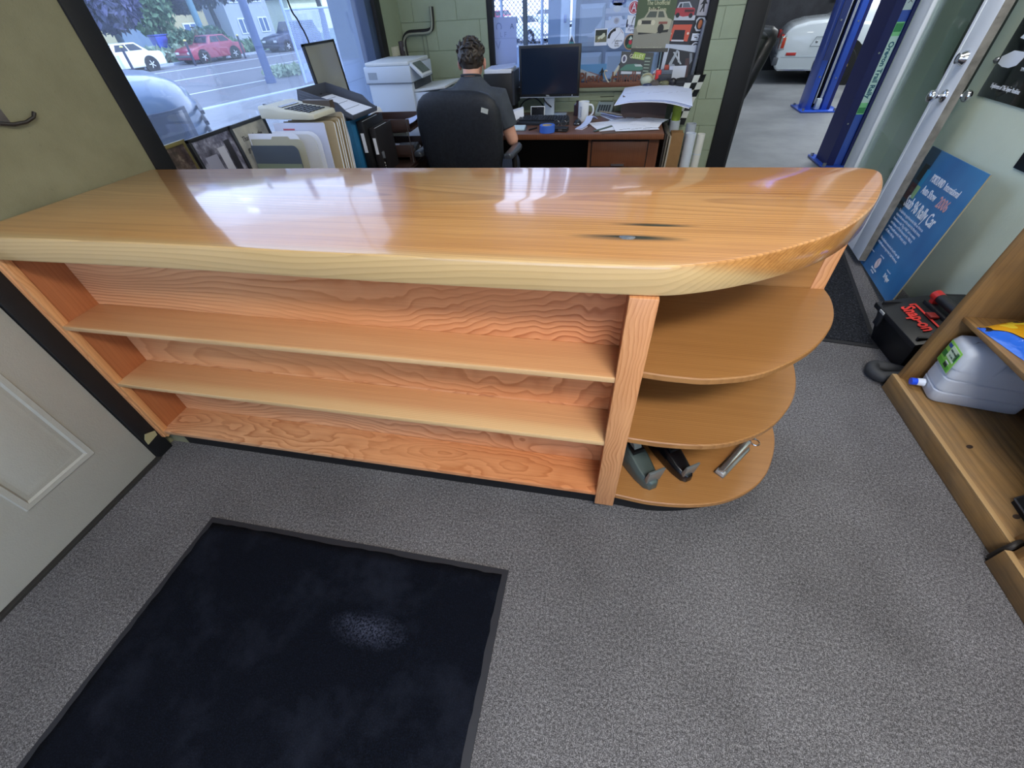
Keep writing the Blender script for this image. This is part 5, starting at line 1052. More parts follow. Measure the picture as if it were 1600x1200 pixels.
fr_ = card('framed_photo', 'tilted white bordered black and white photo on the sill', 'photo', .385, .672, .935, 1.190, mat('#b7c0cf', .5), y=4.655, tilt=-.06, rot=.07, prints=((mat('#24272e', .5), [(-.84, -.9), (.8, -.92), (.84, .62), (-.76, .80)]), (mat('#9aa3ad', .5), [(-.7, -.3), (-.5, -.3), (-.2, .7), (-.32, .72)]), (mat('#c3c9d0', .5), [(-.1, .1), (.02, .05), (-.15, .65), (-.22, .66)]), (mat('#aab2ba', .5), [(-.5, .6), (-.4, .62), (.15, .0), (.05, -.02)]), (mat('#8a929b', .5), uell(-.35, -.15, .14, .14)), (mat('#777f88', .5), [(.45, .6), (.6, .6), (.7, .2), (.6, .0)]), (mat('#4a3538', .5), [(.3, .3), (.5, .35), (.65, -.7), (.45, -.8)])))
card('card', 'plain white card leaning in front of the tilted photo', 'card', .428, .592, .952, 1.052, mat('#c9d0de', .6), y=4.632, tilt=-.06)
rl = thing('display_tube', 'grey glossy tube leaning at the window right corner', 'tube', (.645, 4.63, SZ), rot=(0, .05, 0)); G().cyl((0, 0, 0), (0, 0, .42), .016, n=16).make('tube_wall', mat('#6f747e', .25, .5), rl)
sk = thing('ornament', 'small tangled dark ornament beside the window frame', 'ornament', (.700, 4.575, SZ)); G().tube([(.018 * math.cos(k * .9), .010 * math.sin(k * 1.3), .008 + .0022 * k) for k in range(34)], .004, 6).make('tangle', mat('#2b2b2a', .5), sk); bx('base', BLACK, sk, -.025, .025, -.014, .014, 0, .012)

wc_ = thing('cable', 'thin black cord hanging down the street window behind the mirror', 'cable', (0, 0, 0))
G().tube(cr3([Vector(p) for p in ((-1.93, 2.98, 2.9), (-1.925, 2.985, 2.2), (-1.915, 2.97, 1.62), (-1.91, 3.01, 1.50), (-1.905, 3.05, 1.38), (-1.90, 3.06, 1.0), (-1.88, 3.06, .705))]), .0045, 6).make('cord', BLACK, wc_)
# ------------------------------------------------------------------ the man at the desk and his chair
def remesh(name, g, m, parent, vox, smooth=6, factor=.5):
    o = g.make('tmp', None); md = o.modifiers.new('r', 'REMESH'); md.mode = 'VOXEL'; md.voxel_size = vox
    sm = o.modifiers.new('s', 'SMOOTH'); sm.iterations = smooth; sm.factor = factor
    dg = bpy.context.evaluated_depsgraph_get(); dg.update()
    me = bpy.data.meshes.new_from_object(o.evaluated_get(dg), depsgraph=dg); me.name = name
    bpy.data.objects.remove(o); me.materials.clear(); me.materials.append(m); me.shade_smooth()
    return link(name, me, parent)
def limb(g, pts, n=14):
    """tapered limb: list of (x,y,z,r), round at both ends"""
    g.tube([p[:3] for p in pts], [p[3] for p in pts], n)
    for p in (pts[0], pts[-1]): g.sphere(p[:3], p[3] * .99, 12, 8)
def ring_e(c, a, b, tilt=0, n=20, p=2.4):
    out = []
    for i in range(n):
        t = 2 * PI * i / n; cx, sy = math.cos(t), math.sin(t)
        x = a * math.copysign(abs(cx) ** (2 / p), cx); y = b * math.copysign(abs(sy) ** (2 / p), sy)
        out.append((c[0] + x, c[1] + y * math.cos(tilt), c[2] + y * math.sin(tilt)))
    return out
man = thing('person', 'man with short dark hair and grey t-shirt seated at the desk', 'person', (0, 0, 0))
SKIN = N('skin'); sk_ = SKIN.ramp(SKIN.noise(SKIN.mapping(), 14, 3), [(.3, '#c08d78'), (.7, '#cf9f8a')]); SKIN.fin(sk_, .5, spec=.3); SKIN = SKIN.m
HAIRM = N('dark_hair'); hc = HAIRM.ramp(HAIRM.noise(HAIRM.mapping((60, 60, 18)), 1, 3), [(.35, '#17130f'), (.62, '#3a3028'), (.8, '#5e5348')]); HAIRM.fin(hc, .5); HAIRM = HAIRM.m
TEE = N('grey_tee'); tcx = TEE.ramp(TEE.noise(TEE.mapping((1, 1, 1)), 8, 3), [(.3, '#3a3f47'), (.7, '#484e57')]); TEE.bump(TEE.noise(TEE.mapping((9, 9, 5)), 1, 3), .6, .02); TEE.fin(tcx, .9, spec=.2); TEE = TEE.m
hxc, hyc = -.945, 3.345
g = G()
torso = [(-.93, 3.30, .50, .165, .115), (-.93, 3.28, .62, .15, .105), (-.93, 3.255, .76, .150, .100), (-.932, 3.235, .90, .165, .105), (-.935, 3.235, 1.00, .180, .105), (-.937, 3.25, 1.07, .165, .085), (-.94, 3.275, 1.125, .085, .065), (-.942, 3.295, 1.155, .058, .058), (-.943, 3.315, 1.20, .054, .056), (-.944, 3.33, 1.23, .055, .06)]
g.loft([ring_e((x, y, z), a, b) for x, y, z, a, b in torso])
HT = Matrix.Rotation(-.35, 3, 'X')
g.sphere((hxc, hyc + .012, 1.259), (.074, .092, .092), 20, 14, HT); g.sphere((hxc, hyc + .055, 1.206), (.056, .062, .062), 16, 10, HT)
g.sphere((hxc, hyc + .105, 1.169), (.026, .022, .02), 10, 8)
RS, RE, RW = (-.755, 3.265, 1.045), (-.668, 3.245, .815), (-.745, 3.535, .785)
LS, LE, LW_ = (-1.12, 3.265, 1.045), (-1.195, 3.285, .815), (-1.085, 3.56, .785)
limb(g, [(-.82, 3.25, 1.05, .062), (*RS, .060), (-.712, 3.25, .93, .050), (*RE, .040)]); limb(g, [(*RE, .041), (-.69, 3.36, .80, .040), (*RW, .026)])
limb(g, [(-1.05, 3.25, 1.05, .062), (*LS, .060), (-1.16, 3.27, .93, .050), (*LE, .040)]); limb(g, [(*LE, .041), (-1.16, 3.40, .80, .040), (*LW_, .026)])
def hand(g, wrist, side):
    W_ = Vector(wrist); d = Vector((-.35 * side, .93, -.10)).normalized(); sd = Vector((d.y, -d.x, 0)).normalized() * side   # sd: towards the little finger
    palm = W_ + d * .05; g.sphere(W_ + d * .045, (.040, .046, .015), 14, 8, Matrix.Rotation(math.atan2(-d.x, d.y), 3, 'Z'))
    for k, (off, ln) in enumerate(((-.030, .072), (-.010, .080), (.011, .075), (.030, .058))):
        b0_ = W_ + d * .075 + sd * off; p1 = b0_ + d * ln * .45 + Vector((0, 0, .004)); p2 = p1 + d * ln * .35 - Vector((0, 0, .012)); p3 = p2 + d * ln * .18 - Vector((0, 0, .012))
        limb(g, [(*b0_, .0095), (*p1, .009), (*p2, .008), (*p3, .0072)], 10)
    t0 = W_ + d * .025 - sd * .030; t1 = t0 + d * .030 - sd * .022 - Vector((0, 0, .006)); t2 = t1 + d * .030 - sd * .004 - Vector((0, 0, .006))
    limb(g, [(*t0, .013), (*t1, .010), (*t2, .0085)], 10)
hand(g, RW, 1); hand(g, LW_, -1)
for s in (-1, 1):
    limb(g, [(-.93 + .085 * s, 3.30, .53, .085), (-.93 + .13 * s, 3.52, .555, .078), (-.93 + .15 * s, 3.73, .545, .056)]); limb(g, [(-.93 + .15 * s, 3.73, .545, .056), (-.93 + .15 * s, 3.76, .33, .052), (-.93 + .15 * s, 3.74, .10, .036)])
    limb(g, [(-.93 + .15 * s, 3.74, .07, .036), (-.93 + .16 * s, 3.84, .045, .036)])
remesh('body', g, SKIN, man, .0055, 4)
for s in (-1, 1):   # ears
    e = G().sphere((hxc + s * .084, hyc + .016, 1.232), (.010, .020, .032), 14, 10, Matrix.Rotation(-.3, 3, 'X')).sphere((hxc + s * .090, hyc + .008, 1.236), (.007, .016, .026), 12, 8, Matrix.Rotation(-.3, 3, 'X')).make('ear', mat('#c48a78', .5), man)
    G().sphere((hxc + s * .030, hyc + .103, 1.242), .012, 12, 8).make('eye', mat('#e6e2dc', .3), man)
    G().sphere((hxc + s * .030, hyc + .1135, 1.240), .0045, 10, 6).make('iris', mat('#3a2a1e', .3), man)
    G().tube([(hxc + s * .016, hyc + .112, 1.262), (hxc + s * .032, hyc + .112, 1.266), (hxc + s * .048, hyc + .103, 1.260)], .004, 6).make('eyebrow', HAIRM, man)
G().loft([[(hxc - .007, hyc + .108, 1.246), (hxc + .007, hyc + .108, 1.246), (hxc, hyc + .100, 1.249)], [(hxc - .014, hyc + .118, 1.210), (hxc + .014, hyc + .118, 1.210), (hxc, hyc + .138, 1.212)], [(hxc - .012, hyc + .112, 1.202), (hxc + .012, hyc + .112, 1.202), (hxc, hyc + .124, 1.202)]]).make('nose', SKIN, man, bevel=.003)
G().tube([(hxc - .024, hyc + .108, 1.186), (hxc, hyc + .118, 1.185), (hxc + .024, hyc + .108, 1.186)], .0045, 8).make('mouth', mat('#a8695f', .5), man)
gl_ = G()
for s in (-1, 1):
    gl_.tube([(hxc + s * .031 + .021 * math.cos(t), hyc + .122, 1.236 + .017 * math.sin(t)) for t in [2 * PI * i / 16 for i in range(17)]], .0016, 6)
    gl_.tube([(hxc + s * .052, hyc + .121, 1.242), (hxc + s * .078, hyc + .07, 1.244), (hxc + s * .083, hyc + .015, 1.246), (hxc + s * .083, hyc - .005, 1.229)], .0017, 6)
gl_.tube([(hxc - .010, hyc + .122, 1.238), (hxc + .010, hyc + .122, 1.238)], .0016, 6); gl_.make('glasses', BLACK, man)
# hair: cap plus many short locks
g = G(); g.sphere((hxc, hyc - .002, 1.274), (.083, .097, .086), 22, 14, HT); g.sphere((hxc + .002, hyc - .034, 1.236), (.060, .052, .052), 16, 10)
random.seed(21)
for k in range(330):
    th = random.uniform(0, 2 * PI); ph = random.uniform(-.15, PI / 2) if random.random() < .7 else random.uniform(-.55, .3)
    dx, dy, dz = math.cos(ph) * math.cos(th), math.cos(ph) * math.sin(th), math.sin(ph)
    if dy > .25 and dz < .45: continue
    nrm_ = HT @ Vector((dx * .083, dy * .097, dz * .088)); p = Vector((hxc, hyc - .002, 1.274)) + nrm_; nn = nrm_.normalized()
    low = dz < .15; ln = .018 if low else random.uniform(.03, .045)
    flow = Vector((.35 * math.sin(3 * th) + .3, -.4 if low else .75 * math.sin(5 * dx * 3), -1.0 if low else .25)); flow = (flow - nn * flow.dot(nn)).normalized()
    p -= nn * .003
    q = p + flow * ln * .5 + nn * (.003 if low else .010); r_ = q + flow * ln * .5 + nn * (.001 if low else .004)
    g.tube([p, q, r_], [.0065, .0065, .003], 6)
remesh('hair', g, HAIRM, man, .0038, 1, .4)
# t-shirt
g = G()
sh = [(-.93, 3.29, .50, .175, .125), (-.93, 3.27, .62, .172, .125), (-.93, 3.245, .76, .172, .120), (-.932, 3.225, .90, .183, .122), (-.935, 3.225, 1.00, .198, .120), (-.937, 3.24, 1.080, .188, .100), (-.94, 3.268, 1.135, .112, .078), (-.942, 3.288, 1.165, .074, .070), (-.942, 3.293, 1.180, .064, .063)]
g.loft([ring_e((x, y, z), a, b) for x, y, z, a, b in sh])
for (S_, mid, E_) in ((RS, (-.715, 3.252, .94), RE), (LS, (-1.158, 3.268, .94), LE)):
    e_ = Vector(mid).lerp(Vector(E_), .45); x_in = -.84 if S_[0] > -.94 else -1.03
    g.tube([(x_in, 3.24, 1.055), (S_[0], S_[1], S_[2] + .004), mid, tuple(e_)], [.075, .078, .070, .066], 16)
for k, z in enumerate((.86, .95, 1.03)):   # folds across the back
    g.tube([(-1.07, 3.125 + .012 * k, z - .03), (-.95, 3.108 + .012 * k, z), (-.80, 3.13 + .012 * k, z + .015)], .014, 8)
remesh('t_shirt', g, TEE, man, .007, 5)
G().tube([(x, y, z) for x, y, z in ring_e((-.942, 3.294, 1.178), .063, .062, -.2)] + [ring_e((-.942, 3.294, 1.178), .063, .062, -.2)[0]], .006, 8).make('collar', mat('#343a41', .9), man)
g = G()
g.loft([ring_e((-.93, 3.31, z), a, b) for z, a, b in ((.47, .16, .12), (.50, .18, .13), (.56, .17, .125), (.60, .165, .12))])
for s in (-1, 1):
    g.tube([(-.93 + .085 * s, 3.30, .535), (-.93 + .13 * s, 3.52, .557), (-.93 + .15 * s, 3.73, .547), (-.93 + .15 * s, 3.785, .50)], [.098, .090, .070, .062], 14); g.tube([(-.93 + .15 * s, 3.74, .55), (-.93 + .15 * s, 3.765, .33), (-.93 + .15 * s, 3.745, .10)], [.068, .064, .056], 14)
remesh('jeans', g, mat('#2a3348', .85), man, .009, 4)
for s in (-1, 1):
    g = G(); g.loft([[(-.93 + .155 * s + x * w_, y, z) for x, y, z in ((-1, yy, 0), (-1, yy, h * .6), (-.6, yy, h), (.6, yy, h), (1, yy, h * .6), (1, yy, 0))] for yy, w_, h in ((3.66, .036, .07), (3.70, .042, .10), (3.78, .044, .09), (3.86, .046, .06), (3.91, .034, .045))]); g.make('shoe', mat('#26282c', .6), man, bevel=.006)

def office_chair(name, label, loc, rz, m_, back, arms=True, ribs=0):
    c = thing(name, label, 'chair', loc, rz)
    rings = []
    for z, w_, t_, yo in back:
        ring = []
        for i in range(28):
            t = 2 * PI * i / 28; cx, sy = math.cos(t), math.sin(t)
            x = w_ * math.copysign(abs(cx) ** .55, cx); y = t_ * math.copysign(abs(sy) ** .55, sy)
            ring.append((x, yo + y + .35 * x * x * .5, z))
        rings.append(ring)
    G().loft(rings).make('backrest', m_, c, ang=60)
    if ribs:
        for k in range(ribs):
            z = back[0][0] + (back[-2][0] - back[0][0]) * (k + .6) / ribs; f = (z - back[0][0]) / (back[-1][0] - back[0][0]); yo = back[0][3] + (back[-1][3] - back[0][3]) * f
            G().sphere((0, yo + .045, z), (.225, .030, .040), 18, 10).make('rib_cushion', m_, c)
    rings = []
    for z, d in ((.43, .04), (.45, .0), (.49, .0), (.505, .03)): rings.append([(x, y, z) for x, y in rrect((-.25 + d, .03 + d), (.25 - d, .50 - d), .08)])
    G().loft(rings).make('seat', m_, c, ang=60)
    if arms:
        for s in (-1, 1):
            G().tube(cr3([Vector(p) for p in ((s * .26, .20, .45), (s * .31, .17, .50), (s * .325, .14, .62), (s * .325, .13, .765))]), .018, 10).make('arm_post', BLACK, c)
            G().loft([[(s * .325 + x * w_, y, z) for x, z in ((-1, .765), (-1, .785), (-.6, .797), (.6, .797), (1, .785), (1, .765))] for y, w_ in ((-.04, .022), (-.02, .034), (.18, .036), (.24, .030), (.26, .016))]).make('arm_pad', mat('#3a3e45', .28), c, bevel=.004)
    G().cyl((0, .25, .12), (0, .25, .43), .028, n=14).make('gas_column', BLACK, c); bx('back_bar', BLACK, c, -.04, .04, -.02, .12, .40, .44)
    G().hexa([(-.04, -.03, .40), (.04, -.03, .40), (.04, .0, .40), (-.04, .0, .40)], [(-.04, -.03 + back[0][3], back[1][0]), (.04, -.03 + back[0][3], back[1][0]), (.04, .0 + back[0][3], back[1][0]), (-.04, .0 + back[0][3], back[1][0])]).make('back_bracket', BLACK, c)
    for k in range(5):
        a = 2 * PI * k / 5 + .3; e_ = (.30 * math.cos(a), .25 + .30 * math.sin(a))
        G().tube([(0, .25, .11), (e_[0], e_[1], .085)], [.03, .02], 8).make('leg', BLACK, c); G().cyl((e_[0] - .02 * math.sin(a), e_[1] + .02 * math.cos(a), .032), (e_[0] + .02 * math.sin(a), e_[1] - .02 * math.cos(a), .032), .032, n=14).make('caster', BLACK, c)
    return c
CHF = N('black_chair_fabric'); cc = CHF.ramp(CHF.noise(CHF.mapping(), 60, 3), [(.3, '#14171d'), (.7, '#20242b')]); CHF.bump(CHF.noise(CHF.mapping((5, 5, 2)), 1, 3), .5, .02); CHF.fin(cc, .55, spec=.4)
office_chair('office_chair', 'black padded office chair carrying the man at the desk', (-.965, 3.005, 0), math.radians(-4), CHF.m,
             [(.56, .10, .02, .01), (.575, .19, .04, .01), (.64, .25, .052, .005), (.78, .283, .055, -.005), (.95, .292, .055, -.02), (1.04, .280, .052, -.028), (1.09, .255, .046, -.032), (1.122, .215, .036, -.034), (1.138, .165, .022, -.035), (1.143, .10, .008, -.035)])
ch_ = bpy.data.objects['office_chair']; G().cbox((.205, -.082, 1.045), (.045, .003, .026), (0, .25, 0)).make('care_label', mat('#b9bbb4', .7), ch_)
LEATH = mat('#0d0e11', .5, 0, 'black_leather', coat=.1)
office_chair('office_chair', 'black ribbed leather office chair in the garage behind the black door jamb', (1.235, 5.40, 0), math.radians(98), LEATH,
             [(.50, .16, .03, .12), (.54, .22, .05, .10), (.75, .25, .075, .04), (1.0, .25, .078, -.04), (1.15, .235, .07, -.09), (1.22, .19, .05, -.11), (1.245, .12, .012, -.115)], arms=False, ribs=6)

# ------------------------------------------------------------------ garage
struct(bx('floor', CONC, None, .95, 9.5, BY + .08, 13.4, -.12, -.003, smooth=False))
struct(bx('wall_garage_far', DARKW, None, .9, 9.6, 13.2, 13.4, 0, 4.2, smooth=False)); struct(bx('wall_garage_left', DARKW, None, .50, .56, 6.72, 13.3, -.8, 4.2, smooth=False))
struct(bx('wall_garage_right', PALEW, None, 9.4, 9.6, 4.6, 13.4, 0, 4.2, smooth=False)); struct(bx('ceiling', CEILM, None, .9, 9.6, BY + .2, 13.4, 4.2, 4.3, smooth=False))
struct(bx('wall_garage_front', PALEW, None, RX + .2, 9.6, BY, BY + .2, 0, 4.2, smooth=False)); struct(bx('wall_garage_front', PALEW, None, .9, RX + .2, BY + .1, BY + .2, 2.75, 4.2, smooth=False)); struct(bx('wall_garage_left', GREENW, None, .50, .56, BY + .2, 6.45, -.1, 4.2, smooth=False))
for i, (x, y, lb) in enumerate(((3.6, 7.6, 'long garage ceiling light over the nearer lift post'), (5.2, 10.2, 'long garage ceiling light over the white car'))):
    cl = thing('ceiling_light', lb, 'ceiling light', (x, y, 4.2)); bx('housing', WHITE, cl, -1.25, 1.25, -.27, .27, -.1, 0); bx('diffuser', mat('#eaf3ff', .5, emit=2.0), cl, -1.2, 1.2, -.24, .24, -.13, -.1)
eb = thing('electrical_box', 'grey electrical box with looped cable on the dark garage wall', 'electrical box', (4.55, 13.2, 1.28)); bx('box', mat('#45484f', .6), eb, -.15, .25, -.16, 0, .0, .5, bevel=.01); bx('cover', mat('#555962', .5), eb, -.10, .20, -.175, -.16, .04, .46, bevel=.005)
G().tube(cr3([Vector(p) for p in ((-.15, -.05, .12), (-.35, -.06, .06), (-.5, -.06, .14), (-.52, -.05, .4), (-.5, -.04, .6))]), .022, 8).make('cable', mat('#b9bcc0', .5), eb); G().sphere((-.28, -.08, .34), (.12, .06, .12), 14, 8).make('motor', mat('#24262b', .6), eb)
for k, (x, z, a, b) in enumerate(((3.55, 1.12, .05, .10), (3.72, 1.02, .05, .09), (3.9, 1.2, .07, .06), (4.2, .95, .04, .05))):
    pass
lift = []
def lift_post(label, x, y, w_, d, Hh, near):
    p = thing('car_lift_post', label, 'car lift', (x, y, 0))
    bx('base_plate', LIFTB, p, -w_ * .72, w_ * .85, -.10 if not near else -.06, d + .12, 0, .022, bevel=.004)
    for sx_ in (-1, 1):
        for yy in (-.07 if not near else -.03, d + .06): G().cyl((sx_ * w_ * .62, yy, .022), (sx_ * w_ * .62, yy, .055), .018, n=8).make('anchor_bolt', STEEL, p)
    if near:
        bx('flange', LIFTD, p, -w_ / 2, -w_ * .14, .0, d, .022, Hh); bx('flange', LIFTD, p, w_ * .24, w_ / 2, .0, d, .022, Hh)
        bx('web', LIFTB, p, -w_ * .14, w_ * .24, .02, .06, .022, Hh)
        lbm = bx('label', mat('#8fe0a4', .4), p, -w_ * .11, w_ * .21, .0165, .0195, .50, 1.22, smooth=False)
        bx('label_band', mat('#d4f2f4', .4), lbm, -w_ * .11, w_ * .21, .015, .0165, .60, 1.12, smooth=False); bx('label_end', mat('#3f9a63', .4), lbm, -w_ * .09, w_ * .19, .0152, .0165, 1.15, 1.21); bx('label_end', mat('#3f9a63', .4), lbm, -w_ * .09, w_ * .19, .0152, .0165, .51, .56)
        txt('Oregon Trail Rally', .058, mat('#2f6f8d', .4), lbm, (w_ * .05, .0142, .86), (PI / 2, PI / 2, 0), sx=1.02, off=.002)
        bx('label', mat('#cfe0ee', .4), p, -w_ * .11, w_ * .21, .0165, .0195, 1.30, 1.62); txt('MOHAWK', .045, mat('#3b4a66', .4), p, (w_ * .05, .0155, 1.45), (PI / 2, PI / 2, 0))
        G().cyl((-w_ * .3, -.004, .42), (-w_ * .3, .0, .42), .008, n=8).cyl((-w_ * .3, -.004, 1.0), (-w_ * .3, 0, 1.0), .008, n=8).make('rivet', STEEL, p)
    else:
        bx('flange', LIFTB, p, -w_ / 2, -w_ * .28, .0, d, .022, Hh, bevel=.006); bx('flange', LIFTB, p, w_ * .14, w_ * .36, .0, d, .022, Hh, bevel=.006); bx('flange_side', LIFTD, p, w_ * .36, w_ / 2, .02, d, .022, Hh)
        bx('inner_web', BLACK, p, -w_ * .28, w_ * .14, d * .7, d, .022, Hh); bx('carriage_block', mat('#b9c4d2', .4), p, -w_ * .14, w_ * .04, -.02, .05, .03, .17, bevel=.004)
        bx('slide_strip', mat('#23316b', .4), p, -w_ * .5, -w_ * .28, -.03, .0, .65, Hh)
        for q in (-.17, .02, .07): G().cyl((w_ * q, .05, .1), (w_ * q, .05, Hh), .008, n=6).make('lift_cable', mat('#c3cad6', .4), p)
        for z in (.45, 1.1): G().cyl((-w_ * .4, -.036, z), (-w_ * .4, .0, z), .012, n=8).cyl((w_ * .25, -.006, z - .02), (w_ * .25, 0, z - .02), .010, n=8).make('rivet', STEEL, p)
    return p
lift_post('bright blue two-flange car lift post standing in front of the white car', 3.19, 8.52, .36, .34, 3.6, False)
lift_post('dark blue car lift post with green rally label next to the glazed door', 2.50, 5.58, .215, .32, 3.6, True)

gb = thing('garment_bag', 'dark olive garment bag hanging behind the open glazed door', 'garment bag', (2.41, 3.95, .93))
rings = []
for x, d in ((0, .03), (-.03, .0), (-.09, .0), (-.12, .04)): rings.append([(x, y, z) for y, z in rrect((-.28 + d, d), (.28 - d, .95 - d), .09)])
G().loft(rings).make('bag_body', mat('#4a4f45', .8), gb); G().tube([(-.05, 0, .94), (-.05, 0, 1.0), (-.02, 0, 1.03), (.01, 0, 1.02)], .006, 6).make('hanger_hook', STEEL, gb)
def wheel(parent, x, y, side, r, hub, w_=.20, spokes=5):
    wl_ = G(); wl_.lathe([(r * .55, -w_ / 2), (r * .93, -w_ / 2), (r, -w_ * .35), (r, w_ * .35), (r * .93, w_ / 2), (r * .55, w_ / 2), (r * .55, -w_ / 2)], (x, y, r), 28, Matrix.Rotation(PI / 2, 4, 'X')); t = wl_.make('wheel', mat('#17181b', .8), parent)
    yo = y + side * w_ * .40
    hb = G(); hb.lathe([(.001, 0), (r * .60, 0), (r * .60, .012), (r * .52, .012), (.001, .006)], (x, yo, r), 24, Matrix.Rotation(-side * PI / 2, 4, 'X')); hb.make('hub_cap', hub[0], t)
    for k in range(spokes):
        a = 2 * PI * k / spokes; G().cbox((x + r * .32 * math.cos(a), yo + side * .012, r + r * .32 * math.sin(a)), (r * .5, .02, r * .13), (0, -a, 0)).make('spoke', hub[1], t)
    return t
def car(name, label, loc, rz, L, W_, paint, low, cab, wheels, r=.31, hub=None, group=None, roofw=.40, extra=None, side_win=(.10, .88), arch=.085, win_lo=.30):
    """low: side outline (x,z) of the body, cab: (x0 base rear, x1 base front, x2 roof front, x3 roof rear, z belt, z roof)"""
    c = thing(name, label, 'car', loc, rz, group)
    G().prism(low, 'y', -W_ / 2, W_ / 2).make('body', paint, c, bevel=.06, seg=3, ang=50)
    x0, x1, x2, x3, zb0, zr = cab; wb_, wt_ = W_ / 2 - .06, W_ / 2 - roofw * .55
    zb1 = zb0 - .05
    lo = [(x0, -wb_, zb1), (x1, -wb_, zb1), (x1, wb_, zb1), (x0, wb_, zb1)]; hi = [(x3, -wt_, zr), (x2, -wt_, zr), (x2, wt_, zr), (x3, wt_, zr)]
    G().hexa(lo, hi).make('cabin', paint, c, bevel=.05, seg=3)
    def lerp(a, b, t): return tuple(p + (q - p) * t for p, q in zip(a, b))
    for sd in (0, 1):
        A0, A1, B0, B1 = (lo[0], lo[1], hi[0], hi[1]) if sd == 0 else (lo[3], lo[2], hi[3], hi[2]); o_ = -.012 if sd == 0 else .012
        splits = (side_win[0], (side_win[0] + side_win[1]) / 2 - .02, (side_win[0] + side_win[1]) / 2 + .02, side_win[1])
        for a, b in ((splits[0], splits[1]), (splits[2], splits[3])):
            q = [lerp(lerp(A0, A1, a), lerp(B0, B1, a), win_lo), lerp(lerp(A0, A1, b), lerp(B0, B1, b), win_lo), lerp(lerp(A0, A1, b), lerp(B0, B1, b), .88), lerp(lerp(A0, A1, a), lerp(B0, B1, a), .88)]
            G().hexa([(p[0], p[1] + o_ * .3, p[2]) for p in q], [(p[0], p[1] + o_, p[2]) for p in q]).make('side_window', CARGL, c)
    for nm, (P0_, P1_, Q0, Q1), dx in (('windscreen', (lo[1], lo[2], hi[1], hi[2]), 1), ('rear_window', (lo[0], lo[3], hi[0], hi[3]), -1)):
        q = [lerp(lerp(P0_, Q0, .28), lerp(P1_, Q1, .28), .08), lerp(lerp(P0_, Q0, .28), lerp(P1_, Q1, .28), .92), lerp(lerp(P0_, Q0, .9), lerp(P1_, Q1, .9), .92), lerp(lerp(P0_, Q0, .9), lerp(P1_, Q1, .9), .08)]
        G().hexa([(p[0] + .004 * dx, p[1], p[2] + .003) for p in q], [(p[0] + .014 * dx, p[1], p[2] + .009) for p in q]).make(nm, CARGL, c)
    hub = hub or (mat('#b9bfc8', .4, .5), mat('#e3e7ec', .3, .4))
    for x in wheels:
        for s in (-1, 1):
            G().cyl((x, s * (W_ / 2 - .15), r), (x, s * (W_ / 2 + .004), r), r + arch, n=28).make('wheel_arch', BLACK, c)
            wheel(c, x, s * (W_ / 2 - .085), s, r, hub)
    for s in (-1, 1):
        G().cbox((L / 2 - .08, s * (W_ / 2 - .28), low_z(low, L / 2 - .1) - .13), (.14, .36, .13)).make('headlamp', mat('#dfe8f2', .15), c, bevel=.02); G().cbox((-L / 2 + .06, s * (W_ / 2 - .22), .70), (.12, .30, .14)).make('tail_lamp', mat('#b3302c', .3), c, bevel=.02)
    G().cbox((L / 2 - .02, 0, .42), (.10, W_ - .1, .12)).make('front_bumper', mat('#5b616b', .5), c, bevel=.03); G().cbox((-L / 2 + .02, 0, .42), (.10, W_ - .1, .12)).make('rear_bumper', mat('#5b616b', .5), c, bevel=.03)
    if extra: extra(c)
    return c
def low_z(low, x):
    best = .6
    for (a, b), (c_, d) in zip(low, low[1:]):
        if a != c_ and min(a, c_) <= x <= max(a, c_): best = max(best, b + (d - b) * (x - a) / (c_ - a))
    return best
def sedan(L): return [(-L / 2 + .05, .24), (-L / 2, .42), (-L / 2 + .02, .78), (-L / 2 + .12, .90), (-L * .28, .95), (L * .17, .95), (L * .26, .92), (L * .44, .80), (L / 2 - .03, .66), (L / 2, .40), (L / 2 - .06, .22)]
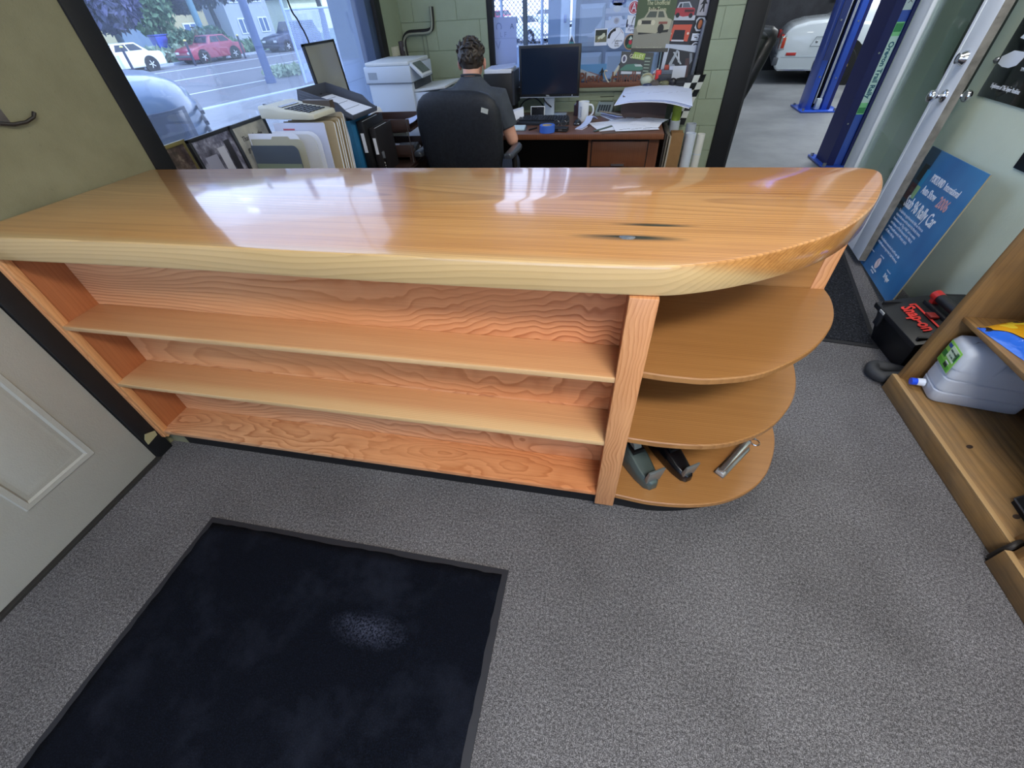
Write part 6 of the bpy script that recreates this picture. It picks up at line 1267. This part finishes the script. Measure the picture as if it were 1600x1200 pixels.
# white saloon on the garage floor: rear to the left, its right side towards the office
WCAR = mat('#d5dfe8', .25, 0, 'white_car_paint', coat=.6)
def garage_bits(c):
    y = -.855
    g = G(); fl = [(-1.62, .60), (-1.34, .60), (-1.29, .74), (-1.56, .74)]
    for i in range(4):
        a, b = fl[i], fl[(i + 1) % 4]; g.tube([(a[0], y - .001, a[1]), (b[0], y - .001, b[1])], .004, 6)
    g.make('fuel_flap', mat('#7c8894', .5), c); G().sphere((-1.53, y, .665), (.02, .006, .02), 10, 6).make('flap_lock', STEEL, c)
    G().cbox((-1.90, y, .485), (.17, .012, .045)).make('side_marker', mat('#b3302c', .3), c, bevel=.005); G().cbox((-1.90, y + .004, .485), (.185, .010, .055)).make('marker_bezel', mat('#aab3bd', .4), c)
    bx('trim_strip', mat('#9aa6b2', .4), c, -2.06, -1.42, y - .002, y + .004, .435, .441); bx('trim_strip', mat('#9aa6b2', .4), c, -.62, 1.0, y - .002, y + .004, .435, .441)
    bx('chrome_sill', CHROME, c, -2.06, -1.45, y - .004, y + .01, .225, .245); bx('rocker', BLACK, c, -.66, 1.2, y + .0, y + .02, .15, .26)
    G().loft([[(x, yy, z) for yy in (-.84, -.60) for z in ((.55, .76) if yy < -.7 else (.76, .55))] for x in (-2.15, -2.04)]).make('tail_light', mat('#c4521f', .25), c, bevel=.012); G().cbox((-2.10, -.852, .655), (.10, .01, .21)).make('tail_light_bezel', CHROME, c, bevel=.004); G().cbox((-2.09, -.858, .655), (.055, .008, .16)).make('tail_light_lens', mat('#b33a22', .25), c, bevel=.006)
    G().cbox((-2.14, 0, .37), (.10, 1.72, .13)).make('bumper', mat('#4a4f58', .5), c, bevel=.02)
    bx('belt_line', mat('#1a1c20', .5), c, -.40, .95, y + .03, y + .05, .895, .915); G().tube(cr3([Vector(p) for p in ((-1.45, y + .01, .28), (-1.40, y + .005, .16), (-1.36, y, .12))]), .02, 8).make('mud_flap', BLACK, c)
    G().cbox((.55, y, .74), (.16, .02, .025)).make('door_handle', CHROME, c, bevel=.004); bx('door_seam', mat('#7c8894', .5), c, -.40, -.394, y - .001, y + .004, .26, .9)
car('parked_car', 'white old saloon on the garage floor behind the blue lift posts', (5.36, 11.58, 0), math.radians(-12), 4.3, 1.70, WCAR,
    [(-2.08, .22), (-2.15, .30), (-2.14, .62), (-2.10, .80), (-2.0, .90), (-1.75, .965), (-1.38, .99), (-1.0, .96), (-.6, .90), (.6, .885), (1.2, .86), (1.9, .76), (2.1, .62), (2.14, .3), (2.05, .2)],
    (-1.50, .75, .30, -.72, .95, 1.37), (-1.06, 1.42), .31, (mat('#8d7a45', .4, .6), mat('#c9ae62', .35, .7)), roofw=.36, side_win=(.40, .93), win_lo=.06, extra=garage_bits, arch=.10)

# ------------------------------------------------------------------ outdoors: lot, street, parked cars, trees, houses
GZ = -.75
sdir = Vector((.25, .968, 0)).normalized(); ndir = Vector((-sdir.y, sdir.x, 0)); SA = math.atan2(sdir.y, sdir.x)
def SP(s, n, z=GZ): return sdir * s + ndir * n + Vector((0, 0, z))
def strip(name, n0, n1, m_, z0, z1, s0=-45, s1=75, st_=True):
    g = G(); a, b, c_, d = SP(s0, n0), SP(s1, n0), SP(s1, n1), SP(s0, n1)
    g.hexa([(p.x, p.y, z0) for p in (a, b, c_, d)], [(p.x, p.y, z1) for p in (a, b, c_, d)]); o = g.make(name, m_, None, smooth=False)
    return struct(o) if st_ else o
g = G(); g.box(-80, -2.25, -60, 80, GZ - .2, GZ); struct(g.make('floor_parking_lot', ASPL, None, smooth=False))
struct(bx('floor_back_yard', ASPL, None, -2.25, .9, BY + .25, 80, GZ - .2, GZ, smooth=False))
strip('floor_street', 16.8, 35.4, ASPH, GZ, GZ + .012); strip('trim_curb', 35.4, 35.7, mat('#aab6c8', .8), GZ, GZ + .14); strip('floor_verge', 35.7, 60, GRASS, GZ, GZ + .10)
strip('trim_near_curb', 16.5, 16.8, mat('#a9b8cf', .8), GZ, GZ + .03)
for k, nn in enumerate((20.6, 26.2, 31.5)):
    lm = strip('trim_lane_line', nn, nn + .14, mat('#c9d6ea', .7), GZ + .012, GZ + .018)
def street_car(label, s, n, paint, L=4.5, hgt=1.38, suv=False, name='parked_car'):
    p = SP(s, n); low = sedan(L)
    if suv: low = [(x, z * 1.12) for x, z in low]
    cab = (-L * .36, L * .16, L * .06, -L * .22, .92, hgt) if not suv else (-L * .47, L * .17, L * .06, -L * .43, 1.02, 1.72)
    return car(name, label, (p.x, p.y, GZ + .012), SA + PI, L, 1.78, paint, low, cab, (-L * .29, L * .30), .33)
street_car('white coupe parked across the street at the window left end', 17.7, 34.3, mat('#e4eef2', .25, coat=.5))
street_car('red saloon parked across the street between two dark posts', 23.7, 34.3, mat('#93304a', .3, coat=.5), 4.0)
street_car('dark blue off-road car parked across the street behind the fence', 31.0, 34.3, mat('#2d3550', .3, coat=.5), 4.6, suv=True)
# big pale truck nose just outside the window
tk = thing('parked_truck', 'pale blue-grey truck nose parked right outside the street window', 'truck', (-3.60, 3.66, 0), math.radians(45))
TP = mat('#69829f', .3, 0, 'truck_paint', coat=.5)
def plan(d, xf=0, wv=0): return [(-5.0, -.95 + d), (-.48, -.95 + d), (-.16 - d * .5, -.72 + d * .6), (-.0 - d, -.42), (.06 - d, 0), (.0 - d, .42), (-.16 - d * .5, .72 - d * .6), (-.48, .95 - d), (-5.0, .95 - d)]
rings = []
for z, d in ((-.30, .05), (.20, .0), (.75, .0), (1.00, .01), (1.10, .04)): rings.append([(x, y, z) for x, y in plan(d)])
rings.append([(x - .05, y * .97, 1.17 + .10 * min(1, max(0, -x / 1.6)) - .04 * (abs(y) / .95) ** 3) for x, y in plan(.05)]); rings.append([(min(x, -.18) , y * .82, 1.22 + .14 * min(1, max(0, (-x - .18) / 1.5))) for x, y in plan(.12)])
G().loft(rings).make('body', TP, tk, ang=40)
# wrap-round lamp on the near corner, as a thin shell over the chamfer
def corner(t, z, o):   # t 0..1 along the right front corner
    P_ = [Vector((-.62, -.95)), Vector((-.48, -.95)), Vector((-.16, -.72)), Vector((.0, -.42))]; ts = [0, .22, .70, 1.0]
    for i in range(3):
        if t <= ts[i + 1] or i == 2:
            q = P_[i].lerp(P_[i + 1], (t - ts[i]) / (ts[i + 1] - ts[i])); break
    nn = Vector((.58, -.81)); return (q.x + nn.x * o, q.y + nn.y * o, z)
LAMP = mat('#1d2a45', .2, 0, 'lamp_glass', coat=.2)
def shell(nm, m_, t0, t1, z0, z1, o0, o1, n=10, zt=0):
    g = G(); rings = []
    for i in range(n + 1):
        t = t0 + (t1 - t0) * i / n; rings.append([corner(t, z0, o0), corner(t, z1 + zt * i / n, o0), corner(t, z1 + zt * i / n, o1), corner(t, z0, o1)])
    return g.loft(rings).make(nm, m_, tk, bevel=.004)
shell('lamp_surround', mat('#26344f', .4), .02, .90, .70, 1.06, -.01, .012, zt=-.01); shell('headlamp', LAMP, .05, .84, .76, 1.045, .0, .022, zt=-.01)
shell('lamp_divider', mat('#8fa6cf', .3), .44, .48, .77, 1.03, .0, .026); shell('lamp_bar', mat('#7f95c0', .3), .1, .4, 1.0, 1.015, .0, .026); shell('turn_signal', mat('#d9884e', .3), .08, .30, .66, .745, .0, .02); shell('reflector_strip', mat('#9c90b0', .4), .30, .85, .70, .74, .0, .018)
for k in range(5): G().cbox((.055 - .003 * k, .0, .98 - .075 * k), (.03, .84, .028)).make('grille_slat', mat('#1c2740', .4), tk, bevel=.004)
G().tube(cr3([Vector(p) for p in ((-1.6, -.955, 1.02), (-1.0, -.90, 1.14), (-.62, -.86, 1.12), (-.42, -.86, 1.04))]), .006, 6).make('hood_seam', mat('#2a3a58', .5), tk)
for x in (-1.0, -4.0):
    for s in (-1, 1): wheel(tk, x, s * .85, s, .38, (STEEL, STEEL))
for ch in [c for c in tk.children if c.name.startswith('wheel')]: ch.location.z = GZ
bx('chassis', BLACK, tk, -4.9, -.3, -.6, .6, GZ + .25, -.28)
# posts, poles, fence
for s, n_, lb in ((17.5, 32.9, 'dark street post with yellow cap in front of the white coupe'), (21.3, 32.9, 'dark street post with yellow cap at the red saloon front'), (25.1, 32.9, 'dark street post with yellow cap at the red saloon rear')):
    p = SP(s, n_); o = thing('street_post', lb, 'post', (p.x, p.y, GZ)); G().cyl((0, 0, 0), (0, 0, 1.22), .07, n=10).make('shaft', mat('#2b3148', .6), o); G().sphere((0, 0, 1.26), (.09, .09, .06), 10, 6).make('cap', mat('#d9cf7a', .5), o)
def pole(label, p, r, h, m_, name='utility_pole'):
    o = thing(name, label, 'pole', p); G().cyl((0, 0, 0), (0, 0, h), r, r * .8, n=14).make('shaft', m_, o); G().cyl((0, 0, 0), (0, 0, .25), r * 1.25, n=14).make('collar', m_, o); return o
q = SP(27.6, 40); pole('teal painted utility pole beyond the red saloon', (q.x, q.y, GZ), .24, 9, mat('#5f8aa0', .6))
pole('dark slate pole on the near side of the street by the fence', (-14.9, 20.0, GZ), .17, 8, mat('#4d618c', .6))
fn = thing('chain_link_fence', 'pale chain link fence across the lot beyond the street window', 'fence', (-13.0, 19.7, GZ)); FW = mat('#a9bfe6', .5)
for y in (0, 4.6): G().cyl((0, y, 0), (0, y, 4.4), .05, n=10).make('fence_post', FW, fn)
for z in (2.35,): G().cyl((0, 0, z), (0, 4.6, z), .035, n=8).make('top_rail', FW, fn)
def mesh_wires(w_, h, sp, t):
    g = G(); k = -h
    while k < w_:
        a0, a1 = max(0, k), min(w_, k + h)
        if a1 - a0 > .02:
            for sg_ in (0, 1):
                p0 = (a0, a0 - k); p1 = (a1, a1 - k)
                if sg_: p0, p1 = (w_ - p0[0], p0[1]), (w_ - p1[0], p1[1])
                d = Vector((p1[0] - p0[0], p1[1] - p0[1])).normalized(); nx, ny = -d.y * t, d.x * t
                g.hexa([(p0[0] - nx, -t, p0[1] - ny), (p0[0] + nx, -t, p0[1] + ny), (p0[0] + nx, t, p0[1] + ny), (p0[0] - nx, t, p0[1] - ny)], [(p1[0] - nx, -t, p1[1] - ny), (p1[0] + nx, -t, p1[1] + ny), (p1[0] + nx, t, p1[1] + ny), (p1[0] - nx, t, p1[1] - ny)])
        k += sp
    return g
o = mesh_wires(4.6, 2.35, .11, .006).make('wire_mesh', FW, fn, smooth=False); o.rotation_euler = (0, 0, PI / 2); o['kind'] = 'stuff'
fb = thing('chain_link_fence', 'bright chain link fence seen through the back window', 'fence', (-2.35, 8.0, .98)); FW2 = mat('#aebdd8', .45)
bx('low_wall', mat('#9fb0cc', .8), fb, -.3, 1.35, .02, .2, GZ - .98, .0)
for x in (.02, .62, 1.22): G().cyl((x, 0, 0), (x, 0, 2.0), .022, n=10).make('fence_post', FW2, fb)
for z in (.62, 1.9): G().cyl((0, 0, z), (1.3, 0, z), .018, n=8).make('rail', FW2, fb)
o = mesh_wires(1.3, 2.0, .062, .0035).make('wire_mesh', mat('#7483a0', .5), fb, smooth=False); o['kind'] = 'stuff'
def yard_car(label, x, y, rz, paint, L=4.4):
    return car('parked_car', label, (x, y, GZ), rz, L, 1.75, paint, sedan(L), (-L * .36, L * .16, L * .06, -L * .22, .92, 1.38), (-L * .29, L * .30), .32)
WSUN = mat('#f4f6f4', .4)
yard_car('sunlit white car in the back yard seen through the chain link fence', -6.5, 36.5, math.radians(-35), WSUN, 5.2)
yard_car('white van-like car further back above the sunlit white car', -6.4, 52.0, math.radians(-25), WSUN, 4.6); yard_car('red car far behind the fence at the back window left', -11.8, 55.0, math.radians(-20), mat('#b9506a', .4), 4.4)
# own building's wing outside: pier by the street window, panelled garage door in the back yard
struct(bx('wall_exterior_pier', BLUEW, None, -2.78, -2.20, 4.95, 5.5, GZ, 4.0, smooth=False))
struct(bx('wall_exterior_end', BLUEW, None, -.84, -.69, 6.45, 6.7, GZ, 4.0, smooth=False)); struct(bx('wall_exterior_head', BLUEW, None, -.69, .95, 6.5, 6.7, 3.3, 4.0, smooth=False))
gd = thing('garage_door', 'pale blue panelled garage door outside the back window', 'door', (-.62, 6.50, GZ))
bx('door_frame', mat('#c9d6ea', .5), gd, -.07, .03, -.05, .05, 0, 4.05); bx('door_frame', mat('#c9d6ea', .5), gd, .06, .10, -.04, .05, 0, 4.05); bx('handle', CHROME, gd, -.03, .0, -.09, -.05, 2.05, 2.12)
bx('door_leaf', mat('#8f97a6', .5), gd, .10, 1.11, .02, .06, 0, 4.05)
pmesh = None
for i in range(3):
    for j in range(9):
        if pmesh is None:
            gg = G(); gg.loft([[(-.145, .02, -.19), (.145, .02, -.19), (.145, .02, .19), (-.145, .02, .19)], [(-.145, -.005, -.19), (.145, -.005, -.19), (.145, -.005, .19), (-.145, -.005, .19)], [(-.115, -.02, -.15), (.115, -.02, -.15), (.115, -.02, .15), (-.115, -.02, .15)]]); po = gg.make('panel', mat('#a3abb8', .5), gd, loc=(.29 + .335 * i, .0, .25 + .44 * j), smooth=False); pmesh = po.data
        else: link('panel', pmesh, gd, (.29 + .335 * i, .0, .25 + .44 * j))
# trees and houses across the street
def leaf_crown(g, c, r, n, size, squash=1.0):
    for _ in range(n):
        while True:
            v_ = Vector((random.uniform(-1, 1), random.uniform(-1, 1), random.uniform(-1, 1)))
            if .25 < v_.length < 1: break
        p = Vector(c) + Vector((v_.x * r[0], v_.y * r[1], v_.z * r[2])); M = Euler((random.uniform(0, 6), random.uniform(0, 6), random.uniform(0, 6))).to_matrix(); s_ = size * random.uniform(.6, 1.3)
        g.quad(*[p + M @ Vector(q) * s_ for q in ((-1, 0, 0), (0, -.5, .1), (1, 0, 0), (0, .5, .1))])
def tree(label, s, n, blobs, m_, trunk=.25, size=.24, th=3.5, name='tree', cnt=500):
    q = SP(s, n, GZ + .1); o = thing(name, label, 'tree', tuple(q))
    if trunk: G().tube([(0, 0, 0), (.1, .1, th * .5), (0, 0, th)], [trunk, trunk * .8, trunk * .55], 10).make('trunk', mat('#3c3f55', .8), o)
    g = G()
    for c_, r in blobs: leaf_crown(g, c_, r, cnt, size)
    g.make('crown', m_, o, smooth=False); return o
random.seed(5)
PURP = wallpaint('purple_leaves', '#3c3f63', '#646993', 1.2, .8, .7, .5); GRN = wallpaint('green_leaves', '#55785a', '#8fae86', 1.2, .8, .7, .5); DGR = wallpaint('hedge_leaves', '#4a6a58', '#6d8f72', 1.5, .8, .7, .5)
tree('dark purple leafed tree behind the white coupe', 19.9, 41, [((0, 0, 4.2), (3.0, 3.0, 2.6)), ((1.6, 1.0, 3.2), (2.2, 2.2, 1.6)), ((-2.5, -2, 3.6), (2.8, 2.8, 2.6))], PURP, cnt=2200)
tree('tall green tree left of the teal utility pole', 26.6, 44, [((0, 0, 3.6), (1.9, 1.9, 2.6)), ((.5, .5, 5.6), (2.2, 2.2, 2.2))], GRN, cnt=2000)
tree('dark purple tree with bare stems above the red saloon', 31.2, 43, [((0, 0, 4.6), (3.3, 3.3, 1.9)), ((2.5, 1.6, 4.4), (2.2, 2.2, 1.5)), ((-1.5, -1, 3.4), (1.6, 1.6, 1.0))], PURP, cnt=2000)
tree('purple street tree at the fence in front of the bright house', 40.5, 40, [((0, 0, 4.5), (3.0, 3.0, 1.5))], PURP, trunk=.32, cnt=1600)
tree('clipped green hedge between the grey wall and the teal pole', 26.8, 39.5, [((-.9, -.8, .9), (.9, .9, .75)), ((0, 0, .9), (.9, .9, .75)), ((.8, .7, .9), (.9, .9, .75))], DGR, trunk=0, size=.22, name='hedge', cnt=420)
tree('low grey-green shrubs on the verge between the white coupe and red saloon', 21.6, 37.2, [((0, 0, .35), (1.2, 1.2, .5)), ((1.0, 1.2, .35), (1.0, 1.2, .5))], wallpaint('grey_shrub', '#7d9480', '#a8b8a6', 2, .8, .8, .5), trunk=0, size=.22, name='shrub', cnt=380)
tree('low green shrubs on the verge behind the red saloon rear', 27.2, 37.5, [((0, 0, .4), (1.3, 1.3, .6)), ((1.2, 1.4, .3), (1.0, 1.3, .5))], GRN, trunk=0, size=.22, name='shrub', cnt=380)
bs_ = thing('weed_clump', 'clump of weeds at the street edge near the slate pole', 'weeds', (-15.8, 22.6, GZ)); g = G(); leaf_crown(g, (0, 0, .18), (1.0, 1.4, .22), 420, .14); g.make('leaves', wallpaint('weed_leaves', '#8ba38a', '#b3c0a6', 3, .7, .8, .5), bs_, smooth=False)
def house(label, s0, s1, n_, z1, wall_m, wins, door=None, roof=None, depth=5, z0=GZ, name='house'):
    q = SP((s0 + s1) / 2, n_, z0); o = thing(name, label, 'building', tuple(q), SA); w_ = (s1 - s0) / 2
    bx('walls', wall_m, o, -w_, w_, 0, depth, 0, z1 - z0, smooth=False)
    for (a, b, c_, d, m_) in wins:
        fr_ = bx('window', mat('#e3e9f2', .6), o, a - .1, b + .1, -.08, .02, c_ - .1, d + .1); bx('pane', m_, fr_, a, b, -.10, -.06, c_, d); bx('glazing_bar', mat('#e3e9f2', .6), fr_, (a + b) / 2 - .05, (a + b) / 2 + .05, -.12, -.06, c_, d)
    if roof: G().prism([(-w_ - .4, z1 - z0), (w_ + .4, z1 - z0), (w_ * .3, z1 - z0 + 2.4), (-w_ * .3, z1 - z0 + 2.4)], 'y', -.5, depth + .5).make('roof', roof, o, smooth=False)
    return o
PANE = mat('#4f6796', .2)
house('cream building with a tall brown window behind the purple tree', 23.2, 27.6, 52, 8.5, mat('#b9b596', .8), [(-.2, 1.5, 2.6, 5.8, mat('#7f6f70', .5)), (-1.6, -.8, 1.2, 1.9, PANE)], roof=mat('#5a5c70', .8))
house('grey-blue building wall beside the cream building', 28.2, 31.0, 52, 9, mat('#7389a6', .8), [])
house('cream house with dark roof behind the red saloon', 34.0, 37.6, 53, 2.8, mat('#b5ad8d', .8), [(-.9, .3, .8, 1.8, PANE)], roof=mat('#465072', .8))
house('pale blue house with white windows and railing right of the slate pole', 39.4, 44.8, 52, 8, mat('#a9b4cc', .8), [(-1.6, -.6, .8, 1.9, PANE), (1.0, 2.0, .8, 1.9, PANE), (-1.8, -.4, 3.3, 4.9, PANE), (.6, 2.0, 3.3, 4.9, PANE)])
house('bright white garage behind the chain link fence', 47.8, 53.4, 52, 2.6, mat('#e6ebd6', .8), [(-1.7, -.4, .6, 2.0, mat('#c9cfae', .6)), (.6, 2.0, .6, 2.2, mat('#c9cfae', .6))], roof=mat('#4d5a80', .8))
q = SP(25.0, 41.5); o = thing('waste_bin', 'blue bin standing before the grey-blue building', 'bin', (q.x, q.y, GZ + .1), SA); G().hexa([(-.4, -.3, 0), (.4, -.3, 0), (.4, .3, 0), (-.4, .3, 0)], [(-.5, -.4, 1.3), (.5, -.4, 1.3), (.5, .4, 1.3), (-.5, .4, 1.3)]).make('bin_body', mat('#3450c0', .5), o, bevel=.03); bx('lid', mat('#2c45ab', .5), o, -.54, .54, -.44, .44, 1.3, 1.38, bevel=.02)
q = SP(29.6, 36.6); o = thing('sign_post', 'thin white sign post behind the red saloon roof', 'post', (q.x, q.y, GZ + .1)); G().cyl((0, 0, 0), (0, 0, 2.0), .05, n=8).make('shaft', WHITE, o)
